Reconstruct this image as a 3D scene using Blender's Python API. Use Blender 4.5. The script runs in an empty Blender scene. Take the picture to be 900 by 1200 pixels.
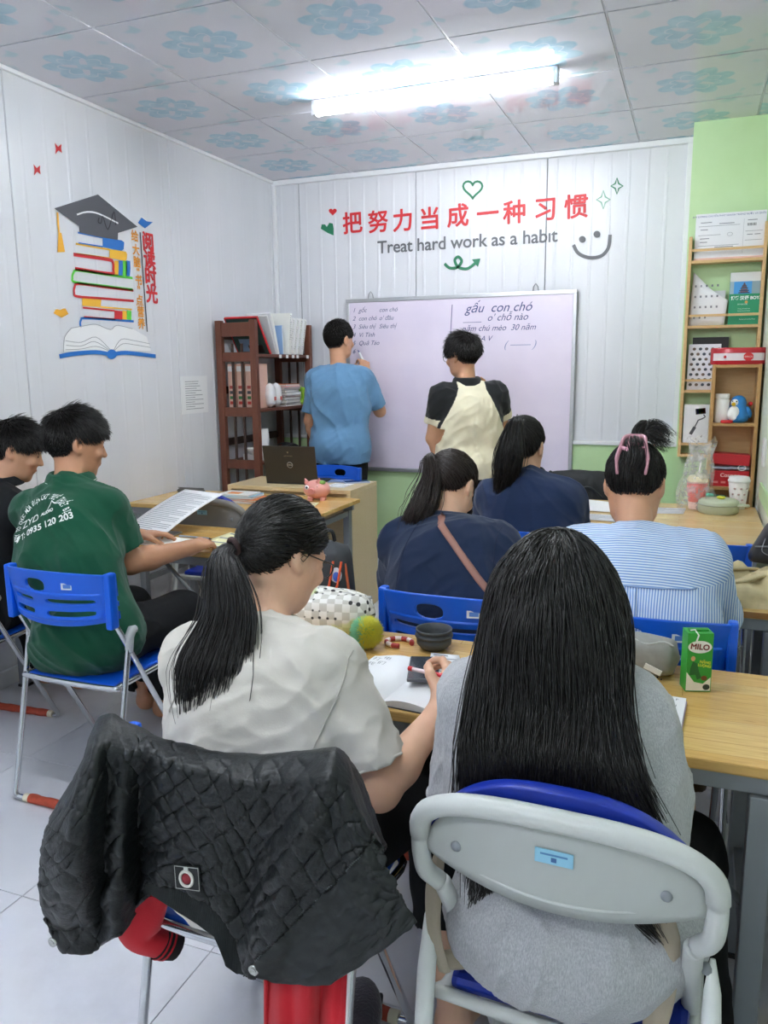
import bpy, bmesh, math, random, time
import numpy as np
from mathutils import Vector, Matrix, Euler, noise
from mathutils.bvhtree import BVHTree
import openvdb
T0 = time.time()
PI = math.pi
SC = bpy.context.scene
COL = SC.collection
random.seed(7)
RNG = np.random.default_rng(7)

# ------------------------------------------------------------------ camera
FPX, YAW, PITCH, ROLL, CAM_H = 934.4, 0.37180686, 0.17885195, -0.01014384, 1.5
def _rot(yaw, pitch, roll):
    cy, sy, cp, sp = math.cos(yaw), math.sin(yaw), math.cos(pitch), math.sin(pitch)
    fwd = np.array([-sy*cp, cy*cp, -sp]); right = np.array([cy, sy, 0.]); up = np.cross(right, fwd)
    cr, sr = math.cos(roll), math.sin(roll)
    return np.stack([right*cr+up*sr, -right*sr+up*cr, -fwd], 1)
CR = _rot(YAW, PITCH, ROLL); CP = np.array([0., 0., CAM_H])
cam_data = bpy.data.cameras.new('camera'); cam = bpy.data.objects.new('camera', cam_data); COL.objects.link(cam)
cam_data.sensor_fit = 'VERTICAL'; cam_data.sensor_height = 36.0; cam_data.lens = FPX/1200*36
cam_data.clip_start = 0.02; cam_data.clip_end = 60
cam.matrix_world = Matrix([list(CR[i])+[CP[i]] for i in range(3)]+[[0, 0, 0, 1]])
SC.camera = cam
def W(px, py, axis, val):
    """the point of the plane axis=val that the survey photo shows at (px, py)"""
    d = CR @ np.array([(px-450.)/FPX, -(py-600.)/FPX, -1.]); t = (val-CP[axis])/d[axis]
    return Vector(CP+t*d)
def PX(P):
    q = CR.T @ (np.array(P)-CP); return 450+FPX*q[0]/-q[2], 600-FPX*q[1]/-q[2]

# ------------------------------------------------------------------ world, lamps, exposure
world = bpy.data.worlds.new('world'); SC.world = world; world.use_nodes = True
world.node_tree.nodes['Background'].inputs[0].default_value = (0.8, 0.9, 1.0, 1)
world.node_tree.nodes['Background'].inputs[1].default_value = 0.3
SC.view_settings.view_transform = 'Standard'; SC.view_settings.look = 'None'
SC.view_settings.gamma = 1.0; SC.view_settings.use_curve_mapping = False
SC.view_settings.exposure = 2.3
TUBE_POWER = 17.0          # emission of the lamp tubes (built with their fittings below)
SC.cycles.max_bounces = 10; SC.cycles.diffuse_bounces = 6; SC.cycles.glossy_bounces = 4
SC.cycles.transparent_max_bounces = 12; SC.cycles.transmission_bounces = 6
SC.cycles.caustics_reflective = False; SC.cycles.caustics_refractive = False
SC.cycles.use_denoising = True

# ------------------------------------------------------------------ materials
def lin(c):
    if isinstance(c, str):
        c = c.lstrip('#'); c = [int(c[i:i+2], 16)/255 for i in (0, 2, 4)]
    return tuple(x/12.92 if x <= .04045 else ((x+.055)/1.055)**2.4 for x in c)+(1.,)
class NT:
    """tiny node-tree helper"""
    def __init__(s, name):
        s.m = bpy.data.materials.new(name); s.m.use_nodes = True; s.t = s.m.node_tree; s.n = s.t.nodes
        s.b = s.n['Principled BSDF']; s.out = s.n['Material Output']
    def add(s, typ, **kw):
        n = s.n.new(typ)
        for k, v in kw.items():
            if k.startswith('i_'):
                key = k[2:]; n.inputs[int(key) if key.isdigit() else key.replace('_', ' ')].default_value = v
            else: setattr(n, k, v)
        return n
    def link(s, a, b): s.t.links.new(a, b)
    def math(s, op, a, b=None, clamp=False):
        n = s.n.new('ShaderNodeMath'); n.operation = op; n.use_clamp = clamp
        for i, v in enumerate((a, b)):
            if v is None: continue
            if isinstance(v, (int, float)): n.inputs[i].default_value = v
            else: s.link(v, n.inputs[i])
        return n.outputs[0]
    def mix(s, f, a, b):
        n = s.n.new('ShaderNodeMix'); n.data_type = 'RGBA'
        for i, v in ((0, f), (6, a), (7, b)):
            if isinstance(v, (int, float)): n.inputs[i].default_value = v
            elif isinstance(v, tuple): n.inputs[i].default_value = v
            else: s.link(v, n.inputs[i])
        return n.outputs[2]
    def coord(s, kind='Object', scale=None):
        c = s.n.new('ShaderNodeTexCoord').outputs[kind]
        if scale:
            mp = s.n.new('ShaderNodeMapping'); mp.inputs['Scale'].default_value = scale; s.link(c, mp.inputs[0]); c = mp.outputs[0]
        return c
    def noise(s, vec, scale, detail=3, rough=.5):
        n = s.n.new('ShaderNodeTexNoise'); n.inputs['Scale'].default_value = scale; n.inputs['Detail'].default_value = detail
        n.inputs['Roughness'].default_value = rough; s.link(vec, n.inputs['Vector']); return n.outputs[0]
    def ramp(s, f, stops):
        n = s.n.new('ShaderNodeValToRGB'); e = n.color_ramp.elements
        while len(e) < len(stops): e.new(.5)
        for i, (p, c) in enumerate(stops): e[i].position = p; e[i].color = c
        s.link(f, n.inputs[0]); return n.outputs[0]
    def bump(s, h, strength=.3, dist=.002):
        n = s.n.new('ShaderNodeBump'); n.inputs['Strength'].default_value = strength; n.inputs['Distance'].default_value = dist
        s.link(h, n.inputs['Height']); s.link(n.outputs[0], s.b.inputs['Normal'])
    def base(s, c): s.link(c, s.b.inputs['Base Color']) if not isinstance(c, tuple) else setattr(s.b.inputs['Base Color'], 'default_value', c)
    def set(s, rough=.5, metal=0., spec=.5, coat=0., sheen=0.):
        b = s.b; b.inputs['Roughness'].default_value = rough; b.inputs['Metallic'].default_value = metal
        b.inputs['Specular IOR Level'].default_value = spec; b.inputs['Coat Weight'].default_value = coat
        b.inputs['Coat Roughness'].default_value = .1
        b.inputs['Sheen Weight'].default_value = sheen; b.inputs['Sheen Roughness'].default_value = .5
_M = {}
def mat(col, rough=.5, metal=0., spec=.5, coat=0., sheen=0., var=0., scale=20, bump=0., name=None, stretch=None):
    """plain material with a little procedural variation of tone and relief"""
    key = (col, rough, metal, spec, coat, sheen, var, scale, bump, stretch)
    if key in _M: return _M[key]
    t = NT(name or 'plain'); c = lin(col); t.set(rough, metal, spec, coat, sheen); t.base(c)
    if var or bump:
        n = t.noise(t.coord('Object', stretch), scale, 4)
        if var:
            lo = tuple(x*(1-var) for x in c[:3])+(1,); hi = tuple(min(1, x*(1+var)) for x in c[:3])+(1,)
            t.base(t.ramp(n, [(.3, lo), (.7, hi)]))
        if bump: t.bump(n, bump, .003)
    _M[key] = t.m; return t.m

# ------------------------------------------------------------------ object helpers
def link(name, me, m=None, parent=None, world=False, smooth=False):
    o = bpy.data.objects.new(name, me); COL.objects.link(o)
    if m is not None:
        for x in (m if isinstance(m, (list, tuple)) else [m]): me.materials.append(x)
    if parent is not None:
        o.parent = parent
        if world:
            q = parent; off = Vector((0, 0, 0))
            while q is not None: off += q.location; q = q.parent
            o.location = -off
    if smooth: me.polygons.foreach_set('use_smooth', [True]*len(me.polygons))
    return o
def tag(o, label=None, cat=None, group=None, kind=None):
    if label: o['label'] = label
    if cat: o['category'] = cat
    if group: o['group'] = group
    if kind: o['kind'] = kind
    return o
def thing(name, label, cat, loc=(0, 0, 0), rz=0., group=None):
    o = bpy.data.objects.new(name, None); COL.objects.link(o); o.location = loc; o.rotation_euler = (0, 0, rz)
    o.empty_display_size = .1
    return tag(o, label, cat, group)
def dup(root, loc, rz=0., label=None, group=None):
    r = root.copy(); COL.objects.link(r); r.location = loc; r.rotation_euler = (0, 0, rz)
    if label: r['label'] = label
    if group: r['group'] = group
    def rec(a, b):
        for ch in [x for x in ALLCH.get(a.name, a.children)]:
            c = ch.copy(); COL.objects.link(c); c.parent = b; rec(ch, c)
    rec(root, r); return r
ALLCH = {}
def pydata(name, V, F, m=None, parent=None, smooth=False, world=False, mids=None):
    me = bpy.data.meshes.new(name); me.from_pydata([tuple(v) for v in V], [], [tuple(f) for f in F]); me.update()
    o = link(name, me, m, parent, world, smooth)
    if mids is not None: me.polygons.foreach_set('material_index', mids)
    return o
class G:
    """collects shapes into one mesh"""
    def __init__(s): s.v = []; s.f = []; s.mi = []; s.sm = []
    def raw(s, V, F, mi=0, sm=False):
        o = len(s.v); s.v += [tuple(v) for v in V]; s.f += [tuple(i+o for i in f) for f in F]; s.mi += [mi]*len(F); s.sm += [sm]*len(F); return s
    def box(s, a, b, mi=0, bev=0., M=None):
        """axis-aligned box between corners a and b, edges chamfered by bev"""
        a = Vector(a); b = Vector(b); lo = Vector([min(x, y) for x, y in zip(a, b)]); hi = Vector([max(x, y) for x, y in zip(a, b)])
        if bev <= 0:
            V = [(x, y, z) for x in (lo.x, hi.x) for y in (lo.y, hi.y) for z in (lo.z, hi.z)]
            F = [(0, 1, 3, 2), (4, 6, 7, 5), (0, 4, 5, 1), (2, 3, 7, 6), (0, 2, 6, 4), (1, 5, 7, 3)]
            sm = False
        else:
            bm = bmesh.new(); bmesh.ops.create_cube(bm, size=1)
            for v in bm.verts: v.co = Vector([lo[i]+(v.co[i]+.5)*(hi[i]-lo[i]) for i in range(3)])
            bmesh.ops.bevel(bm, geom=list(bm.edges), offset=bev, segments=2, profile=.6, affect='EDGES')
            bm.verts.index_update(); V = [v.co.copy() for v in bm.verts]; F = [[v.index for v in f.verts] for f in bm.faces]; bm.free(); sm = False
        if M is not None: V = [M @ Vector(v) for v in V]
        return s.raw(V, F, mi, sm)
    def tube(s, P, r, n=10, mi=0, caps=True, closed=False, flat=None, up=None):
        """round tube along P; r number or per-point list; flat=(a,b) squashes the section"""
        P = [Vector(p) for p in P]; m = len(P); R = [r]*m if isinstance(r, (int, float)) else list(r)
        Tn = []
        for i in range(m):
            if closed: d = P[(i+1) % m]-P[i-1]
            else: d = P[min(i+1, m-1)]-P[max(i-1, 0)]
            Tn.append(d.normalized() if d.length > 1e-9 else Vector((0, 0, 1)))
        ref = Vector(up) if up else (Vector((0, 0, 1)) if abs(Tn[0].z) < .9 else Vector((1, 0, 0)))
        nn = (ref-Tn[0]*ref.dot(Tn[0])).normalized(); V = []; F = []
        for i in range(m):
            nn = (nn-Tn[i]*nn.dot(Tn[i])).normalized(); bb = Tn[i].cross(nn)
            fa, fb = flat or (1, 1)
            for k in range(n):
                a = 2*PI*k/n; V.append(P[i]+nn*(math.cos(a)*R[i]*fa)+bb*(math.sin(a)*R[i]*fb))
        L = m if closed else m-1
        for i in range(L):
            j = (i+1) % m
            for k in range(n): F.append((i*n+k, i*n+(k+1) % n, j*n+(k+1) % n, j*n+k))
        s.raw(V, F, mi, True)
        if caps and not closed: s.raw(V[:n], [tuple(range(n))[::-1]], mi); s.raw(V[-n:], [tuple(range(n))], mi)
        return s
    def lathe(s, prof, c=(0, 0, 0), n=24, mi=0, sx=1., sy=1., sm=True):
        """revolve (radius, z) profile about the vertical through c"""
        V = []; F = []; m = len(prof)
        for r, z in prof:
            for k in range(n): a = 2*PI*k/n; V.append((c[0]+r*math.cos(a)*sx, c[1]+r*math.sin(a)*sy, c[2]+z))
        for i in range(m-1):
            for k in range(n): F.append((i*n+k, i*n+(k+1) % n, (i+1)*n+(k+1) % n, (i+1)*n+k))
        s.raw(V, F, mi, sm)
        if prof[0][0] > 1e-5: s.raw(V[:n], [tuple(range(n))[::-1]], mi)
        if prof[-1][0] > 1e-5: s.raw(V[-n:], [tuple(range(n))], mi)
        return s
    def ball(s, c, r, n=14, m=9, mi=0, M=None):
        r = (r, r, r) if isinstance(r, (int, float)) else r
        V = []; F = []
        for i in range(m+1):
            t = PI*i/m
            for k in range(n):
                a = 2*PI*k/n; p = Vector((r[0]*math.sin(t)*math.cos(a), r[1]*math.sin(t)*math.sin(a), r[2]*math.cos(t)))
                if M is not None: p = M @ p
                V.append(Vector(c)+p)
        for i in range(m):
            for k in range(n): F.append((i*n+k, (i+1)*n+k, (i+1)*n+(k+1) % n, i*n+(k+1) % n))
        return s.raw(V, F, mi, True)
    def prism(s, poly, d, mi=0):
        """polygon (3D points) thickened by the vector d"""
        P = [Vector(p) for p in poly]; n = len(P); d = Vector(d); Q = [p+d for p in P]
        nrm = Vector((0, 0, 0))
        for i in range(n): nrm += P[i].cross(P[(i+1) % n])
        flip = nrm.dot(d) > 0
        F = [tuple(range(n))[::-1] if flip else tuple(range(n)), tuple(range(n, 2*n)) if flip else tuple(range(n, 2*n))[::-1]]
        for i in range(n):
            j = (i+1) % n; f = (i, j, n+j, n+i); F.append(f if flip else f[::-1])
        return s.raw(P+Q, F, mi)
    def grid(s, A, mi=0, sm=True, closed=False):
        """surface through a 2D array of points"""
        A = [[Vector(p) for p in r] for r in A]; m, n = len(A), len(A[0]); F = []
        for i in range(m-1):
            for j in range(n if closed else n-1):
                k = (j+1) % n; F.append((i*n+j, i*n+k, (i+1)*n+k, (i+1)*n+j))
        return s.raw([p for r in A for p in r], F, mi, sm)
    def xf(s, M): s.v = [tuple(M @ Vector(v)) for v in s.v]; return s
    def obj(s, name, m=None, parent=None, world=False, smooth=None):
        o = pydata(name, s.v, s.f, m, parent, False, world, s.mi)
        o.data.polygons.foreach_set('use_smooth', s.sm if smooth is None else [smooth]*len(s.f)); return o
def bake_mod(o, typ, **kw):
    """apply one modifier into the mesh data"""
    md = o.modifiers.new('m', typ)
    for k, v in kw.items(): setattr(md, k, v)
    dg = bpy.context.evaluated_depsgraph_get(); me = bpy.data.meshes.new_from_object(o.evaluated_get(dg)); old = o.data
    o.modifiers.clear(); o.data = me; bpy.data.meshes.remove(old); return o
def spline(P, n=8, closed=False):
    """Catmull-Rom through P"""
    P = [Vector(p) for p in P]; m = len(P); out = []
    for i in range(m if closed else m-1):
        if closed: a, b, c, d = P[i-1], P[i], P[(i+1) % m], P[(i+2) % m]
        else: a, b, c, d = P[max(i-1, 0)], P[i], P[i+1], P[min(i+2, m-1)]
        for k in range(n):
            t = k/n; out.append(.5*((2*b)+(c-a)*t+(2*a-5*b+4*c-d)*t*t+(3*b-a-3*c+d)*t**3))
    if not closed: out.append(P[-1])
    return out
def text_mesh(txt, size=1., bold=0., shear=0., spacing=1., align='CENTER', extrude=0., line=1.):
    """lettering -> (verts, faces) in the xy plane, using the built-in font"""
    cu = bpy.data.curves.new('t', 'FONT'); cu.body = txt; cu.size = size; cu.offset = bold; cu.shear = shear; cu.space_character = spacing
    cu.align_x = align; cu.align_y = 'CENTER'; cu.extrude = extrude; cu.resolution_u = 4; cu.space_line = line
    o = bpy.data.objects.new('t', cu); COL.objects.link(o); dg = bpy.context.evaluated_depsgraph_get()
    me = o.evaluated_get(dg).to_mesh(); V = [v.co.copy() for v in me.vertices]; F = [tuple(p.vertices) for p in me.polygons]
    o.evaluated_get(dg).to_mesh_clear(); bpy.data.objects.remove(o); bpy.data.curves.remove(cu); return V, F
def put_text(name, txt, M, m, parent=None, world=False, size=1., fat=0., **kw):
    V, F = text_mesh(txt, size, **kw)
    if fat:
        n = len(V); W_, F_ = [], []
        for k, (dx, dy) in enumerate(((1, 0), (-1, 0), (0, 1), (0, -1), (.7, .7), (-.7, .7), (.7, -.7), (-.7, -.7))): W_ += [v+Vector((dx*fat, dy*fat, .00003*k)) for v in V]; F_ += [tuple(i+n*k for i in f) for f in F]
        V, F = W_, F_
    return pydata(name, [M @ v for v in V], F, m, parent, False, world)
def frame_M(o, x, y):
    """matrix whose xy plane is spanned by x and y at o"""
    x = Vector(x).normalized(); y = Vector(y); y = (y-x*y.dot(x)).normalized(); z = x.cross(y)
    return Matrix([[x[i], y[i], z[i], o[i]] for i in range(3)]+[[0, 0, 0, 1]])
XB = lambda px, py, y=5.585: W(px, py, 1, y)      # on the back wall
XL = lambda px, py, x=-3.04: W(px, py, 0, x)      # on the left wall
# ------------------------------------------------------------------ setting: floor, ceiling, walls
X0, X1, Y0, Y1, CZ = -3.05, 0.34, -2.0, 5.6, 2.88
def m_floor():
    t = NT('floor_tile'); c = t.coord('Object'); n = t.noise(c, 2.2, 6, .62); n2 = t.noise(c, 9, 4)
    v = t.ramp(n, [(.3, lin('#c6c6cc')), (.5, lin('#d9d9de')), (.75, lin('#e2e2e6'))]); t.base(t.mix(t.math('MULTIPLY', n2, .25), v, lin('#c2c3ca'))); t.set(.16, 0, .5); return t.m
def m_panel():
    t = NT('white_steel_panel'); n = t.noise(t.coord('Object', (1, 1, .15)), 3, 3); t.base(t.ramp(n, [(.3, lin('#d6d8dd')), (.7, lin('#dedfe4'))])); t.set(.33, 0, .5)
    return t.m
def m_green():
    t = NT('green_paint'); n = t.noise(t.coord('Object'), 4, 4); t.base(t.ramp(n, [(.3, lin('#bcdba4')), (.7, lin('#c5e2b0'))])); t.set(.45); return t.m
def m_ceiling():
    t = NT('printed_ceiling_film'); c = t.coord('Object'); sp = t.add('ShaderNodeSeparateXYZ'); t.link(c, sp.inputs[0]); x, y = sp.outputs[0], sp.outputs[1]
    nz = t.noise(c, 14, 2)
    r = t.math('SQRT', t.math('ADD', t.math('MULTIPLY', x, x), t.math('MULTIPLY', y, y)))
    a = t.math('ARCTAN2', y, x)
    def band(v, lo, w): return t.math('SUBTRACT', 1., t.math('MULTIPLY', t.math('ABSOLUTE', t.math('SUBTRACT', v, lo)), 1./w), True)
    # wreath of eight blossoms round a pale star
    R = t.math('ADD', .145, t.math('MULTIPLY', t.math('ABSOLUTE', t.math('SINE', t.math('MULTIPLY', a, 4.))), .055))
    R = t.math('ADD', R, t.math('MULTIPLY', t.math('SUBTRACT', nz, .5), .05))
    outer = t.math('MULTIPLY', t.math('SUBTRACT', R, r), 90., True)
    hole = t.math('MULTIPLY', t.math('SUBTRACT', t.math('ADD', .035, t.math('MULTIPLY', t.math('POWER', t.math('ABSOLUTE', t.math('SINE', t.math('ADD', t.math('MULTIPLY', a, 2.), .4))), 6.), .075)), r), 110., True)
    hole2 = t.math('MULTIPLY', t.math('SUBTRACT', r, .03), 150., True)
    blue = t.math('MULTIPLY', outer, t.math('SUBTRACT', 1., t.math('MULTIPLY', t.math('MULTIPLY', hole, hole2), .75)))
    # corner sprigs: thin leaf arcs
    ax, ay = t.math('ABSOLUTE', x), t.math('ABSOLUTE', y)
    d1 = t.math('SUBTRACT', t.math('ADD', ax, ay), .46)
    wob = t.math('MULTIPLY', t.math('SINE', t.math('MULTIPLY', t.math('SUBTRACT', x, y), 22.)), .03)
    leaf = band(t.math('ADD', d1, wob), 0., .045); gate = t.math('MULTIPLY', t.math('SUBTRACT', t.noise(c, 9, 1), .5), 9., True)
    leaf = t.math('MULTIPLY', t.math('MULTIPLY', leaf, 2., True), gate)
    tone = t.ramp(nz, [(.35, lin('#9cbdd2')), (.65, lin('#b3cedd'))])
    base = t.mix(t.noise(c, 3, 2), lin('#cdced8'), lin('#d6d7e0'))
    col = t.mix(blue, base, tone); col = t.mix(t.math('MULTIPLY', leaf, .55), col, lin('#9cc6d2'))
    # white outlines of the petals
    ring = band(t.math('SUBTRACT', r, t.math('MULTIPLY', R, .62)), 0., .006)
    col = t.mix(t.math('MULTIPLY', t.math('MULTIPLY', ring, outer), .6), col, lin('#dfe3ea'))
    t.base(col); t.set(.055, 0, .5); return t.m
M_FLOOR, M_PANEL, M_GREEN, M_CEIL = m_floor(), m_panel(), m_green(), m_ceiling()
M_TRIM = mat('#e6e7ea', .35, name='white_trim'); M_GROUT = mat('#75757c', .9, name='grout')

fl = tag(G().box((X0, Y0, -.06), (X1, Y1, -.004)).obj('floor', M_GROUT), kind='structure')
def tiles(xs, ys, z0, z1, name, m, parent, gap, bev):
    cache = {}
    for i in range(len(xs)-1):
        for j in range(len(ys)-1):
            w, h = round(xs[i+1]-xs[i], 4), round(ys[j+1]-ys[j], 4)
            if (w, h) not in cache:
                g = G().box((-w/2+gap, -h/2+gap, min(z0, z1)), (w/2-gap, h/2-gap, max(z0, z1)), bev=bev); o = g.obj(name, m, parent); cache[(w, h)] = o.data
            else:
                o = bpy.data.objects.new(name, cache[(w, h)]); COL.objects.link(o); o.parent = parent
            o.location = ((xs[i]+xs[i+1])/2, (ys[j]+ys[j+1])/2, 0)
xs = [X0]+[-1.107+.64*k for k in (-3, -2, -1, 0, 1, 2)]+[X1]; xs = sorted(set(round(x, 4) for x in xs if X0 <= x <= X1))
ys = [Y0]+[1.555+.66*k for k in range(-5, 7)]+[Y1]; ys = sorted(set(round(y, 4) for y in ys if Y0 <= y <= Y1))
tiles(xs, ys, -.004, 0., 'floor_tile', M_FLOOR, fl, .0012, .0006)

ce = tag(G().box((X0, Y0, CZ+.012), (X1, Y1, CZ+.06)).obj('ceiling', mat('#b9bac2', .6)), kind='structure')
cx = [X0]+[-1.075+.655*k for k in (-2, -1, 0, 1, 2)]+[X1]; cy = [Y0]+[2.893+.662*k for k in range(-7, 5)]+[Y1]
cx = [x for x in cx if X0 <= x <= X1]; cy = sorted(y for y in cy if Y0 <= y <= Y1)
tiles(cx, cy, CZ, CZ+.012, 'ceiling_tile', M_CEIL, ce, .0055, .001)
m_bar = mat('#c9cbd3', .3, name='ceiling_bar')
for x in cx[1:-1]: G().box((x-.004, Y0, CZ+.002), (x+.004, Y1, CZ+.012)).obj('grid_bar', m_bar, ce)
for y in cy[1:-1]: G().box((X0, y-.004, CZ+.003), (X1, y+.004, CZ+.012)).obj('grid_bar', m_bar, ce)

def ribbed(u0, u1, v0, v1, pitch, depth, phase=0.):
    """profile of a ribbed wall panel: list of (u, height)"""
    P = [(u0+.002, -.006), (u0+.005, 0.)]; u = u0+phase
    while u < u1-.03:
        if u > u0+.03: P += [(u-.011, 0.), (u-.006, depth), (u+.006, depth), (u+.011, 0.)]
        u += pitch
    return P+[(u1-.005, 0.), (u1-.002, -.006)]
def panel_obj(parent, P, v0, v1, fn, m):
    V = [fn(u, d, v0) for u, d in P]+[fn(u, d, v1) for u, d in P]; n = len(P)
    F = [(i, i+1, n+i+1, n+i) for i in range(n-1)]
    return pydata('panel', V, F, m, parent)
wl = tag(G().box((X0-.1, Y0, 0), (X0-.007, Y1, CZ)).obj('wall_left', mat('#6d6f75', .8)), kind='structure')
ye = [Y0]+[3.055+1.24*k for k in range(-4, 3)]+[Y1]; ye = [y for y in ye if Y0 <= y <= Y1]
for a, b in zip(ye, ye[1:]): panel_obj(wl, ribbed(a, b, 0, CZ, .155, .0012, .08), 0, CZ, lambda u, d, v: (X0+d, u, v), M_PANEL)
wb = tag(G().box((X0-.1, Y1+.007, 0), (X1+.1, Y1+.1, CZ)).obj('wall_back', mat('#6d6f75', .8)), kind='structure')
xe = [X0, -2.84, -1.92, -1.0, -.12]
for a, b in zip(xe, xe[1:]): panel_obj(wb, ribbed(a, b, 0, CZ, .115, .0016, .06), .985, CZ, lambda u, d, v: (u, Y1-d, v), M_PANEL)
G().box((X0, Y1-.02, .1), (-.1, Y1+.007, .975)).obj('green_dado', M_GREEN, wb)
def struct(name, g, m): return tag(g.obj(name, m), kind='structure')
struct('trim_1', G().box((X0, Y1-.035, .97), (-.1, Y1, .995), bev=.004), M_TRIM)                 # rail over the green dado
struct('trim_2', G().box((-.135, Y1-.03, .97), (-.1, Y1, CZ), bev=.004), M_TRIM)                # upright strip at the pier
struct('trim_3', G().box((X0, Y1-.035, CZ-.035), (-.1, Y1, CZ), bev=.006), M_TRIM)              # cornice strip
struct('trim_4', G().box((X0, Y0, CZ-.02), (X0+.02, Y1, CZ), bev=.005), M_TRIM)
struct('trim_5', G().box((X0, Y1-.03, 1.0), (X0+.03, Y1, CZ), bev=.008), M_TRIM)                # corner strip
struct('baseboard_back', G().box((X0, Y1-.045, 0), (-.1, Y1, .1), bev=.004), M_TRIM)
struct('baseboard_left', G().box((X0, Y0, 0), (X0+.02, Y1, .08), bev=.004), M_TRIM)
struct('wall_pier', G().box((-.1, 5.26, 0), (X1, Y1, CZ)), M_GREEN)
wr = struct('wall_right', G().box((X1, Y0, 0), (X1+.1, Y1, CZ)), mat('#dbe4d4', .5, name='pale_green_paint'))
struct('trim_6', G().box((X1-.012, 3.2, .82), (X1, 4.5, .9), bev=.004), M_GREEN)
wf = struct('wall_front', G().box((X0, Y0-.1, 0), (X1, Y0, CZ)), M_PANEL)
# lamp fittings: one in view, its fellows further back in the room light the rest
M_TUBE = NT('lamp_tube'); M_TUBE.b.inputs['Emission Color'].default_value = (.93, .97, 1, 1); M_TUBE.b.inputs['Emission Strength'].default_value = TUBE_POWER*1.35; M_TUBE = M_TUBE.m
def lamp(x, y, label):
    t = thing('tube_lamp', label, 'lamp', (x, y, CZ))
    G().box((-.63, -.026, -.028), (.63, .026, -.0005), bev=.004).obj('batten', mat('#e2e3e8', .4), t)
    P = [(.02*math.cos(a), -.054+.02*math.sin(a)) for a in [PI*2*k/14 for k in range(14)]]
    V = [(-.615, p[0], p[1]) for p in P]+[(.615, p[0], p[1]) for p in P]; F = [(k, (k+1) % 14, 14+(k+1) % 14, 14+k) for k in range(14)]+[tuple(range(14))[::-1], tuple(range(14, 28))]
    pydata('diffuser', V, F, M_TUBE, t, True)
    for s in (-1, 1): G().box((s*.615, -.026, -.076), (s*.64, .0265, -.001), bev=.006).obj('end_cap', mat('#cfd1d6', .4), t)
    return t
lamp(-1.325, 4.07, 'glowing white tube lamp on the patterned ceiling above the whiteboard')
lamp(-1.325, 1.45, 'white tube lamp on the ceiling over the rows of tables, outside the picture')
lamp(-1.325, -.9, 'white tube lamp at the very back of the ceiling behind the viewer')
# ------------------------------------------------------------------ furniture materials
def m_wood(c1, c2, dark, name, rough=.3, sw=.42, sh=.055, knots=True):
    t = NT(name); c = t.coord('Object')
    b = t.add('ShaderNodeTexBrick', i_Scale=1.0, offset=.37, squash=1.0); b.inputs['Mortar Size'].default_value = .0006; b.inputs['Mortar Smooth'].default_value = .3
    b.inputs['Brick Width'].default_value = sw; b.inputs['Row Height'].default_value = sh; b.inputs['Bias'].default_value = 0
    b.inputs['Color1'].default_value = lin(c1); b.inputs['Color2'].default_value = lin(c2); b.inputs['Mortar'].default_value = lin(dark); t.link(c, b.inputs['Vector'])
    g = t.noise(t.coord('Object', (3, 40, 40)), 3, 6, .6)
    col = t.mix(t.ramp(g, [(.42, (0, 0, 0, 1)), (.75, (.4, .4, .4, 1))]), b.outputs['Color'], lin(dark))
    if knots:
        k = t.noise(t.coord('Object', (5, 22, 22)), 1.3, 2); col = t.mix(t.ramp(k, [(.68, (0, 0, 0, 1)), (.76, (.7, .7, .7, 1))]), col, lin(dark))
    t.base(col); t.set(rough, 0, .5, .15); return t.m
M_WOOD = m_wood('#d9ad62', '#e4c07c', '#9c6a30', 'rubberwood_top', .22)
M_WOOD2 = m_wood('#e0bd82', '#e7ca95', '#b58a54', 'pale_rubberwood_top', .25)
M_LAM = m_wood('#d8c39a', '#dcc8a1', '#c3a877', 'pale_laminate', .45, 3, 3, False)
M_SHELFW = m_wood('#d8b47e', '#dcb985', '#b98f58', 'pine_shelf', .5, 3, 3, False)
M_BROWN = mat('#6b3e2e', .45, var=.15, scale=18, name='dark_brown_wood', stretch=(1, 1, .1))
M_CHROME = mat('#d4d6da', .14, .95, name='chrome_tube')
M_GREYSTEEL = mat('#8d9196', .4, .2, name='grey_painted_steel'); M_GREYPAINT = mat('#c9cbc8', .35, name='light_grey_enamel')
def m_plastic(c, name):
    t = NT(name); t.base(lin(c)); t.set(.32, 0, .5); t.bump(t.noise(t.coord('Object'), 300, 2), .08, .001); return t.m
M_BLUE = m_plastic('#0b5bd2', 'blue_plastic'); M_BLUESEAT = m_plastic('#0a55cc', 'blue_seat_vinyl'); M_NAVYSEAT = m_plastic('#15309c', 'dark_blue_vinyl')
M_RUST = mat('#a8432c', .8, bump=.4, scale=60, var=.15, name='rust_red_sleeve'); M_CREAM = mat('#cfc6ae', .6, name='cream_cap')
M_HINGE = mat('#a9acae', .4, name='grey_hinge')

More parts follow.
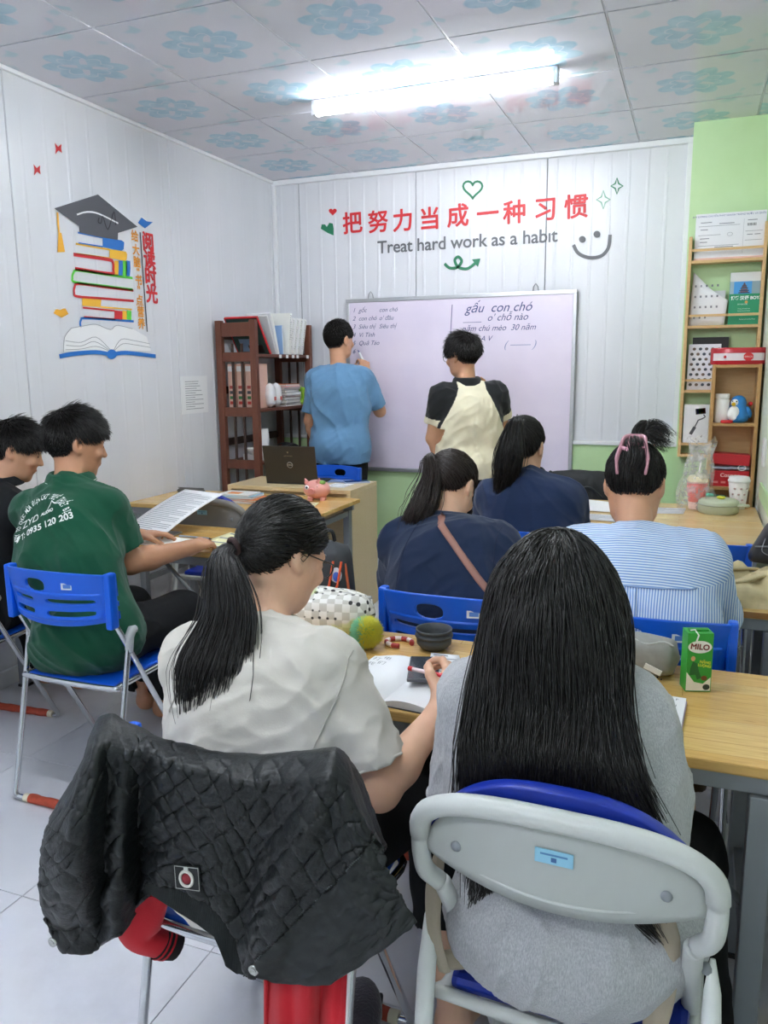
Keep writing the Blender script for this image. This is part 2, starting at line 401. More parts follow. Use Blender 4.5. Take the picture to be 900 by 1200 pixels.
# ------------------------------------------------------------------ blue folding chair (origin on the floor between the rear feet, sitter faces +y)
def backrest_mesh():
    nx, nz = 104, 44; wz = .19; V = []; F = []; UV = []
    slots = [(-.22, .74, .2, .12, 2.6)]+[((a+b)/2, vc, (b-a)/2, .05, 5) for vc in (.22, .46) for a, b in ((-.78, -.32), (-.05, .78))]
    def f(u, v):
        return min(((abs((u-c[0])/c[2])**c[4]+abs((v-c[1])/c[3])**c[4])**(1/c[4]), i) for i, c in enumerate(slots))
    def P(u, v):
        half = .238-.012*(1-v); top = -.010*(u*u)*v; edge = max(0, abs(u)-.9)/.1; y = .055+.022*(1-v)-.055*(1-abs(u)**2.2)+.03*edge*edge
        step = -.004*math.sin(v*PI*4) if .1 < v < .6 and abs(u) < .85 else 0
        return (u*half, y+step, .665+wz*v+top+(1-v)*.02*u*u)
    for j in range(nz+1):
        for i in range(nx+1): UV.append((-1+2*i/nx, j/nz))
    for j in range(nz):
        for i in range(nx):
            if f(-1+2*(i+.5)/nx, (j+.5)/nz)[0] < 1: continue
            a = j*(nx+1)+i; F.append((a, a+1, a+nx+2, a+nx+1))
    used = {}
    for q in F:
        for k in q: used[k] = used.get(k, 0)+1
    for k, (u, v) in enumerate(UV):
        r, i = f(u, v)
        if k in used and used[k] < 4 and .5 < r < 1.6: c = slots[i]; u, v = c[0]+(u-c[0])/r, c[1]+(v-c[1])/r
        V.append(P(u, v))
    rm = {}; VV = []
    for q in F:
        for k in q:
            if k not in rm: rm[k] = len(VV); VV.append(V[k])
    return VV, [tuple(rm[k] for k in q) for q in F]
def make_blue_chair(label, group):
    t = thing('folding_chair', label, 'chair', group=group)
    V, F = backrest_mesh(); o = pydata('backrest', V, F, M_BLUE, t, True); bake_mod(o, 'SOLIDIFY', thickness=.009, offset=0); bake_mod(o, 'BEVEL', width=.002, segments=1, limit_method='ANGLE'); o.data.polygons.foreach_set('use_smooth', [True]*len(o.data.polygons))
    for s in (-1, 1): G().box((s*.215, .045, .66), (s*.243, .085, .85), bev=.008).obj('side_post', M_BLUE, t)
    for s, y in ((.09, .018),):
        G().box((-.02, -.001, -.011), (.02, 0, .011)).xf(Matrix.Translation((s, .0075, .808)) @ Matrix.Rotation(.2, 4, 'Z')).obj('sticker', mat('#d9dde6', .5), t); G().box((-.012, -.0014, -.006), (.017, -.0011, .007)).xf(Matrix.Translation((s, .0075, .808)) @ Matrix.Rotation(.2, 4, 'Z')).obj('sticker_print', mat('#4a78c8', .5), t)
    g = G().box((-.2, .075, .438), (.2, .44, .456), bev=.007); g.obj('seat', M_BLUESEAT, t)
    rim = spline([(-.21, .1, .444), (-.2, .072, .444), (0, .064, .444), (.2, .072, .444), (.21, .1, .444), (.212, .3, .444), (.205, .43, .444), (0, .45, .444), (-.205, .43, .444), (-.212, .3, .444)], 5, True)
    G().tube(rim, .0105, 8, closed=True).obj('seat_rim', M_CHROME, t)
    # front frame: one tube from the backrest through the seat to a floor bar at the front
    def U(yt, zt, yf, name, xw):
        P = [(-xw, yt, zt), (-xw, yt+(yf-yt)*.94, .055), (-xw+.004, yf-.002, .022), (-xw+.035, yf, .012), (0, yf, .012), (xw-.035, yf, .012), (xw-.004, yf-.002, .022), (xw, yt+(yf-yt)*.94, .055), (xw, yt, zt)]
        Q = [Vector(P[0]), Vector(P[0]).lerp(Vector(P[1]), .5)]+spline(P[1:8], 4)+[Vector(P[8]).lerp(Vector(P[7]), .5), Vector(P[8])]
        return G().tube(Q, .0105, 9).obj(name, M_CHROME, t)
    U(.065, .70, .45, 'front_frame', .225); U(.135, .615, 0., 'rear_frame', .236)
    for s in (-1, 1):
        g = G().tube([(s*.236, .128, .56), (s*.236, .134, .612), (s*.236, .15, .632), (s*.232, .168, .628)], [.014, .017, .017, .014], 9); g.obj('hinge_cap', M_HINGE, t)
    for y in (0., .45):
        P = [(-.165+.33*k/14, y+.001*math.sin(k*2.1), .0165) for k in range(15)]
        G().tube(P, [.0165+.0012*math.sin(k*1.7) for k in range(15)], 9).obj('floor_sleeve', M_RUST, t)
        for s in (-1, 1): G().tube([(s*.165, y, .0155), (s*.19, y, .0155)], .0155, 9).obj('foot_cap', M_CREAM, t)
    for o in t.children:
        for v in o.data.vertices: v.co.x *= .92
    ALLCH[t.name] = list(t.children); return t
GC = 'blue folding chairs at the tables'
def bc(x, y, label, rz=0.):
    global BCH
    if BCH is None: BCH = make_blue_chair(label, GC); BCH.location = (x, y, 0); BCH.rotation_euler.z = rz; return BCH
    return dup(BCH, (x, y, 0), rz, label, GC)
BCH = None
bc(-1.965, 1.96, 'blue plastic folding chair under the man in the green polo shirt')
bc(-2.71, 2.08, 'blue folding chair under the man in black at the left edge', .06)
bc(-.74, 1.06, 'blue folding chair with the black quilted jacket over its back')
bc(-.64, 2.11, 'blue folding chair under the woman in the navy blazer with shoulder strap')
bc(-.09, 2.09, 'blue folding chair under the woman in the striped shirt')
bc(-.56, 3.08, 'blue folding chair under the ponytailed woman in the navy sweater')
bc(-.0, 3.08, 'empty blue folding chair behind the beige jacket')
bc(-2.27, 4.9, 'blue folding chair pushed in behind the laptop desk', PI)

# ------------------------------------------------------------------ grey steel folding chair with padded blue back
def make_grey_chair(label):
    t = thing('padded_folding_chair', label, 'chair', group='grey padded folding chairs')
    arc = []
    for k in range(25):
        a = PI*k/24; c, s_ = math.cos(a), math.sin(a)
        arc.append((-.222*math.copysign(abs(c)**.62, c), -.035*s_, .762+.092*abs(s_)**.8))
    side = lambda s: [(s*.222, .0, .765), (s*.222, .004, .725), (s*.217, .012, .69), (s*.2, .03, .662), (s*.194, .05, .63), (s*.195, .2, .4), (s*.195, .43, .02)]
    L = spline(side(-1), 5)[::-1]; R = spline(side(1), 5)
    n1 = len(L); rr = [.0155]*(n1-1)+[.0175]*25+[.0155]*(len(R)-1)
    G().tube(L[:-1]+[Vector(p) for p in arc]+R[1:], rr, 10).obj('back_frame', M_GREYPAINT, t)
    # pressed steel shell behind, pad in front
    A = []
    for j in range(9):
        v = j/8; row = []
        for i in range(25):
            u = -1+2*i/24; hi = .772+.10*max(0, 1-abs(u)**2.6)**.8; lo = .745-.035*max(0, 1-abs(u)**2.)
            z = lo+(hi-lo)*v; y = -.030*(1-u*u)+.004-.006*math.sin(PI*v)
            row.append((u*.211, y, z-.01))
        A.append(row)
    o = G().grid(A).obj('back_shell', mat('#b3b6b3', .4, name='shell_grey'), t); bake_mod(o, 'SOLIDIFY', thickness=.006, offset=0)
    for k in range(1): G().tube([(u*.19, -.030*(1-u*u)+.0-.001, .737-.03*(1-u*u)+.012) for u in [-1+.1*i for i in range(21)]], .003, 6).obj('shell_rib', M_GREYPAINT, t)
    for s in (-1, 1): G().ball((s*.155, -.0195, .765), (.009, .004, .009), 10, 6).obj('rivet', M_GREYSTEEL, t)
    A = []
    for j in range(9):
        v = j/8; row = []
        for i in range(25):
            u = -1+2*i/24; hi = .787+.112*max(0, 1-abs(u)**2.6)**.8; lo = .74-.03*(1-u*u)
            z = lo+(hi-lo)*v; y = -.028*(1-u*u)+.022+.012*math.sin(PI*v)*(1-u**4)
            row.append((u*.209, y, z-.012))
        A.append(row)
    o = G().grid(A).obj('back_pad', M_NAVYSEAT, t); bake_mod(o, 'SOLIDIFY', thickness=.022, offset=0); bake_mod(o, 'BEVEL', width=.006, segments=2, limit_method='ANGLE')
    G().box((-.028, -.0385, .785), (.028, -.0365, .807)).obj('sticker', mat('#8fc4dc', .4), t); G().box((-.02, -.0388, .7985), (.02, -.0386, .8015)).obj('sticker_print', mat('#4d7fb0', .5), t); G().box((-.004, -.0388, .789), (.004, -.0386, .796)).obj('sticker_print', mat('#3a5f96', .5), t)
    g = G().box((-.195, .07, .425), (.195, .46, .455), bev=.013); g.obj('seat_pad', M_NAVYSEAT, t)
    rim = spline([(-.2, .1, .425), (-.19, .06, .425), (.19, .06, .425), (.2, .1, .425), (.2, .43, .425), (.185, .465, .425), (-.185, .465, .425), (-.2, .43, .425)], 5, True)
    G().tube(rim, .012, 8, closed=True).obj('seat_rim', M_GREYPAINT, t)
    for s in (-1, 1):
        G().tube([(s*.222, .075, .615), (s*.224, .06, .57), (s*.226, .04, .48), (s*.228, -.03, .02)], [.004, .013, .0165, .0155], 9).obj('rear_leg', mat('#dddfdc', .3), t)  # paler than the frame enamel: light on these legs painted into the colour
        G().ball((s*.215, .07, .6), .010, 8, 6).obj('pivot', M_GREYSTEEL, t)
        G().tube([(s*.228, -.03, 0.), (s*.228, -.03, .03)], .018, 9).obj('rubber_foot', mat('#3a3b3d', .8), t)
        G().tube([(s*.195, .43, 0.), (s*.195, .43, .03)], .018, 9).obj('rubber_foot', mat('#3a3b3d', .8), t)
    G().tube([(-.195, .36, .13), (.195, .36, .13)], .009, 8).obj('stretcher', M_GREYPAINT, t); G().tube([(-.227, -.015, .15), (.227, -.015, .15)], .009, 8).obj('stretcher', M_GREYPAINT, t)
    ALLCH[t.name] = list(t.children); return t
gch = make_grey_chair('grey steel folding chair with padded blue back under the long haired girl'); gch.location = (-.155, 1.105, 0); gch.rotation_euler.z = -.04
g2 = dup(gch, (-2.28, 3.37, 0), .05, 'grey backed folding chair pushed in between the two left tables', 'grey padded folding chairs')
for c_ in COL.objects:
    if c_.parent == g2 and c_.name.split('.')[0] in ('back_shell', 'back_frame', 'shell_rib'): c_.material_slots[0].link = 'OBJECT'; c_.material_slots[0].material = mat('#7f7d7b', .5, name='grey_vinyl')

# ------------------------------------------------------------------ tables
def table(x0, x1, y0, y1, label, m=None, z=.75, leg=.04, inset=.07, group='wooden student tables'):
    t = thing('student_table', label, 'table', ((x0+x1)/2, (y0+y1)/2, 0), group=group); w, d = (x1-x0)/2, (y1-y0)/2
    G().box((-w, -d, z-.024), (w, d, z), bev=.004).obj('tabletop', m or M_WOOD, t)
    for s in (-1, 1): G().box((-w+.03, s*(d-.03)-.012, z-.065), (w-.03, s*(d-.03)+.012, z-.0245), bev=.003).obj('apron', M_GREYSTEEL, t)
    for sx in (-1, 1):
        xl = sx*(w-inset)
        for sy in (-1, 1): G().box((xl-leg/2, sy*(d-.03)-leg/2, .012), (xl+leg/2, sy*(d-.03)+leg/2, z-.066), bev=.003).obj('leg', M_GREYSTEEL, t)
        for sy in (-1, 1): G().box((xl-leg/2-.004, sy*(d-.03)-leg/2-.004, 0), (xl+leg/2+.004, sy*(d-.03)+leg/2+.004, .0118)).obj('foot', mat('#2f3032', .8), t)
        G().box((xl-.012, -d+.05+.001, z-.10), (xl+.012, d-.05-.001, z-.07)).obj('crossbar', M_GREYSTEEL, t)
        G().box((xl-.012, -d+.051, .28), (xl+.012, d-.051, .31)).obj('crossbar', M_GREYSTEEL, t)
        xi = xl-sx*.3
        G().tube([(xl-sx*.022, -d+.07, z-.33), (xi, -d+.07, z-.07)], .01, 6).obj('brace', M_GREYSTEEL, t)
    return t
TZ = .75
table(-1.15, .325, 1.555, 2.06, 'nearest wooden table with the open notebook and green milk carton', leg=.046, inset=.165)
table(-1.0, .325, 2.61, 3.05, 'wooden table with the beige jacket, in front of the striped shirt woman')
table(-.95, .325, 3.6, 4.14, 'wooden table with loose papers, second from the green wall', M_WOOD2)
table(-.95, .325, 4.145, 4.61, 'wooden table nearest the green wall carrying the plastic wrapped drink', M_WOOD2)
table(-3.03, -1.77, 2.75, 3.24, 'wooden table under the clipboard and the man in green')
table(-3.03, -1.80, 3.69, 4.235, 'yellowish wooden table with books in front of the laptop desk')

t = thing('teacher_desk', 'pale laminate panel desk carrying the dark laptop', 'desk', (-2.33, 4.48, 0))
G().box((-.38, -.225, .765), (.46, .195, .79), bev=.002).obj('desktop', M_LAM, t)
for s in (-1, 1): G().box(((-.38 if s<0 else .46), -.225, 0), ((-.355 if s<0 else .435), .195, .7648), bev=.002).obj('end_panel', M_LAM, t)
G().box((-.3545, -.19, .2), (.4345, -.172, .7645)).obj('front_panel', M_LAM, t)
G().box((.4602, -.215, .06), (.464, -.09, .75)).obj('edge_strip', M_LAM, t)

# ------------------------------------------------------------------ dark brown bookshelf along the left wall, end panel towards the viewer
BS_X0, BS_X1, BS_Y0, BS_Y1 = -3.025, -2.72, 4.68, 5.52
SH = (1.60, 1.235, .88, .5, .12)
t = thing('bookshelf', 'dark brown slatted wooden bookshelf in the left back corner', 'shelf', (BS_X0, BS_Y0, 0)); bw, bd = BS_X1-BS_X0, BS_Y1-BS_Y0
for y in (0, bd-.04):
    for x in (0, bw-.045): G().box((x, y, 0), (x+.045, y+.04, 1.82), bev=.003).obj('post', M_BROWN, t)
    for z in (1.765,)+SH: G().box((.0455, y+.008, z-.05), (bw-.0455, y+.032, z+(.04 if z > 1.7 else .012)), bev=.002).obj('end_rail', M_BROWN, t)
    zz = (1.72,)+SH
    for a, b in zip(zz, zz[1:]):
        for k in (1, 2): x = .045+(bw-.09)*k/3; G().box((x-.007, y+.013, b+.0125), (x+.007, y+.027, a-.0505)).obj('bar', mat('#3d2a24', .5), t)
for z in SH:
    G().box((.006, .0405, z-.02), (bw-.002, bd-.0405, z), bev=.002).obj('shelf_board', M_BROWN, t)
    G().box((.002, .041, z+.10), (.014, bd-.041, z+.15)).obj('back_rail', mat('#3a2620', .5), t)
# ------------------------------------------------------------------ whiteboard
def m_board():
    t = NT('whiteboard_enamel'); n = t.noise(t.coord('Object'), 3, 4); t.base(t.ramp(n, [(.3, lin('#ddd3e6')), (.7, lin('#e6dcec'))])); t.set(.22); return t.m
M_ALU = mat('#b9bbbf', .35, .7, name='aluminium')
WX0, WX1, WZ0, WZ1, WY = -2.45, -.775, .735, 2.0, 5.555
t = thing('whiteboard', 'large lilac tinted whiteboard with handwriting on the back wall', 'whiteboard', (WX0, WY, WZ0)); ww, wh = WX1-WX0, WZ1-WZ0
G().box((.01, 0, .01), (ww-.01, .018, wh-.01)).obj('writing_surface', m_board(), t)
for a, b in (((0, -.006, 0), (ww, .024, .028)), ((0, -.006, wh-.028), (ww, .024, wh)), ((0, -.006, .0285), (.025, .024, wh-.0285)), ((ww-.025, -.006, .0285), (ww, .024, wh-.0285))):
    G().box(a, b, bev=.004).obj('frame_rail', M_ALU, t)
for x in (.19, ww-.28):
    G().tube([(x-.02, .02, wh-.005), (x-.015, .018, wh+.03), (x, .018, wh+.05), (x+.015, .018, wh+.03), (x+.02, .02, wh-.005)], .004, 6).obj('hanger', M_GREYSTEEL, t)
m_ink = mat('#35407a', .6, name='blue_ink'); m_inkf = mat('#8b90b8', .6, name='faint_ink')
def write(txt, px, py, size, m=m_ink, shear=.35, bold=0.):
    P = W(px, py, 1, WY-.0012); put_text('handwriting', txt, Matrix.Translation(Vector((P.x-WX0, -.0012, P.z-WZ0))) @ Matrix.Rotation(PI/2, 4, 'X'), m, t, size=size, shear=shear, bold=bold, align='LEFT')['kind'] = 'stuff'
for k, (a, b) in enumerate((('gốc', 'con chó'), ('con chó', "o' đâu"), ('Siêu thị', 'Siêu thị'), ('Vi Tính', ''), ('Quả Táo', ''), ('', ''))):
    y = 364+k*9.6; write(str(k+1), 413, y, .044); a and write(a, 420, y, .044); b and write(b, 444, y-.6, .044)
write('gấu  con chó', 545, 362, .088); write("____  o' chỗ nào", 543, 373.5, .066); write('năm chú mèo  30 năm', 541, 385.5, .056); write('A V', 563, 397, .05); write('( —— )', 590, 404, .07, m_inkf)
G().tube([(W(530, 357, 1, WY).x-WX0, -.001, W(530, 357, 1, WY).z-WZ0), (W(528, 392, 1, WY).x-WX0, -.001, W(528, 392, 1, WY).z-WZ0)], .0025, 4).obj('handwriting', m_ink, t)

# ------------------------------------------------------------------ wall rack on the green pier and the narrow shelf unit before it
t = thing('wall_rack', 'pale wooden wall rack of bars holding papers on the green pier', 'shelf', (-.09, 5.258, .95)); RW = .415
for x in (0, RW-.018): G().box((x, -.105, 0), (x+.018, 0, 1.28 if x == 0 else 1.34), bev=.002).obj('side_board', M_SHELFW, t)
for z, bar in ((0.0, False), (.07, False), (.385, True), (.76, True), (1.13, True)):
    G().box((.0182, -.105, z), (RW-.0182, -.012, z+.016)).obj('shelf_board', M_SHELFW, t)
    if bar: G().box((.0182, -.105, z+.066), (RW-.0182, -.095, z+.08)).obj('retaining_bar', M_SHELFW, t)
G().box((.0182, -.011, .2), (RW-.0182, -.001, .24)).obj('back_rail', M_SHELFW, t)
NX0, NX1, NY0, NY1 = .075, .325, 4.86, 5.08
t = thing('shelf_unit', 'narrow pale wooden shelf unit beside the right wall', 'shelf', (NX0, NY0, 0)); nw, nd = NX1-NX0, NY1-NY0
for x in (0, nw-.018): G().box((x, 0, 0), (x+.018, nd, 1.5), bev=.002).obj('side_board', M_SHELFW, t)
NS = (.05, .5, .80, 1.16, 1.482)
for z in NS: G().box((.0182, 0, z), (nw-.0182, nd-.008, z+.016)).obj('shelf_board', M_SHELFW, t)
G().box((.0182, nd-.0078, .05), (nw-.0182, nd, 1.498)).obj('back_board', M_SHELFW, t)
t = thing('power_socket', 'white power socket on the rail left of the wooden rack', 'socket', (-.175, 5.565, 1.035))
G().box((-.06, -.0, -.05), (.045, .018, .05), bev=.006).obj('plate', mat('#eceded', .35), t)
for x in (-.02, .02):
    for z in (-.018, .018): G().ball((x, -.001, z), (.007, .003, .007), 8, 5).obj('socket_hole', mat('#55585c', .5), t)
t = thing('orange_plug', 'orange plug with a hanging cord in the white socket', 'plug', (-.215, 5.54, 1.05))
G().tube([(0, .02, 0), (0, -.01, 0), (0, -.03, -.004)], [.018, .016, .009], 10).obj('plug_body', mat('#e07a2c', .5), t)
G().tube(spline([(0, -.03, -.005), (-.01, -.05, -.03), (-.05, -.03, -.12), (-.09, .0, -.25), (-.1, .015, -.5)], 6), .004, 6).obj('cord', mat('#e07a2c', .5), t)
t = thing('light_switch', 'white switch plate on the right wall', 'switch', (.338, 4.44, 1.06)); G().box((-.01, -.05, -.07), (.0015, .05, .07), bev=.004).obj('plate', mat('#eceded', .4), t); G().box((-.014, -.02, -.03), (-.0102, .02, .03)).obj('rocker', mat('#dcdddf', .4), t)
# ------------------------------------------------------------------ wall stickers and lettering
def ribbon(g, P, w, nrm, th=.0008, closed=False):
    """flat band of width w along P, lying in the plane with normal nrm, thickness th"""
    P = [Vector(p) for p in P]; nrm = Vector(nrm); m = len(P); A = []
    for i in range(m):
        d = (P[(i+1) % m]-P[i-1]) if closed else (P[min(i+1, m-1)]-P[max(i-1, 0)])
        s = d.cross(nrm).normalized(); ww = w[i] if isinstance(w, list) else w
        A.append([P[i]-s*ww/2, P[i]+s*ww/2])
    if closed: A.append(A[0])
    for i in range(len(A)-1):
        q = [A[i][0], A[i][1], A[i+1][1], A[i+1][0]]; g.prism(q, nrm*th)
    return g
NB = Vector((0, -1, 0)); NL = Vector((1, 0, 0))
m_red, m_gold, m_grn, m_gry, m_blu = mat('#d0242c', .5), mat('#efae2b', .5), mat('#1f7a55', .5), mat('#63656a', .5), mat('#1f73c8', .5)
yb = Y1-.0052
t = thing('wall_lettering', 'red Chinese lettering above the whiteboard', 'lettering', (-1.6, yb, 2.5))
for ch, px, py in zip('把努力当成一种习惯', (413, 443, 472, 503.5, 536.5, 571.5, 603, 639, 675), (263, 261.5, 260, 258, 254.5, 252, 250.5, 247, 244)):
    P = XB(px, py, yb); put_text('character', ch, Matrix.Translation(P-t.location) @ Matrix.Rotation(PI/2, 4, 'X') @ Matrix.Rotation(.02, 4, 'Z'), m_red, t, size=.16, fat=.0035)
t = thing('wall_lettering', 'grey English sentence sticker under the red Chinese lettering', 'lettering', (-1.6, yb, 2.35))
a, b = XB(440, 291, yb), XB(656, 276, yb)
put_text('sentence', 'Treat hard work as a habıt', Matrix.Translation((a+b)/2-t.location) @ Matrix.Rotation(PI/2, 4, 'X') @ Matrix.Rotation(-math.atan2(b.z-a.z, b.x-a.x)*-1, 4, 'Z'), m_gry, t, size=.122, fat=.0018, spacing=.98)['kind'] = 'stuff'
def bwall(name, label, strokes, m, fills=()):
    t = thing(name, label, 'sticker', (-1.6, yb, 2.3)); g = G()
    for P, w, cl in strokes: ribbon(g, [XB(x, y, yb)-t.location for x, y in P], w, NB, closed=cl)
    for P in fills: g.prism([XB(x, y, yb)-t.location for x, y in P], NB*.001)
    g.obj('outline' if strokes else 'shape', m, t); return t
def heart(cx, cy, s):
    return [(cx+s*16*math.sin(a)**3/17, cy-s*(13*math.cos(a)-5*math.cos(2*a)-2*math.cos(3*a)-math.cos(4*a))/17) for a in [2*PI*k/28 for k in range(28)]]
bwall('heart_sticker', 'green outlined heart sticker above the red lettering', [(heart(554, 221, 12), .014, True)], m_grn)
bwall('heart_sticker', 'small solid red heart sticker left of the lettering', [], m_red, [heart(390, 248, 5)])
bwall('heart_sticker', 'solid green tilted heart sticker beside the first red character', [], m_grn, [[(376, 268), (377, 263), (381, 263), (383, 266), (386, 261), (390, 262), (391, 268), (391, 276), (384, 273)]])
bwall('smile_sticker', 'grey smiling face sticker right of the sentence', [(spline([(672, 287), (677, 296), (686, 301), (696, 302), (706, 299), (713, 290), (715, 275)], 5), .022, False)], m_gry, [[(682.5+4*math.cos(a), 280.5+4*math.sin(a)) for a in [2*PI*k/16 for k in range(16)]], [(699.5+4*math.cos(a), 274.5+4*math.sin(a)) for a in [2*PI*k/16 for k in range(16)]]])
def spark(cx, cy, s): return [(cx+r*math.cos(a), cy+r*1.35*math.sin(a)) for a, r in [(k*PI/4, s if k % 2 == 0 else s*.42) for k in range(8)]]
bwall('star_sticker', 'higher green four pointed star sticker outline', [(spark(723, 218, 7), .009, True)], m_grn)
bwall('star_sticker', 'lower pale green four pointed star sticker outline', [(spark(707, 234, 8), .009, True)], mat('#7fb09a', .5))
bwall('arrow_sticker', 'green looping arrow sticker under the sentence', [(spline([(521, 309), (527, 314), (536, 313), (541, 306), (537, 301), (533, 305), (537, 313), (547, 315), (555, 310), (560, 305)], 5), .02, False)], m_grn, [[(563, 303), (553, 304), (560, 313)]])

xl = X0+.0032
def LW(cx, cy, k=0): return XL(60+cx/5.714, 220+cy/5.714, xl+.0009*k)
t = thing('book_stack_sticker', 'wall sticker of a graduation cap on stacked books', 'sticker', (xl, 3.7, 2.0)); L0 = t.location
def lpoly(name, P, m, k=0): G().prism([LW(x, y, k)-L0 for x, y in P], NL*.0008).obj(name, m, t)
def lstroke(name, P, w, m, k=0, sp=True):
    Q = [LW(x, y, k)-L0 for x, y in P]; ribbon(G(), spline(Q, 4) if sp and len(Q) > 2 else Q, w, NL); g = G(); ribbon(g, spline(Q, 4) if sp and len(Q) > 2 else Q, w, NL); g.obj(name, m, t)
m_cap = mat('#55565d', .5); m_wht = mat('#eeeeef', .5); m_lime = mat('#5fcf3f', .5); m_yel = mat('#f4bb33', .5); m_line = mat('#9a9ba0', .6)
lpoly('graduation_cap', [(20, 138), (312, 45), (578, 262), (447, 303), (445, 350), (300, 325), (190, 300), (188, 258)], m_cap, 1)
lstroke('cap_seam', [(172, 180), (240, 162), (320, 175), (448, 238)], .008, m_wht, 2)
lstroke('cap_scribble', [(320, 200), (315, 230), (335, 235), (345, 190), (380, 280), (420, 160), (432, 250)], .005, mat('#2a2b30', .6), 2)
lstroke('tassel', [(42, 165), (46, 230), (52, 300)], .012, m_gold, 1); lpoly('tassel', [(48, 298), (68, 303), (92, 430), (42, 432)], m_gold, 1)
lpoly('book_spine', [(345, 333), (470, 352), (488, 365), (485, 412), (470, 422), (345, 397)], m_blu); lstroke('book_cover', [(178, 300), (345, 334)], .009, m_blu); lstroke('book_cover', [(183, 371), (345, 396)], .009, m_blu)
lpoly('book_spine', [(390, 412), (500, 428), (508, 445), (505, 480), (495, 490), (390, 470)], m_yel); lstroke('book_cover', [(165, 375), (390, 414)], .009, m_yel); lstroke('book_cover', [(170, 440), (390, 470)], .006, m_yel)
lstroke('book_cover', [(150, 447), (380, 481), (412, 500), (416, 550), (398, 576), (160, 542)], .018, m_red)
for x, m in ((424, m_yel), (452, m_blu), (480, m_lime), (502, m_blu)): lpoly('book_spine', [(x, 487), (x+26, 490), (x+28, 540), (x+24, 592), (x-2, 588)], m)
lstroke('book_cover', [(545, 605), (350, 578), (180, 553), (148, 572), (142, 605), (162, 633), (350, 657), (545, 683)], .013, m_lime)
lstroke('book_cover', [(550, 688), (350, 664), (184, 643), (157, 665), (154, 703), (176, 728), (350, 742), (552, 758)], .013, m_red)
lpoly('book_spine', [(208, 738), (335, 748), (330, 800), (208, 790)], m_yel); lstroke('book_cover', [(330, 798), (540, 815)], .008, m_yel)
lstroke('book_cover', [(212, 803), (425, 824)], .009, m_red); lstroke('book_cover', [(220, 865), (430, 882)], .009, m_red)
for x, w, m in ((424, 52, m_red), (477, 28, m_yel), (506, 30, m_lime)): lpoly('book_spine', [(x, 821), (x+w, 826), (x+w, 886), (x, 880)], m)
lstroke('book_cover', [(552, 895), (380, 882), (220, 873), (200, 885), (194, 910), (200, 938)], .012, m_blu)
lpoly('open_pages', [(82, 1100), (90, 1000), (135, 940), (220, 925), (300, 915), (395, 950), (440, 922), (545, 945), (640, 1000), (668, 1095), (500, 1092), (405, 1105), (300, 1088), (180, 1092)], m_wht)
for P in ([(95, 1025), (200, 1035), (300, 1000), (395, 1085)], [(100, 1055), (200, 1060), (290, 1030), (385, 1085)], [(95, 1085), (200, 1080), (300, 1062), (380, 1090)], [(420, 1085), (470, 1015), (560, 1025), (660, 1045)], [(425, 1088), (480, 1045), (560, 1052), (665, 1070)], [(135, 940), (220, 925), (300, 915), (395, 950), (440, 922), (545, 945)], [(82, 1100), (90, 1000), (135, 940)]):
    lstroke('page_line', P, .003, m_line, 1)
lstroke('book_base', [(55, 1130), (150, 1112), (300, 1101), (405, 1115), (500, 1105), (700, 1128)], .022, m_blu, 2)
lpoly('book_base', [(405+33*math.cos(a), 1115+33*math.sin(a)) for a in [2*PI*k/20 for k in range(20)]], m_blu, 3)
def ltext(name, label, chars, pos, em, m, bold):
    t = thing(name, label, 'lettering', (xl, 4.0, 2.0))
    for ch, (x, y) in zip(chars, pos):
        P = LW(x, y); M = frame_M(P-t.location, (0, 1, 0), (0, 0, 1)); put_text('character', ch, M, m, t, size=em, fat=bold)
    return t
ltext('wall_lettering', 'large red vertical Chinese lettering beside the book sticker', '阅读时光', [(650, 372), (660, 490), (667, 605), (675, 720)], .112, m_red, .0042)
t2 = ltext('wall_lettering', 'small orange vertical Chinese lettering next to a black line', '给大脑“书”点营养', [(560, 328), (568, 420), (575, 503), (583, 568), (586, 625), (588, 690), (592, 760), (600, 835), (605, 915)], .066, mat('#e99a2e', .5), .0018)
g = G(); ribbon(g, [LW(595, 298)-t2.location, LW(643, 965)-t2.location], .008, NL); g.obj('rule', mat('#2c2d33', .5), t2)
def lthing(name, label, P, m, extra=None):
    t = thing(name, label, 'sticker', LW(*P[0])); G().prism([LW(x, y)-t.location for x, y in P], NL*.001).obj('shape', m, t)
    if extra: g = G(); ribbon(g, [LW(x, y, 1)-t.location for x, y in extra], .004, NL); g.obj('page_edge', m_wht, t)
lthing('flying_book_sticker', 'blue flying book sticker right of the graduation cap', [(580, 235), (605, 200), (640, 225), (680, 230), (628, 272)], m_blu, [(585, 215), (600, 190), (640, 222)])
lthing('flying_book_sticker', 'yellow flying book sticker left of the stacked books', [(15, 840), (30, 815), (95, 808), (115, 845), (70, 870)], m_gold, [(20, 805), (60, 815), (90, 800)])
def bfly(cx, cy): return [(60-60+((cx-60)*5.714)+dx, (cy-220)*5.714+dy) for dx, dy in ((-22, -38), (0, -10), (22, -30), (20, 0), (26, 30), (2, 12), (-18, 38), (-14, 2))]
lthing('butterfly_sticker', 'lower left small red butterfly sticker near the ceiling', bfly(43, 199), m_red)
lthing('butterfly_sticker', 'upper right small red butterfly sticker near the ceiling', bfly(68, 174), m_red)
t = thing('notice_sheet', 'white printed sheet taped to the left wall beside the bookshelf', 'paper', (xl, 4.44, 1.34))
G().box((0, -.15, -.12), (.0012, .15, .12)).obj('sheet', mat('#e9eaec', .6), t)
g = G()
for k in range(13): ribbon(g, [(.0014, -.10, .085-.0145*k), (.0014, -.10+.2*(.75+.25*math.sin(k*3.3)), .085-.0145*k)], .004, NL, .0002)
tag(g.obj('print', mat('#8d9096', .7), t), kind='stuff')

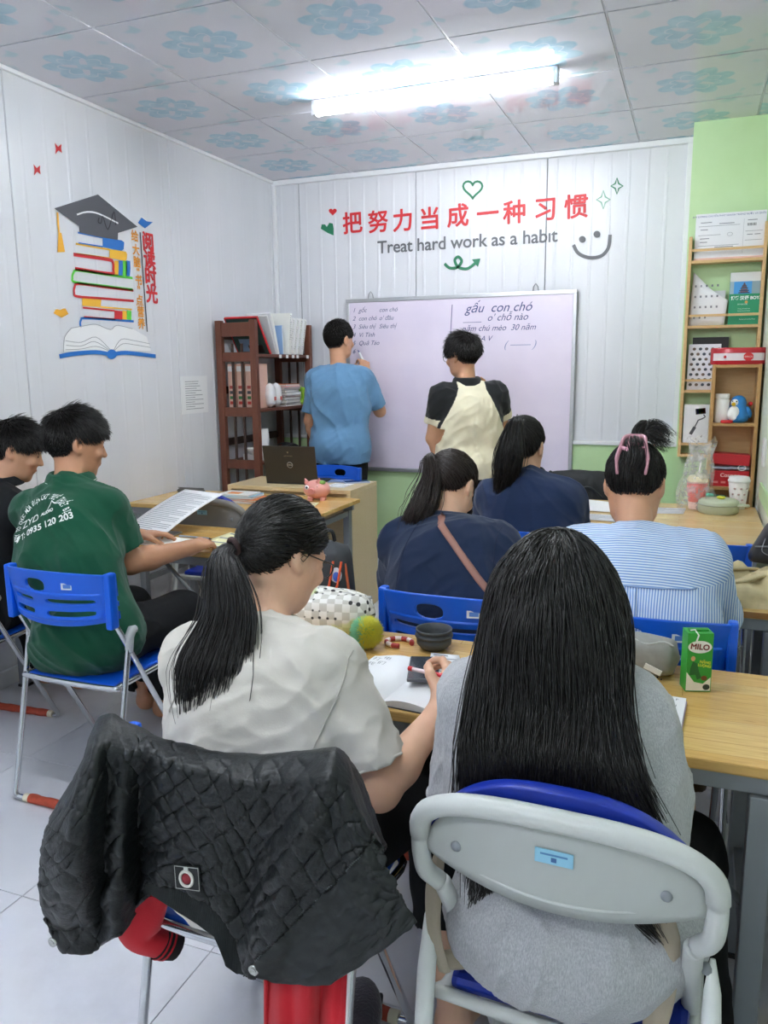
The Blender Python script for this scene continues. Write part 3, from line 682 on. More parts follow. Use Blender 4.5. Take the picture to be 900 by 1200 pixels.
# ------------------------------------------------------------------ small builders
M_PAPER = mat('#ececee', .6, name='paper'); M_INKTXT = mat('#7d8088', .7, name='print_grey'); M_BLACK = mat('#1b1c1e', .5, name='black_plastic')
def papersheet(name, label, quad, cat='paper', lines=0, group=None, th=.0012, m=None, curl=0.):
    """sheet through four corners (near-left, near-right, far-right, far-left), slightly bowed, with printed lines"""
    q = [Vector(p) for p in quad]; c = sum(q, Vector((0, 0, 0)))/4; t = thing(name, label, cat, c, group=group)
    def at(u, v, h=0.): p = q[0].lerp(q[1], u).lerp(q[3].lerp(q[2], u), v); return p-c+Vector((0, 0, curl*math.sin(PI*v)*1.+h))
    A = [[at(i/4, j/8) for i in range(5)] for j in range(9)]; o = G().grid(A).obj('sheet', m or M_PAPER, t); bake_mod(o, 'SOLIDIFY', thickness=th, offset=0)
    if lines:
        g = G()
        for k in range(lines):
            v = .9-.8*k/max(1, lines-1); u1 = .92 if k % 4 else .6; n = (q[1]-q[0]).cross(q[3]-q[0]).normalized(); n = n if n.z > 0 else -n
            g.raw([at(u, v+dv)+n*(th/2+.0006) for dv in (0, .22/lines) for u in (.1, .4, u1)], [(0, 1, 4, 3), (1, 2, 5, 4)])
        tag(g.obj('print', M_INKTXT, t), kind='stuff')
    return t
def flat_book(name, label, c, w, d, h, rz, cover, group=None, cat='book', soft=True):
    t = thing(name, label, cat, c, rz, group)
    G().box((-w/2+.002, -d/2+.003, .0015), (w/2-.003, d/2-.003, h-.0015)).obj('pages', mat('#e6e4de', .8), t)
    g = G().box((-w/2, -d/2, 0), (w/2, d/2, .0015)).box((-w/2, -d/2, h-.0015), (w/2, d/2, h)).box((-w/2-.001, -d/2, 0), (-w/2+.002, d/2, h)); g.obj('cover', mat(cover, .35), t); return t
def phone(name, label, c, w, d, h, rz, body='#2c2e33', screen='#15171b'):
    t = thing(name, label, 'phone', c, rz); G().box((-w/2, -d/2, 0), (w/2, d/2, h), bev=.003).obj('body', mat(body, .4), t); G().box((-w/2+.003, -d/2+.004, h), (w/2-.003, d/2-.004, h+.0006)).obj('screen', mat(screen, .08), t); return t

# ------------------------------------------------------------------ nearest table
Z = TZ+.0006
# open notebook
def open_notebook():
    c = W(478, 800, 2, Z); t = thing('open_notebook', 'open white notebook on the nearest table under the writing hand', 'notebook', (c.x, c.y, Z), -.10)
    for s, nm in ((-1, 'left_page'), (1, 'right_page')):
        A = [[(s*u*.15, -.145+.26*v, .0035+.018*math.sin(PI*min(1, u*1.05))**.8*(1-.55*u)+.002) for v in (0, .33, .66, 1)] for u in [i/10 for i in range(11)]]
        B = [[(p[0], p[1], .002) for p in r] for r in A]
        g = G().grid(A if s < 0 else [r[::-1] for r in A])
        for r1, r2 in ((0, -1),):
            for e in (0, -1): g.grid([[A[i][e] for i in range(11)], [B[i][e] for i in range(11)]], sm=False)
        g.grid([[A[-1][j] for j in range(4)], [B[-1][j] for j in range(4)]], sm=False)
        g.obj(nm, mat('#ecedf0', .6), t)
    G().box((-.153, -.148, 0), (.153, .118, .002)).obj('cover', mat('#4a4c52', .6), t)
    for k in range(7):
        x0 = -.12+.03*(k % 3); y0 = .07-.035*(k//3); V, F = text_mesh(['打', '电', '话', '我', '们', '吃', '饭'][k], .022)
        pydata('handwriting', [(x0+v.x, y0+v.y, .0235-.006*abs((k % 3)-1)) for v in V], F, M_INKTXT, t)
    return t
open_notebook()
papersheet('loose_sheet', 'loose sheet with blue print beside the phone on the nearest table', [W(500, 800, 2, Z+.03), W(546, 800, 2, Z+.026), W(538, 768, 2, Z+.012), W(505, 765, 2, Z+.014)], lines=8)
c = W(497, 786, 2, Z+.031); phone('phone', 'dark phone lying on the open notebook', (c.x, c.y, Z+.031), .075, .15, .009, .28, '#54575e', '#3a3f49')
c = W(507, 762, 2, Z); t = thing('collapsible_cup', 'dark grey collapsible cup on the nearest table', 'cup', (c.x, c.y+.012, Z))
G().lathe([(.026, 0), (.036, .006), (.047, .018), (.0475, .03), (.044, .032), (.050, .036), (.0505, .044), (.045, .045), (.0445, .05), (.049, .052), (.0495, .058), (.046, .058), (.041, .04), (.036, .02), (.0, .012)], n=32).obj('bowl', mat('#3b3e42', .55), t)
G().tube([(.0498*math.cos(2*PI*k/32), .0498*math.sin(2*PI*k/32), .040) for k in range(32)], .0022, 6, closed=True).obj('rim', mat('#2c2f33', .5), t)
# green milk carton
def carton():
    c = W(812, 806, 2, Z); t = thing('milk_carton', 'green chocolate milk carton standing on the nearest table', 'carton', (c.x+.004, c.y, Z), .30)
    w, d, h = .058, .044, .142; gm = mat('#2ea23a', .35); wm = mat('#f0efe9', .4)
    G().box((-w/2, -d/2, 0), (w/2, d/2, h), bev=.0012).obj('box', gm, t)
    F = lambda x, z, k=0: Vector((x, -d/2-.0004-.0003*k, z))
    def el(cx, cz, rx, rz_, k, m, nm, n=22): G().prism([F(cx+rx*math.cos(2*PI*i/n), cz+rz_*math.sin(2*PI*i/n), k) for i in range(n)], (0, -.0002, 0)).obj(nm, m, t)
    el(-.001, h-.033, .027, .015, 0, wm, 'logo_patch'); put_text('logo', 'MILO', Matrix.Translation(F(-.001, h-.033, 2)) @ Matrix.Rotation(PI/2, 4, 'X') @ Matrix.Rotation(-.08, 4, 'Z'), mat('#7a2626', .5), t, size=.0185, fat=.0007)
    G().prism([F(-w/2+.001, .003), F(w/2-.002, .003), F(w/2-.002, .036), F(.01, .02), (F(-.01, .024)), F(-w/2+.001, .048)], (0, -.0002, 0)).obj('milk_splash', wm, t)
    G().prism([F(-.020, .058, 1), F(-.015, .074, 1), F(-.006, .070, 1), F(.0, .05, 1), (F(.006, .034, 1)), F(-.004, .030, 1), F(-.008, .042, 1), F(-.022, .040, 1)], (0, -.0002, 0)).obj('runner_jersey', mat('#1c6b32', .5), t)
    el(-.015, .081, .005, .006, 1, mat('#d9a878', .5), 'runner_head'); el(.012, .034, .007, .006, 1, mat('#7a4a2a', .5), 'cocoa_chunk'); el(.018, .012, .008, .007, 1, mat('#2b3b34', .5), 'nutrition_mark')
    put_text('slogan', 'NĂNG\nLƯỢNG', Matrix.Translation(F(.012, .068, 1)) @ Matrix.Rotation(PI/2, 4, 'X') @ Matrix.Rotation(-.15, 4, 'Z'), mat('#d9e64a', .5), t, size=.0085, bold=.0004)
    g = G().box((-.022, -.006, h+.0005), (.022, .006, h+.0035)); g.obj('top_seam', mat('#2a9236', .4), t)
    G().prism([(w/2+.0004, -.004, h-.02), (w/2+.0004, .012, h-.012), (w/2+.0004, .005, h-.002), (w/2+.0004, -.008, h-.002)], (.0003, 0, 0)).obj('folded_ear', mat('#23803a', .4), t)
    G().tube([(-.022, -.012, h+.003), (-.012, -.014, h+.006), (-.006, -.0245, h-.004), (-.010, -.0245, h-.018)], .0018, 6).obj('straw', wm, t)
    g = G()
    for k in range(7): g.box((w/2+.0002, -.014, .03+.011*k), (w/2+.0005, .010-.006*(k % 2), .035+.011*k))
    tag(g.obj('side_print', mat('#8fce96', .5), t), kind='stuff')
carton()
def pencil_case():
    c = W(755, 792, 2, Z); t = thing('pencil_case', 'grey soft pencil case with zip lying on the nearest table', 'pencil case', (c.x-.02, c.y+.035, Z), -.12)
    A = []
    for i in range(17):
        u = i/16; x = -.1+.2*u; e = (1-abs(2*u-1)**7)**.35*.98+.02; row = []
        for k in range(24):
            a = 2*PI*k/24; cx, sz = math.cos(a), math.sin(a); row.append((x, .048*e*math.copysign(abs(cx)**.7, cx), .046+.046*e*math.copysign(abs(sz)**.65, sz)+.002*math.sin(9*u+3*a)))
        A.append(row)
    G().grid(A, closed=True).obj('body', mat('#8f8d88', .55, var=.1, bump=.3, scale=40), t)
    P = [(-.088+.176*k/16, -.03+.006*math.sin(k), .086-.004*math.sin(k*.8)) for k in range(17)]; g = G().tube(P, .0045, 6, flat=(.6, 1)); g.obj('zip', mat('#b5b3ae', .4), t)
    g = G().box((-.02, -.054, .02), (.022, -.049, .033)); g.xf(Matrix.Translation((.036, .001, .002)) @ Matrix.Rotation(.35, 4, 'Y')).obj('patch', mat('#e6e5e0', .5), t)
    for k in range(4): G().ball((.040+.009*k, -.0535, .0165-.0034*k), (.0022, .002, .0022), 6, 4).obj('eyelet', M_BLACK, t)
pencil_case()
c = W(768, 850, 2, Z); t = thing('notebook', 'white notebook beside the long haired girl, in front of the pencil case', 'notebook', (c.x-.035, c.y+.03, Z), -.05)
G().box((-.09, -.12, 0), (.09, .12, .003)).obj('cover', mat('#b9a0c4', .5), t); G().box((-.088, -.118, .0031), (.088, .118, .011)).obj('pages', M_PAPER, t)
for k in range(6): put_text('handwriting', ['F', '1', '2', '3', '4', '5'][k], Matrix.Translation((.07, .1-.035*k, .0118)), M_INKTXT, t, size=.016)
# chequered pouch with a pom-pom charm
def m_check():
    t = NT('heart_chequered_cloth'); c = t.coord('Object', (1, 1, 1)); ch = t.add('ShaderNodeTexChecker', i_Scale=46.); t.link(c, ch.inputs[0]); ch.inputs[1].default_value = lin('#e9e7e2'); ch.inputs[2].default_value = lin('#c9c6be')
    v = t.add('ShaderNodeTexVoronoi', i_Scale=46.); v.inputs['Randomness'].default_value = .15; t.link(c, v.inputs['Vector'])
    d = t.ramp(v.outputs['Distance'], [(.27, (1, 1, 1, 1)), (.33, (0, 0, 0, 1))]); col = t.mix(d, ch.outputs[0], lin('#2b2a2d'))
    n = t.noise(t.coord('Object'), 12, 2); col = t.mix(t.ramp(n, [(.55, (0, 0, 0, 1)), (.62, (.55, .55, .55, 1))]), col, lin('#cfe07a')); t.base(col); t.set(.7); return t.m
t = thing('chequered_pouch', 'cream chequered pouch with black hearts on the nearest table', 'pouch', (-.93, 1.975, Z), .15); A = []
for i in range(15):
    u = i/14; x = -.125+.25*u; e = (1-abs(2*u-1)**5)**.45*.97+.03; A.append([(x, (.058*math.cos(a))*e, .07+.07*e*math.copysign(abs(math.sin(a))**.7, math.sin(a))*(1-.18*u)+.006*math.sin(7*u+4*a)*(1 if math.sin(a) > -.3 else 0)) for a in [2*PI*k/20 for k in range(20)]])
G().grid(A, closed=True).obj('body', m_check(), t); G().tube([(-.115+.23*k/10, .004*math.sin(k), .135-.02*k/10+.004*math.sin(2*k)) for k in range(11)], .005, 6).obj('zip', mat('#b9b7b4', .4), t)
t = thing('pompom_charm', 'fluffy yellow and green pompom charm lying before the chequered pouch', 'pompom', (-.797, 1.905, Z+.046))
def fuzz(n, r, sel):
    g = G()
    for k in range(n):
        z = 1-2*(k+.5)/n; a = k*2.39996; d = Vector((math.sqrt(1-z*z)*math.cos(a), math.sqrt(1-z*z)*math.sin(a), z))
        if not sel(d): continue
        d = (d+Vector((random.uniform(-.25, .25), random.uniform(-.25, .25), random.uniform(-.25, .25)))).normalized(); L = r*random.uniform(.88, 1.02)
        s = d.orthogonal().normalized()*.0022; s2 = d.cross(s).normalized()*.0022; p = d*r*.5; q = d*L
        q.z = max(q.z, -.0455)
        g.raw([p+s, p-s*.5+s2, p-s*.5-s2, q], [(0, 1, 3), (1, 2, 3), (2, 0, 3)], 0, True)
    return g
tag(fuzz(2600, .05, lambda d: d.x+d.z*.1 > -.12).obj('yellow_tufts', mat('#dfd84a', .8, var=.15), t), kind='stuff'); tag(fuzz(2600, .05, lambda d: d.x+d.z*.1 <= -.12).obj('green_tufts', mat('#7fc79a', .8, var=.15), t), kind='stuff'); G().ball((0, 0, 0), .032).obj('core', mat('#b9cf62', .9), t)
t = thing('striped_cord', 'red and white twisted cord beside the pompom', 'cord', (-.725, 1.965, Z))
for k in range(9):
    a0, a1 = k*.55, k*.55+.6; G().tube([(.03*math.cos(a)*1.2, .03*math.sin(a), .007) for a in (a0, (a0+a1)/2, a1)], .0068, 7).obj('cord_band', mat(('#a83a3a', '#e4d6d0')[k % 2], .7), t)
# black backpack behind the pouch
t = thing('backpack', 'black backpack with orange straps and blue white badge behind the chequered pouch', 'backpack', (-.992, 2.088, TZ), .1); A = []
for j in range(13):
    v = j/12; e = (1-abs(2*v-1)**6)**.4*.95+.05; A.append([((.085-.02*v)*e*math.copysign(abs(math.cos(a))**.6, math.cos(a)), .05*e*math.copysign(abs(math.sin(a))**.7, math.sin(a)), .002+.25*v) for a in [2*PI*k/24 for k in range(24)]])
G().grid(A, closed=True).obj('body', mat('#33363b', .7, bump=.3, scale=60), t)
for x in (.02, .045): G().tube([(x-.02, -.052, .09), (x, -.056, .13), (x+.012, -.052, .2)], .004, 6).obj('orange_strap', mat('#d7562c', .6), t)
G().tube([(.062, -.03, .01), (.074, -.034, .1), (.06, -.03, .19)], .0045, 6).obj('side_zip', mat('#b5562f', .6), t)
G().ball((.036, -.046, .158), (.020, .006, .024), 14, 8).obj('badge', mat('#cfd4de', .4), t); G().ball((.040, -.0505, .154), (.011, .004, .015), 12, 8).obj('badge_center', mat('#3f63c4', .4), t)
G().tube(spline([(-.02, 0, .25), (-.015, -.01, .28), (.015, -.01, .28), (.02, 0, .25)], 5), .006, 6).obj('handle', M_BLACK, t)

# ------------------------------------------------------------------ tables ahead on the right
def lump(name, label, cat, c, prof, m, rz=0., seed=1., amp=.012, parts=None, n=40):
    """soft folded heap: a mound over an oval footprint with creases"""
    t = thing(name, label, cat, c, rz); rx, ry, h = prof; A = []
    for j in range(14):
        v = j/13; r = math.cos(v*PI/2)**.55; z = h*math.sin(v*PI/2)**.8; row = []
        for k in range(n):
            a = 2*PI*k/n; q = Vector((rx*r*math.cos(a), ry*r*math.sin(a), z)); f = noise.noise(Vector((q.x*14+seed, q.y*14, q.z*22)))+.6*noise.noise(Vector((q.x*30+seed, q.y*10, q.z*10+3)))
            w = 1 if j else .3
            row.append((q.x*(1+.9*amp/.012*.12*f*w), q.y*(1+.12*f*w), max(.0, q.z+amp*f*math.sin(v*PI/2)*1.6)))
        A.append(row)
    g = G().grid(A, closed=True); g.raw(A[0], [tuple(range(n))[::-1]]); g.obj('cloth', m, t); return t
m_beige = mat('#c8b78f', .85, var=.06, bump=.25, scale=50, name='beige_cotton')
t = lump('folded_jacket', 'beige jacket folded on the table beside the striped shirt woman', 'jacket', (.195, 2.79, TZ), (.185, .15, .085), m_beige, .1, 5., .02)
G().tube(spline([(-.12, -.08, .06), (-.04, -.1, .075), (.04, -.05, .085), (.1, -.085, .06)], 5), .012, 8, flat=(.6, 1.4)).obj('sleeve_fold', m_beige, t)
G().tube(spline([(-.15, .02, .055), (-.06, .0, .088), (.03, .05, .08)], 5), .010, 8, flat=(.6, 1.4)).obj('collar_fold', m_beige, t)
t = thing('black_bag', 'black leather bag leaning over the beige jacket at the right edge', 'bag', (.265, 2.95, TZ+.075), .1); A = []
for j in range(13):
    v = j/12; e = (1-abs(2*v-1)**6)**.4*.95+.05; A.append([((.085-.045*v)*e*math.copysign(abs(math.cos(a))**.6, math.cos(a))+.035*v, .06*e*math.copysign(abs(math.sin(a))**.7, math.sin(a)), .16*v) for a in [2*PI*k/24 for k in range(24)]])
G().grid(A, closed=True).obj('body', mat('#2b2c30', .38, bump=.3, scale=70), t); G().tube([(-.06, -.05, .07), (-.02, -.064, .075), (.05, -.06, .09)], .003, 6).obj('zip', mat('#77797d', .3, .6), t); G().tube(spline([(-.03, -.055, .1), (-.04, -.075, .06), (.0, -.075, .05), (.03, -.06, .1)], 5), .0015, 5).obj('thin_strap', mat('#8f9094', .4), t)
papersheet('loose_sheet', 'white loose sheets before the woman in stripes, nearer the viewer', [(-.62, 3.98, TZ+.004), (-.28, 3.94, TZ+.004), (-.3, 4.12, TZ+.003), (-.6, 4.14, TZ+.003)], lines=6)
papersheet('loose_sheet', 'printed white sheet between the striped woman and the green case', [(-.28, 4.22, TZ+.002), (-.03, 4.28, TZ+.002), (-.02, 4.45, TZ+.002), (-.26, 4.42, TZ+.002)], lines=8)
papersheet('loose_sheet', 'white sheets before the black jacket on the furthest table', [(-.62, 4.22, TZ+.006), (-.36, 4.2, TZ+.004), (-.36, 4.5, TZ+.004), (-.6, 4.55, TZ+.012)], curl=.01)
t = thing('paper_clip', 'small black clip lying on the white sheets', 'clip', (-.54, 4.07, TZ+.0055), .1); G().box((-.035, -.008, 0), (.035, .008, .012), bev=.003).obj('body', M_BLACK, t); G().box((-.02, -.009, .003), (.0, -.0085, .009)).obj('label', M_INKTXT, t)
# plastic bag with a drink cup
def m_clearbag():
    t = NT('clear_plastic_bag'); b = t.b; b.inputs['Roughness'].default_value = .25; t.base(lin('#eef0f2'))
    n = t.noise(t.coord('Object'), 18, 4, .6); b.inputs['Transmission Weight'].default_value = 0
    t.link(t.ramp(n, [(.4, (.12, .12, .12, 1)), (.7, (.45, .45, .45, 1))]), b.inputs['Alpha']); t.bump(n, .8, .01); return t.m
c = W(814, 596, 2, TZ); cx0, cy0 = c.x, c.y-.02
t = thing('drink_cup', 'red and white drink cup inside the clear plastic bag', 'cup', (cx0+.005, cy0, TZ+.003))
G().lathe([(.036, 0), (.047, .10), (.050, .145), (.052, .147), (.050, .149), (.047, .146), (.0, .144)], n=24, mi=0).obj('cup_body', mat('#e9c4bf', .3), t)
G().lathe([(.0405, .04), (.0478, .105), (.0508, .139), (.0478, .139)], n=24).obj('red_sleeve', mat('#d84a40', .4), t)
G().lathe([(.053, .147), (.053, .156), (.04, .175), (.0, .178)], n=24).obj('lid', mat('#e9dcb4', .35), t); G().tube([(.005, 0, .178), (.012, 0, .25)], .004, 8).obj('straw', mat('#efe9e4', .4), t)
t = thing('plastic_bag', 'crumpled clear plastic bag standing round the drink cup', 'bag', (cx0, cy0, TZ+.001)); A = []
for j in range(18):
    v = j/17; R = .078-.018*v+.012*math.sin(v*7); row = []
    for k in range(36):
        a = 2*PI*k/36; f = noise.noise(Vector((math.cos(a)*2, math.sin(a)*2, v*4)))*.35; q = R*(1+f*(.4+v)); row.append((q*math.cos(a)*1.1+.012*v, q*math.sin(a)*(1-.5*v**2), .365*v*(1-.06*math.sin(3*a)*v)))
    A.append(row)
G().grid(A, closed=True).obj('film', m_clearbag(), t)
c = W(862, 588, 2, TZ); t = thing('paper_cup', 'white printed paper cup with white lid near the shelf unit', 'cup', (c.x, 4.545, TZ+.0005))
G().lathe([(.036, 0), (.052, .145), (.05, .145), (.0, .143)], n=28).obj('cup_body', mat('#ece6e2', .5), t)
G().lathe([(.055, .143), (.056, .152), (.052, .154), (.051, .168), (.045, .170), (.0, .166)], n=28).obj('lid', mat('#f0efed', .35), t)
for k in range(9):
    a = -PI/2-.9+.22*k; r = .0365+.016*(.05+.028*(k % 3))/.145+.0006; G().ball((r*math.cos(a)*1.01, r*math.sin(a)*1.01, .05+.03*(k % 3)), (.007, .003, .005), 8, 5, M=Matrix.Rotation(a+PI/2, 3, 'Z')).obj('printed_motif', mat('#c8a9a4', .6), t)
c = W(848, 603, 2, TZ); t = thing('round_case', 'sage green round zipped case on the furthest table', 'case', (.135, 4.385, TZ+.0005))
G().lathe([(.09, 0), (.098, .008), (.1, .04), (.097, .062), (.085, .07), (.0, .074)], n=36).obj('case_body', mat('#b9c0a8', .6, bump=.1, scale=80), t)
G().tube([(.1*math.cos(2*PI*k/36), .1*math.sin(2*PI*k/36), .045) for k in range(36)], .0035, 6, closed=True).obj('zip', mat('#9da38e', .5), t)
G().tube(spline([(.09, -.05, .045), (.135, -.06, .05), (.135, -.02, .045), (.1, .0, .045)], 5), .007, 6).obj('strap', mat('#b9c0a8', .6), t)
G().ball((.01, -.02, .082), (.022, .016, .009), 12, 7).obj('yellow_charm', mat('#d9d243', .5), t); G().ball((.013, -.02, .090), (.01, .009, .005), 10, 6).obj('charm_patch', mat('#34503a', .5), t)
c = W(836, 580, 1, 4.57); t = thing('green_bottle', 'teal green capped bottle lying behind the round case', 'bottle', (c.x, 4.585, TZ+.03), .4)
G().tube([(-.01, 0, .01), (.06, 0, 0)], [.026, .03], 14).obj('bottle_body', mat('#1d4f45', .25), t); G().tube([(-.055, 0, .022), (-.011, 0, .0105)], [.022, .03], 14).obj('cap', mat('#2fc79d', .3), t)
# ------------------------------------------------------------------ wall rack contents
def stand_sheet(name, label, x0, x1, z0, z1, y, lean, m, cat='paper', thick=.004):
    t = thing(name, label, cat, ((x0+x1)/2, y, z0)); w = (x1-x0)/2; h = z1-z0
    M = Matrix.Rotation(-lean, 4, 'X'); g = G().box((-w, 0, 0), (w, thick, h), bev=.0008).xf(M); g.obj('sheet', m, t); return t, M, w, h
t, M, w, h = stand_sheet('form_sheets', 'stack of large printed forms at the top of the wooden rack', -.06, .315, 2.098, 2.36, 5.19, .06, mat('#e8e9ec', .5), thick=.02)
put_text('heading', 'EMV EXPRESS CHUYỂN PHÁT NHANH TRONG NƯỚC VÀ QUỐC TẾ', M @ Matrix.Translation((0, -.0008, h-.016)) @ Matrix.Rotation(PI/2, 4, 'X'), mat('#4b5a8f', .6), t, size=.0135)
for x0, z0, x1, z1 in ((-.17, .08, .05, .081), (-.17, .14, -.05, .141), (.07, .03, .071, .22), (-.17, .19, .05, .191), (.08, .15, .17, .151), (.08, .1, .17, .101)): G().box((x0, -.001, z0), (x1, -.0006, z1+.001)).xf(M).obj('form_rule', M_INKTXT, t)
for k in range(8): G().box((.09+.006*k, -.0011, .18), (.093+.006*k, -.0006, .195)).xf(M).obj('barcode_bar', M_BLACK, t)
for x, z, w2 in ((-.16, .21, .06), (-.16, .17, .04), (-.16, .12, .05), (-.16, .1, .04), (-.06, .2, .08), (-.08, .07, .1), (.09, .21, .05), (.09, .13, .03), (.13, .13, .03)): G().box((x, -.0011, z), (x+w2, -.0006, z+.004)).xf(M).obj('form_text', M_INKTXT, t)
G().tube([(.0+.014*math.cos(2*PI*k/16), -.001, .14+.01*math.sin(2*PI*k/16)) for k in range(16)], .0008, 4, closed=True).xf(M).obj('stamp', M_INKTXT, t)
G().box((-w+.001, -.004, .002), (w-.001, -.0012, .012)).xf(M).obj('pink_sheet_edges', mat('#e3b9ae', .6), t)
# curled notebook page
t = thing('curled_notebook', 'white notebook with curled pages on the rack second shelf', 'notebook', (-.065, 5.2, 1.727)); A = []
for i in range(11):
    u = i/10; x = .195*u; top = .31-.0*u if u < .05 else .31-.17*(u**1.3)-.03*math.sin(u*PI); A.append([(x-.004+.012*v, .0-.02*math.sin(PI*u)*v-.045*(u**2)*v+.028*v, top*v+.0) for v in [j/6 for j in range(7)]])
o = G().grid(A).obj('curled_page', mat('#e7e8ea', .5), t); bake_mod(o, 'SOLIDIFY', thickness=.004, offset=1)
for r in range(4):
    for k in range(5 if r else 3): G().box((.02+.03*k, -.014-.002*k, .04+.06*r), (.03+.03*k, -.0125-.002*k, .052+.06*r)).obj('handwriting', M_INKTXT, t)
G().box((0, .03, 0), (.19, .034, .2)).obj('back_page', mat('#d5d8d8', .5), t)
# green textbook
t, M, w, h = stand_sheet('textbook', 'green Chinese textbook with a temple photo on the rack second shelf', .145, .31, 1.727, 2.025, 5.185, .08, mat('#1f9464', .3), 'book', .022)
def fb(name, x0, x1, z0, z1, m, k=1): G().box((x0, -.0005*k-.0003, z0), (x1, -.0005*k+.0002, z1)).xf(M).obj(name, m, t)
fb('white_band', -.0815, .0815, .245, .297, mat('#dfe3e2', .4)); fb('sky_photo', -.06, .035, .175, .245, mat('#4aa0e0', .4)); fb('side_photo', -.0815, -.06, .175, .245, mat('#9bb6c4', .4)); fb('side_photo', .035, .0815, .175, .245, mat('#8fa8b0', .4))
for z, w2 in ((.178, .03), (.19, .026), (.203, .02), (.215, .013), (.226, .005)): fb('temple_roof', -.005-w2, -.005+w2, z, z+.006, mat('#274a63', .5), 2); fb('temple_wall', -.005-w2*.7, -.005+w2*.7, z+.006, z+.011, mat('#7d4a3a', .5), 2)
put_text('title', '博雅汉语 BOYA', M @ Matrix.Translation((.01, -.0011, .15)) @ Matrix.Rotation(PI/2, 4, 'X'), mat('#f2f4f2', .4), t, size=.024, bold=.0008)
for z, x, s in ((.115, -.03, .009), (.09, -.02, .007), (.078, -.02, .007), (.03, .0, .009)): put_text('subtitle', '准中级加速篇' if z > .1 else 'Peking University Press', M @ Matrix.Translation((x+.02, -.0011, z)) @ Matrix.Rotation(PI/2, 4, 'X'), mat('#cfe8da', .5), t, size=s)
G().lathe([(.008, 0), (.008, .0006)], n=14).xf(M @ Matrix.Translation((.01, -.0008, .127)) @ Matrix.Rotation(PI/2, 4, 'X')).obj('seal', mat('#e0a05a', .5), t)
# picture sticker sheet
t, M, w, h = stand_sheet('sticker_sheet', 'white sheet of small printed stickers on the rack third shelf', -.06, .12, 1.352, 1.62, 5.19, .06, mat('#e4e3ea', .35))
for r in range(8):
    for k in range(5):
        x = -.07+.034*k+(.012 if r % 2 else 0)
        if x > .085: continue
        G().ball((x, -.0006, .03+.03*r), (.010, .0012, .009), 8, 5).xf(M).obj('small_sticker', mat(('#4a4440', '#6b5a50', '#3f4a5a')[(r+k) % 3], .5), t)
t, M, w, h = stand_sheet('dark_folder', 'dark folder standing behind the sticker sheet', -.04, .16, 1.352, 1.66, 5.215, .02, M_BLACK, 'folder', .012)
# gimbal box
t, M, w, h = stand_sheet('gimbal_box', 'white box printed with a phone stabiliser on the lowest rack shelf', -.065, .075, 1.037, 1.265, 5.16, 0., mat('#e6e8ea', .4), 'box', .06)
def gb(name, P, wd, m): g = G(); ribbon(g, [(x, -.0006, z) for x, z in P], wd, NB, .0003); g.obj(name, m, t)
m_dk = mat('#4a4d52', .5); gb('printed_handle', [(-.028, .05), (-.005, .095)], .018, m_dk); gb('printed_arm', [(-.005, .095), (.012, .135), (.035, .145), (.05, .155), (.04, .17)], .007, m_dk)
gb('printed_phone', [(-.005, .185), (.05, .192)], .034, M_BLACK)
for k, cc in enumerate(('#4a7bd0', '#57b86a', '#e0b03a', '#d6553f')): gb('printed_screen', [(.0+.012*k, .1868+.0015*k), (.0115+.012*k, .1883+.0015*k)], .026, mat(cc, .4))
t, M, w, h = stand_sheet('slim_box', 'slim white box beside the stabiliser box on the rack', .082, .118, 1.037, 1.24, 5.165, 0., mat('#dfe0ea', .4), 'box', .05); G().box((-.012, -.0006, .03), (.012, -.0001, .12)).obj('label', mat('#c5c8dc', .5), t)
# ------------------------------------------------------------------ shelf unit contents (origin NX0, NY0)
zt = 1.4985
t = thing('gift_tin', 'red gift tin with a white label on top of the shelf unit', 'tin', (.205, 4.97, zt)); A = []
for j, (e, z) in enumerate(((.96, 0), (1, .008), (1, .085), (.97, .092))): A.append([(.145*e*math.copysign(abs(math.cos(a))**.75, math.cos(a)), .105*e*math.copysign(abs(math.sin(a))**.75, math.sin(a)), z) for a in [2*PI*k/36 for k in range(36)]])
g = G().grid(A, closed=True); g.raw(A[-1], [tuple(range(36))]); g.raw(A[0], [tuple(range(36))[::-1]]); g.obj('tin_body', mat('#bd2733', .25), t)
g = G(); 
for dz0, dz1 in ((.022, .062),):
    A = [[(.1455*math.copysign(abs(math.cos(a))**.75, math.cos(a)), .1055*math.copysign(abs(math.sin(a))**.75, math.sin(a)), z) for a in [PI*1.17+PI*.66*k/14 for k in range(15)]] for z in (dz0, dz1)]; g.grid(A)
g.obj('label_band', mat('#e6d9dc', .4), t)
A = [[(x, -.1066-.0006*0, z) for x in (.02, .075)] for z in (.018, .066)]
G().prism([(.048+.026*math.cos(2*PI*k/8+.4), -.1062, .042+.024*math.sin(2*PI*k/8+.4)) for k in range(8)], (0, -.001, 0)).obj('emblem', m_red, t); G().ball((-.07, -.1035, .042), (.008, .004, .008), 10, 6).obj('emblem', m_red, t)
put_text('emblem_text', 'BIBICA', Matrix.Translation((.048, -.1076, .042)) @ Matrix.Rotation(PI/2, 4, 'X'), mat('#f0d8d0', .5), t, size=.013)
zs = 1.1765
t = thing('white_jar', 'white plastic jar with screw lid on the shelf unit', 'jar', (.1365, 4.93, zs)); G().lathe([(.036, 0), (.04, .004), (.04, .125), (.034, .134)], n=26).obj('jar_body', mat('#efeff0', .35), t); G().lathe([(.036, .1345), (.038, .137), (.038, .158), (.035, .162), (0, .162)], n=26).obj('screw_lid', mat('#f4f4f4', .35), t)
t = thing('penguin_toy', 'blue and white penguin figurine with yellow beak', 'toy', (.222, 4.935, zs))
m_pb = mat('#2a86cf', .3)
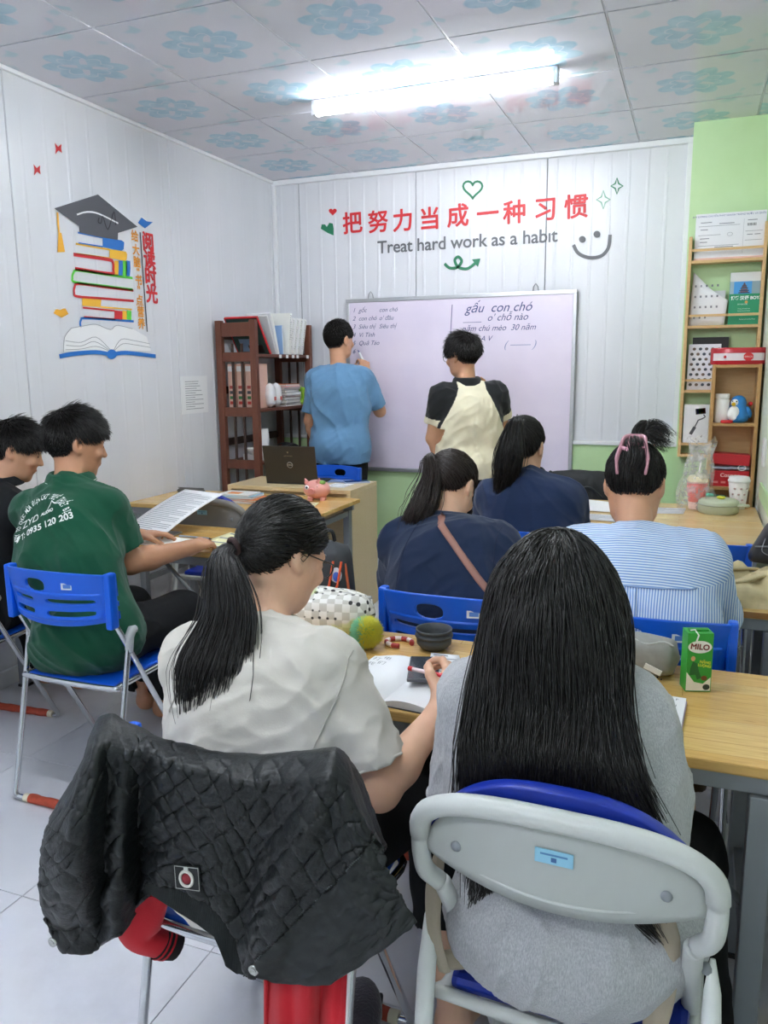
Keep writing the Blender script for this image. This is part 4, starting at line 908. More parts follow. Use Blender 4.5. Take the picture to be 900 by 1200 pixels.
G().lathe([(.03, 0), (.054, .01), (.06, .035), (.052, .07), (.042, .095), (.042, .115), (.034, .138), (.015, .15), (0, .152)], n=26, sy=.85).obj('body', m_pb, t)
G().ball((-.02, -.026, .05), (.037, .028, .046), 16, 10).obj('belly', mat('#f1f3f4', .35), t); G().ball((-.018, -.024, .112), (.022, .016, .02), 14, 8).obj('face', mat('#f1f3f4', .35), t)
G().tube([(-.026, -.034, .104), (-.038, -.054, .100)], [.012, .002], 10).obj('beak', mat('#f0c62c', .4), t); G().ball((-.012, -.0385, .119), (.0035, .002, .005), 8, 6).obj('eye', M_BLACK, t); G().ball((-.031, -.033, .119), (.0035, .003, .005), 8, 6).obj('eye', M_BLACK, t)
G().ball((.05, -.01, .06), (.02, .016, .036), 12, 8, M=Matrix.Rotation(-.4, 3, 'Y')).obj('wing', m_pb, t); G().ball((.062, .012, .105), (.012, .01, .012), 10, 6).obj('red_bow', m_red, t)
t = thing('red_disc', 'flat red disc lying before the white jar', 'lid', (.165, 4.885, zs)); G().lathe([(.03, 0), (.032, .003), (.032, .012), (.029, .014), (0, .014)], n=22).obj('disc', m_red, t); G().lathe([(.024, .0141), (.024, .0155), (0, .0155)], n=22).obj('raised_ring', mat('#c92f2f', .4), t)
zb = .8165
t = thing('red_case', 'red case with pale lettering on the shelf unit', 'box', (.2, 4.94, zb)); G().box((-.1, -.055, 0), (.1, .075, .09), bev=.004).obj('case_body', mat('#c0202a', .35), t); put_text('logo', 'Cosevar', Matrix.Translation((0, -.0556, .064)) @ Matrix.Rotation(PI/2, 4, 'X'), mat('#f0d3cc', .4), t, size=.03, bold=.0006)
for k in range(5): G().box((-.085+.04*k, -.0558, .018), (-.06+.04*k, -.0551, .03)).obj('small_print', mat('#e08a84', .5), t)
t = thing('plastic_wrap', 'flattened clear plastic packet lying on the red case', 'packet', (.2, 4.94, zb+.091)); A = [[(-.1+.2*i/10, -.05+.1*j/5, .014+.010*noise.noise(Vector((i*.7, j*.9, 2)))) for i in range(11)] for j in range(6)]
o = G().grid(A).obj('packet_film', mat('#b9bccb', .25), t); bake_mod(o, 'SOLIDIFY', thickness=.012, offset=0); G().tube([(.06+.02*math.cos(2*PI*k/14), -.054, .018+.015*math.sin(2*PI*k/14)) for k in range(14)], .003, 6, closed=True).obj('handle_ring', M_PAPER, t)
t = thing('red_box', 'plain red box lying askew above the red case', 'box', (.2, 4.94, zb+.1185), .02); g = G().box((-.1, -.06, 0), (.095, .06, .06), bev=.003).xf(Matrix.Rotation(.05, 4, 'Y') @ Matrix.Translation((0, 0, .006))); g.obj('box_lid', mat('#c22730', .45), t); G().box((-.09, -.05, .0), (.09, .05, .004)).obj('box_base', mat('#98202a', .5), t)

# ------------------------------------------------------------------ bookshelf contents
zt = 1.6005
t = thing('display_board', 'red edged dark green display board leaning on top of the bookshelf', 'board', (-2.87, 4.93, zt)); M = Matrix.Rotation(.62, 4, 'X')
G().box((-.12, -.006, 0), (.12, .006, .29), bev=.001).xf(M).obj('green_face', mat('#33544f', .5), t)
for a, b in (((-.127, -.008, -.0), (-.1202, .008, .297)), ((.1202, -.008, 0), (.127, .008, .297)), ((-.12, -.008, .2902), (.12, .008, .297))): G().box(a, b).xf(M).obj('red_edge', m_red, t)
G().box((-.08, -.0075, .03), (.06, -.0062, .13)).xf(M).obj('blue_card', mat('#8fb3d6', .5), t); G().box((-.02, -.009, .02), (.09, -.0077, .08)).xf(M).obj('black_card', M_BLACK, t)
def lean_doc(label, y, h, th, lean, col, name='document_holder', cat='folder', d=.2, group='upright folders on the bookshelf', x=-2.84):
    t = thing(name, label, cat, (x, y, zt), group=group); M = Matrix.Rotation(-lean, 4, 'X')
    G().box((-d/2, -th/2, 0), (d/2, th/2, h), bev=.0015).xf(M).obj('cover', mat(col, .5), t); G().box((-d/2+.004, -th/2+.003, .004), (d/2+.0015, th/2-.003, h-.006)).xf(M).obj('page_block', mat('#e7e6e1', .7), t)
    return t, M
lean_doc('white folder leaning left behind the red edged board', 5.0, .28, .012, -.42, '#d9d9dc'); lean_doc('grey white binder leaning left, second behind the red edged board', 5.03, .29, .03, -.3, '#e3e3e5')
lean_doc('pale blue folder standing between the white folders', 5.1, .2, .012, -.04, '#8fb0d8'); t, M = lean_doc('cream handwritten pad standing upright in the middle of the top shelf', 5.16, .29, .03, .12, '#e9e8e0', d=.24)
g = G()
for k in range(12): g.box((.1216, -.012, .27-.015*k), (.122, .012-.006*(k % 3), .274-.015*k))
tag(g.xf(M).obj('handwriting', M_INKTXT, t), kind='stuff')
for k, lab in enumerate(('first white magazine file from the left, with slanted papers', 'second white magazine file from the left, with slanted papers', 'third white magazine file from the left, with slanted papers', 'white magazine file at the right end of the top shelf')):
    t, M = lean_doc(lab, 5.20+.062*k, .27, .034, .3, '#ececec', 'magazine_file', 'file', group='white magazine files on the bookshelf'); g = G()
    for j in range(14): g.box((.1016, -.012, .25-.016*j), (.102, .011-.005*(j % 4), .253-.016*j))
    tag(g.xf(M).obj('print', M_INKTXT, t), kind='stuff')
for k, y in enumerate((5.02, 5.12, 5.21, 5.28, 5.44)):
    t = thing('shelf_tag', 'white shelf label, '+('first', 'second', 'third', 'fourth', 'last')[k]+' along the top shelf edge', 'label', (-2.7215, y, 1.586), group='white tags on the shelf edge'); G().box((0, -.018, -.012), (.0012, .018, .012)).obj('tag_card', mat('#f0f0f0', .5), t)
z2 = 1.2355
for k, lab in enumerate(('pink spined binder nearest the wall on the second shelf', 'pink spined binder in the middle of its row of three', 'pink spined binder nearest the front on the second shelf')):
    t = thing('binder', lab, 'binder', (-2.945+.068*k, 4.835, z2), group='pink binders behind the slats'); G().box((-.028, -.1, 0), (.028, .1, .3), bev=.002).obj('cover', mat('#e0b7a6', .5), t); G().box((-.0282, -.1005, .25), (.0282, -.1001, .285)).obj('white_band', mat('#e8e6e8', .5), t)
    for j, cc in enumerate(('#c23a34', '#3b7a48', '#4a4a52', '#b04a44')): G().box((-.018, -.1008, .03+.035*j), (.010, -.1002, .05+.035*j)).obj('spine_mark', mat(cc, .5), t)
t = thing('orange_bag', 'crumpled orange bag standing behind the pink binders', 'bag', (-2.87, 5.0, z2)); A = []
for j in range(11):
    v = j/10; A.append([((.05-.022*v)*math.cos(a)*(1+.2*noise.noise(Vector((math.cos(a), math.sin(a), v*4)))), (.05-.01*v)*math.sin(a), .27*v) for a in [2*PI*k/20 for k in range(20)]])
G().grid(A, closed=True).obj('film', mat('#df5a33', .5), t); G().tube([(0, -.02, .27), (0, 0, .285), (0, .02, .27)], .006, 6).obj('knot', mat('#df5a33', .5), t)
for k, lab in enumerate(('white plastic wrapped bundle, left one beside the orange bag', 'white plastic wrapped bundle, right one beside the paper stack')):
    t = thing('wrapped_bundle', lab, 'bundle', (-2.765, 4.935+.085*k, z2), group='white bundles on the second shelf'); A = []
    for j in range(11):
        v = j/10; e = (1-abs(2*v-1)**3)**.5*.94+.06; A.append([(.04*e*math.cos(a), .042*e*math.sin(a)*(1+.2*noise.noise(Vector((math.cos(a)*2, math.sin(a)*2, v*5+k)))), .17*v) for a in [2*PI*q/20 for q in range(20)]])
    G().grid(A, closed=True).obj('wrapping', mat('#e6e4e6', .4), t); G().box((.0385, -.012, .05), (.0415, .012, .075)).obj('red_mark', mat('#d9756c', .5), t)
STK = (('#e9e8e8', .022), ('#54565c', .024), ('#e2e2e4', .018), ('#a33d5d', .012), ('#dcdcdf', .02), ('#3f4248', .016), ('#d8d4d6', .014), ('#c98f9a', .01), ('#e5762f', .016)); zz = z2
for k, (cc, th) in enumerate(STK):
    lab = ('white book at the bottom of the stack on the second shelf', 'dark grey book second from the bottom of the shelf stack', 'pale book third from the bottom of the shelf stack', 'thin crimson book fourth from the bottom of the shelf stack', 'light grey book in the middle of the shelf stack', 'charcoal book above the middle of the shelf stack', 'mauve white book third from the top of the shelf stack', 'thin pink book just under the orange folder', 'orange folder on top of the stack on the second shelf')[k]
    flat_book('stacked_book', lab, (-2.83+.006*math.sin(k*2), 5.22+.006*math.cos(k*3), zz), .19, .24, th, .05*math.sin(k*1.7), cc, 'stack of books on the second shelf'); zz += th+.0006
t = thing('lime_packet', 'lime green packet hanging beside the shelf stack', 'packet', (-2.775, 5.40, z2)); A = [[(-.04+.08*i/6, .012*math.sin(i*1.3+j), .002+.13*j/6+.01*math.sin(i*2)) for i in range(7)] for j in range(7)]; o = G().grid(A).obj('film', mat('#a6dd3f', .4), t); bake_mod(o, 'SOLIDIFY', thickness=.014, offset=0); G().box((-.015, -.02, .05), (.02, -.012, .075)).obj('label', mat('#e9eed2', .5), t)
z3 = .8805
t = thing('white_jug', 'white jug with a handle on the third bookshelf board', 'jug', (-2.84, 4.93, z3+.0385)); G().lathe([(.045, 0), (.05, .004), (.047, .17), (.044, .17), (.0, .165)], n=24).obj('jug_body', mat('#ebebec', .35), t); G().tube(spline([(.0, .047, .14), (.0, .085, .135), (.0, .09, .07), (.0, .048, .03)], 6), .006, 8).obj('handle', mat('#ebebec', .35), t)
t = thing('white_box', 'flat white box under the jug and bowl on the third board', 'box', (-2.83, 4.92, z3)); G().box((-.09, -.12, 0), (.09, .12, .038), bev=.003).obj('carton', mat('#dfdfe0', .5), t); G().box((-.0902, -.1202, .028), (.0902, .1202, .0385), bev=.002).obj('box_lid', mat('#e8e8e9', .5), t)
t = thing('white_bowl', 'white bowl standing on the flat white box', 'bowl', (-2.885, 4.87-.0, z3+.0395)); 
t.location = (-2.82, 4.80+.0, z3+.0385); G().lathe([(.025, 0), (.03, .004), (.062, .04), (.064, .044), (.060, .042), (.0, .01)], n=26).obj('bowl_body', mat('#f0f0f0', .3), t); G().tube([(.0635*math.cos(2*PI*k/26), .0635*math.sin(2*PI*k/26), .043) for k in range(26)], .0025, 6, closed=True).obj('rim', mat('#f0f0f0', .3), t)
t = thing('cable_heap', 'tangle of black and grey cables on the third bookshelf board', 'cables', (-2.82, 5.27, z3))
for k in range(9):
    a0 = k*.7; G().tube([((.05+.02*math.sin(k))*math.cos(a+a0)+.01*math.sin(3*a), (.1+.03*math.cos(k*2))*math.sin(a+a0), .012+.006*k+.012*math.sin(2*a+k)) for a in [2*PI*q/22 for q in range(22)]], .006, 6, closed=True).obj('cable', mat('#26272a' if k % 3 else '#b9bcc0', .5), t)

# ------------------------------------------------------------------ laptop desk and left tables
DZ = .7905
t = thing('laptop', 'dark grey open laptop with a round logo on its lid', 'laptop', (-2.33, 4.45, DZ), .06)
G().box((-.175, -.06, 0), (.175, .17, .014), bev=.003).obj('base', mat('#2a2926', .4), t); G().box((-.15, .02, .0141), (.15, .12, .0152)).obj('keyboard', M_BLACK, t)
LM = Matrix.Translation((0, -.055, .012)) @ Matrix.Rotation(.2, 4, 'X'); g = G().box((-.175, -.006, 0), (.175, .004, .235), bev=.003); g.xf(LM).obj('lid', mat('#403c35', .35, .3), t)
G().box((-.165, .0042, .01), (.165, .0052, .225)).xf(LM).obj('screen', mat('#15181c', .1), t)
m_lg = mat('#c9c8c2', .3, .6); g = G().tube([(.018*math.cos(2*PI*k/24)-.0, -.0072, .115+.018*math.sin(2*PI*k/24)) for k in range(24)], .0015, 5, closed=True); g.xf(LM).obj('logo_ring', m_lg, t)
put_text('logo', 'DELL', LM @ Matrix.Translation((0, -.0066, .115)) @ Matrix.Rotation(PI/2, 4, 'X'), m_lg, t, size=.0135, bold=.0003); put_text('small_mark', 'LAPTOP VIỆT', LM @ Matrix.Translation((-.006, -.0066, .172)) @ Matrix.Rotation(PI/2, 4, 'X'), mat('#9a8f6c', .5), t, size=.010); g = G().prism([(-.006, -.0066, .188), (-.0, -.0066, .2), (-.012, -.0066, .2)], (0, -.0004, 0)).xf(LM).obj('small_mark', mat('#9a8f6c', .5), t)
papersheet('loose_sheet', 'white sheets at the right corner of the laptop desk', [(-2.08, 4.35, DZ+.002), (-1.95, 4.33, DZ+.002), (-1.95, 4.5, DZ+.002), (-2.08, 4.5, DZ+.002)], lines=4)
phone('phone', 'black phone with a pale rim at the corner of the laptop desk', (-1.97, 4.575, DZ), .085, .16, .009, -.9, '#a9b3cf'); flat_book('pamphlet', 'blue pamphlet behind the pink piggy bank on the desk', (-2.09, 4.585, DZ), .13, .09, .006, .2, '#7d93c8')
t = thing('piggy_bank', 'pink round piggy bank at the corner of the yellowish table', 'piggy bank', (-2.02, 4.115, TZ+.001), .3); m_pk = mat('#eba79f', .4)
G().ball((0, 0, .062), (.078, .068, .056), 22, 14).obj('body', m_pk, t); G().tube([(-.02, -.06, .06), (-.022, -.078, .058)], [.02, .018], 14).obj('snout', mat('#e08f8c', .4), t)
for s in (-1, 1):
    G().tube([(-.02+s*.032, -.035, .105), (-.02+s*.042, -.04, .13)], [.016, .003], 8).obj('ear', mat('#df8f86', .4), t); G().ball((-.02+s*.03, -.054, .08), (.012, .006, .013), 10, 6).obj('eye', mat('#eef0f4', .3), t); G().ball((-.02+s*.03, -.0597, .08), (.006, .003, .007), 8, 5).obj('pupil', mat('#33405a', .3), t)
    for y in (-.03, .03): G().tube([(s*.035, y, .02), (s*.036, y, 0)], [.016, .015], 10).obj('foot', m_pk, t)
G().ball((.035, -.03, .105), (.022, .018, .012), 12, 7).obj('green_leaf', mat('#8fbf5e', .5), t)
t = thing('pencil_pouch', 'slim dark pouch lying on the yellowish table', 'pouch', (-2.86, 4.08, TZ+.001), .05); A = []
for i in range(11):
    u = i/10; e = (1-abs(2*u-1)**5)**.4*.95+.05; A.append([(-.1+.2*u, .03*e*math.cos(a), .018+.018*e*math.sin(a)) for a in [2*PI*k/16 for k in range(16)]])
G().grid(A, closed=True).obj('body', mat('#53504c', .5), t); G().tube([(-.09, 0, .036), (.09, 0, .036)], .002, 5).obj('zip', M_BLACK, t)
t = thing('pen', 'dark pen lying beside the slim pouch', 'pen', (-2.69, 4.05, TZ+.007), .1); G().tube([(-.06, 0, 0), (.06, 0, 0)], .006, 8).obj('barrel', mat('#26304f', .4), t); G().tube([(.06, 0, 0), (.075, 0, 0)], [.005, .001], 8).obj('tip', M_BLACK, t)
zz = TZ+.001
for k, (cc, th, w, d, dx, rz, lab) in enumerate((('#dfe2e8', .012, .26, .18, 0, .05, 'white book at the bottom of the pile on the yellowish table'), ('#d9773a', .010, .24, .17, .03, -.12, 'orange book second in the pile on the yellowish table'), ('#8fc2dc', .012, .24, .17, -.02, .1, 'pale blue book third in the pile on the yellowish table'), ('#ece9e4', .009, .2, .15, -.02, .0, 'white and orange booklet on top of the table pile'))):
    t = flat_book('textbook', lab, (-2.42+dx, 3.95, zz), w, d, th, rz, cc, 'pile of books on the yellowish table'); zz += th+.0008
G().box((-.06, -.04, .0091), (.02, .02, .0096)).obj('orange_print', mat('#e08a3c', .5), t)
papersheet('loose_sheet', 'loose orange and white leaflet right of the book pile', [(-2.27, 3.86, TZ+.002), (-2.13, 3.86, TZ+.002), (-2.13, 4.04, TZ+.002), (-2.27, 4.04, TZ+.002)], m=mat('#e9d6c4', .5), lines=3)
papersheet('loose_sheet', 'yellow tinted papers before the piggy bank', [(-2.09, 3.88, TZ+.002), (-1.93, 3.9, TZ+.002), (-1.96, 4.02, TZ+.002), (-2.12, 4.0, TZ+.002)], m=mat('#e6dfae', .5), lines=3)
# the man in green's things
c1, c2 = Vector((-2.455, 2.93, TZ+.012)), Vector((-2.19, 2.86, TZ+.012)); u = Vector((.10, .38, .15))
t = papersheet('clipboard_sheets', 'clipped printed sheets tilted up before the man in green', [c1, c2, c2+u, c1+u], lines=26, th=.004, curl=.012)
G().tube([(c2-t.location)*.5+(c1-t.location)*.5+Vector((-.05, .0, .006)), (c2-t.location)*.5+(c1-t.location)*.5+Vector((.05, -.012, .006))], .009, 8).obj('binder_clip', M_BLACK, t); G().tube(spline([(c1+c2)/2-t.location+Vector((-.02, -.01, .01)), (c1+c2)/2-t.location+Vector((-.02, -.01, .05)), (c1+c2)/2-t.location+Vector((.01, -.01, .055)), (c1+c2)/2-t.location+Vector((.015, -.01, .01))], 4), .002, 5).obj('clip_wire', M_BLACK, t)
papersheet('loose_sheet', 'white sheet under the hand of the man in green', [(-2.33, 2.78, TZ+.002), (-2.02, 2.78, TZ+.002), (-2.03, 2.95, TZ+.002), (-2.3, 2.97, TZ+.002)], m=mat('#f0f0ea', .6))
papersheet('note_page', 'pale yellow page at the corner of the left table', [(-2.0, 2.80, TZ+.003), (-1.79, 2.82, TZ+.003), (-1.8, 3.06, TZ+.003), (-1.97, 3.1, TZ+.01)], m=mat('#e8e3b4', .6), lines=4)
flat_book('grey_folder', 'flat grey folder under the clipped sheets on the left table', (-2.35, 2.99, TZ+.001), .3, .12, .006, .05, '#8d9094', cat='folder')
t = thing('foam_box', 'small white foam box on the floor under the right tables', 'box', (.12, 2.25, 0)); G().box((-.075, -.06, 0), (.075, .06, .17), bev=.006).obj('body', mat('#d7d9da', .7, bump=.4, scale=150), t); G().box((-.078, -.063, .1702), (.078, .063, .2), bev=.006).obj('lid', mat('#e0e2e3', .7), t)
# ------------------------------------------------------------------ people: soft solids from distance fields
A3 = lambda v: np.array(v, float)
def nrm(v): v = A3(v); return v/max(1e-9, np.linalg.norm(v))
_lat = np.random.default_rng(3).random((32, 32, 32)).astype(np.float32)
def vnoise(x, y, z):
    """smooth lattice noise, 0..1"""
    xi, yi, zi = np.floor(x).astype(int), np.floor(y).astype(int), np.floor(z).astype(int); fx, fy, fz = x-xi, y-yi, z-zi
    fx, fy, fz = [f*f*(3-2*f) for f in (fx, fy, fz)]; xi, yi, zi = xi & 31, yi & 31, zi & 31; x1, y1, z1 = (xi+1) & 31, (yi+1) & 31, (zi+1) & 31
    L = _lat; a = L[xi, yi, zi]*(1-fx)+L[x1, yi, zi]*fx; b = L[xi, y1, zi]*(1-fx)+L[x1, y1, zi]*fx; c = L[xi, yi, z1]*(1-fx)+L[x1, yi, z1]*fx; d = L[xi, y1, z1]*(1-fx)+L[x1, y1, z1]*fx
    return (a*(1-fy)+b*fy)*(1-fz)+(c*(1-fy)+d*fy)*fz
class Field:
    """list of blended solids; evaluates on points or meshes on a grid"""
    def __init__(s): s.p = []
    def cone(s, a, b, ra, rb, k=.02): s.p.append(('c', A3(a), A3(b), ra, rb, k)); return s
    def ell(s, c, r, R=None, k=.02): s.p.append(('e', A3(c), A3(r), np.eye(3) if R is None else A3(R), k)); return s
    def cut(s, c, n, rad): s.p.append(('x', A3(c), nrm(n), rad)); return s
    def sub(s, a, b, ra, rb): s.p.append(('s', A3(a), A3(b), ra, rb)); return s
    @staticmethod
    def _cone(X, Y, Z, a, b, ra, rb):
        d = b-a; L2 = max(1e-9, d@d); t = ((X-a[0])*d[0]+(Y-a[1])*d[1]+(Z-a[2])*d[2])/L2; t = np.clip(t, 0, 1)
        return np.sqrt((X-a[0]-t*d[0])**2+(Y-a[1]-t*d[1])**2+(Z-a[2]-t*d[2])**2)-(ra+(rb-ra)*t)
    def one(s, q, X, Y, Z):
        if q[0] in 'cs': return s._cone(X, Y, Z, q[1], q[2], q[3], q[4])
        if q[0] == 'e':
            c, r, R = q[1], q[2], q[3]; dx, dy, dz = X-c[0], Y-c[1], Z-c[2]
            u = [(dx*R[0, i]+dy*R[1, i]+dz*R[2, i]) for i in range(3)]
            k0 = np.sqrt(sum((u[i]/r[i])**2 for i in range(3)))+1e-6; k1 = np.sqrt(sum((u[i]/r[i]**2)**2 for i in range(3)))+1e-6
            return k0*(k0-1)/k1
    def box(s, q, m):
        if q[0] in 'cs': R = max(q[3], q[4])+m; return np.minimum(q[1], q[2])-R, np.maximum(q[1], q[2])+R
        if q[0] == 'e': e = np.abs(q[3])@q[2]+m; return q[1]-e, q[1]+e
        return q[1]-q[3], q[1]+q[3]
    @staticmethod
    def comb(q, D, d, X, Y, Z):
        if q[0] in 'ce':
            k = q[-1]; h = np.maximum(k-np.abs(D-d), 0)/k; return np.minimum(D, d)-h*h*k*.25
        return np.maximum(D, -d)
    def at(s, P):
        X, Y, Z = P[:, 0], P[:, 1], P[:, 2]; D = np.full(len(P), .3)
        for q in s.p:
            if q[0] == 'x': continue
            D = s.comb(q, D, s.one(q, X, Y, Z), X, Y, Z)
        return D
    def grad(s, P, e=.004):
        d = s.at(P); g = np.stack([s.at(P+np.eye(3)[i]*e)-d for i in range(3)], 1)/e; n = np.linalg.norm(g, axis=1, keepdims=True); return d, g/np.maximum(n, 1e-6)
    def mesh(s, h, wr=None, post=None):
        bs = [s.box(q, .012) for q in s.p if q[0] in 'ce']; lo = np.min([b[0] for b in bs], 0)-2*h; hi = np.max([b[1] for b in bs], 0)+2*h
        n = np.ceil((hi-lo)/h).astype(int)+1; BG = .07; D = np.full(n, BG, np.float32)
        ax = [(lo[i]+h*np.arange(n[i])).astype(np.float32) for i in range(3)]
        for q in s.p:
            a, b = s.box(q, .05 if q[0] != 'x' else 0); i0 = np.clip(np.floor((a-lo)/h).astype(int), 0, n); i1 = np.clip(np.ceil((b-lo)/h).astype(int)+1, 0, n)
            if np.any(i1 <= i0): continue
            sl = tuple(slice(i0[i], i1[i]) for i in range(3)); X, Y, Z = ax[0][sl[0]][:, None, None], ax[1][sl[1]][None, :, None], ax[2][sl[2]][None, None, :]
            if q[0] == 'x':
                c, nn, R = q[1], q[2], q[3]; pl = (X-c[0])*nn[0]+(Y-c[1])*nn[1]+(Z-c[2])*nn[2]; inr = ((X-c[0])**2+(Y-c[1])**2+(Z-c[2])**2) < R*R
                D[sl] = np.where(inr, np.maximum(D[sl], pl), D[sl])
            else: D[sl] = s.comb(q, D[sl], s.one(q, X, Y, Z).astype(np.float32), X, Y, Z)
        if wr or post:
            I = np.nonzero(np.abs(D) < .03); X, Y, Z = [lo[i]+h*I[i] for i in range(3)]
            if wr: D[I] += wr(X, Y, Z).astype(np.float32)
            if post: D[I] = post(X, Y, Z, D[I]).astype(np.float32)
        D = np.clip(D, -.05, .05); g = openvdb.FloatGrid(.05); g.copyFromArray(D); g.transform = openvdb.createLinearTransform(voxelSize=h)
        P, Q = g.convertToQuads(isovalue=0.0)
        return P+lo, Q
def qmesh(name, P, Q, m, parent, mids=None, flip=True):
    """numpy verts + quads -> object parented under a person's empty (world coordinates)"""
    me = bpy.data.meshes.new(name); nv, nf = len(P), len(Q); me.vertices.add(nv); me.vertices.foreach_set('co', np.ascontiguousarray(P, np.float32).ravel())
    k = Q.shape[1]; Q = Q[:, ::-1] if flip else Q
    me.loops.add(nf*k); me.polygons.add(nf); me.loops.foreach_set('vertex_index', np.ascontiguousarray(Q, np.int32).ravel()); me.polygons.foreach_set('loop_start', np.arange(0, nf*k, k, dtype=np.int32))
    me.update(); o = link(name, me, m, parent, True); me.polygons.foreach_set('use_smooth', np.ones(nf, bool))
    if mids is not None: me.polygons.foreach_set('material_index', mids.astype(np.int32))
    me.validate(); return o
def wrinkle(fr, amp, dirn=(0, 0, 1), squeeze=.35, seed=0., ridge=True):
    """crease field: noise stretched along dirn"""
    d = nrm(dirn)
    def f(X, Y, Z):
        t = X*d[0]+Y*d[1]+Z*d[2]; k = 1-squeeze; x, y, z = (X-k*t*d[0])*fr+seed, (Y-k*t*d[1])*fr+seed*1.7, (Z-k*t*d[2])*fr+seed*.6
        w = vnoise(x*.5+9, y*.5, z*.5)*1.6; n = vnoise(x+w, y+w, z+w)
        if ridge: n = 1-np.abs(2*n-1); n = n*n
        return -amp*(n-.4)-amp*.4*(vnoise(x*2.3, y*2.3, z*2.3)-.5)
    return f
# ------------------------------------------------------------------ skin, hair and cloth materials
def m_skin(c, name):
    t = NT(name); n = t.noise(t.coord('Object'), 30, 4); lo = tuple(x*.93 for x in lin(c)[:3])+(1,); t.base(t.ramp(n, [(.3, lo), (.7, lin(c))])); t.set(.5, 0, .4)
    t.b.inputs['Subsurface Weight'].default_value = .12; t.b.inputs['Subsurface Radius'].default_value = (.01, .004, .002); t.bump(t.noise(t.coord('Object'), 220, 2), .1, .001); return t.m
SK_F, SK_M, SK_D = m_skin('#dcae92', 'skin_light'), m_skin('#cf9c7c', 'skin_medium'), m_skin('#c08c6c', 'skin_tan')
def m_hair(c, name):
    t = NT(name); n = t.noise(t.coord('Object', (60, 60, 8)), 4, 3); b = lin(c); t.base(t.ramp(n, [(.3, tuple(x*.7 for x in b[:3])+(1,)), (.75, tuple(x*1.5 for x in b[:3])+(1,))])); t.set(.36, 0, .45); return t.m
HAIR, HAIRB = m_hair('#1b1918', 'black_hair'), m_hair('#2a211d', 'dark_brown_hair')
def m_cloth(c, name, scale=350, bump=.25, var=.06, rough=.9, sheen=.15, vs=8):
    t = NT(name); b = lin(c); n = t.noise(t.coord('Object'), vs, 3); col = t.ramp(n, [(.3, tuple(x*(1-var) for x in b[:3])+(1,)), (.7, tuple(min(1, x*(1+var)) for x in b[:3])+(1,))]); t.base(col); t.set(rough, 0, .25, 0, sheen); t.bump(t.noise(t.coord('Object'), scale, 2), bump, .001); return t.m
def m_heather(c1, c2, name):
    t = NT(name); n = t.noise(t.coord('Object', (160, 160, 40)), 3, 4, .7); n2 = t.noise(t.coord('Object'), 25, 3); t.base(t.mix(t.math('MULTIPLY', n2, .4), t.ramp(n, [(.35, lin(c1)), (.68, lin(c2))]), lin(c1))); t.set(.9, 0, .2, 0, .2); t.bump(n, .2, .001); return t.m
BLK_CLOTH = m_cloth('#0f1012', 'black_cloth', sheen=0.); 
# ------------------------------------------------------------------ anatomy
def hand(F, w, d, n, side, curls=(.5, .55, .6, .65), s=1., thumb=.5, spread=.10):
    """palm, four jointed fingers and a thumb; w wrist, d towards the knuckles, n out of the palm"""
    d = nrm(d); n = A3(n); n = nrm(n-d*(n@d)); t = np.cross(d, n)*side; w = A3(w)
    F.cone(w-d*.01, w+d*.03, .026*s, .024*s, .02)
    base = [w+d*.088*s+t*.030*s, w+d*.094*s+t*.010*s, w+d*.09*s-t*.010*s, w+d*.082*s-t*.029*s]
    for i, b in enumerate(base): F.cone(w+d*.018*s+t*(.018-.012*i)*s, b, .0155*s, .0105*s, .012)
    L = (.072, .080, .074, .058)
    for i in range(4):
        p = base[i]; ang = 0.; dd0 = nrm(d+t*(spread*(1.5-i))); r = (.0092, .0094, .009, .008)[i]*s
        for j, (f, c) in enumerate(((.46, .8), (.30, 1.1), (.24, .7))):
            ang += curls[i]*c; dd = dd0*math.cos(ang)+n*math.sin(ang); q = p+dd*L[i]*f*s; F.cone(p, q, r*(1-.07*j), r*(1-.07*(j+1)), .004); p = q
    p = w+d*.028*s+t*.026*s; dd = nrm(d*.62+t*.68+n*.35); q = p+dd*.042*s; F.cone(p, q, .0145*s, .0115*s, .012); dd2 = nrm(dd+(d*.6-t*.9+n*.5)*thumb); q2 = q+dd2*.03*s; F.cone(q, q2, .0108*s, .0098*s, .005); dd3 = nrm(dd2+(d*.4-t*.6+n*.3)*thumb); F.cone(q2, q2+dd3*.023*s, .0098*s, .008*s, .004)
    return p
class Person: pass
def head_frame(f, u):
    f = nrm(f); u = A3(u); u = nrm(u-f*(u@f)); r = np.cross(f, u); return np.stack([r, f, u], 1)
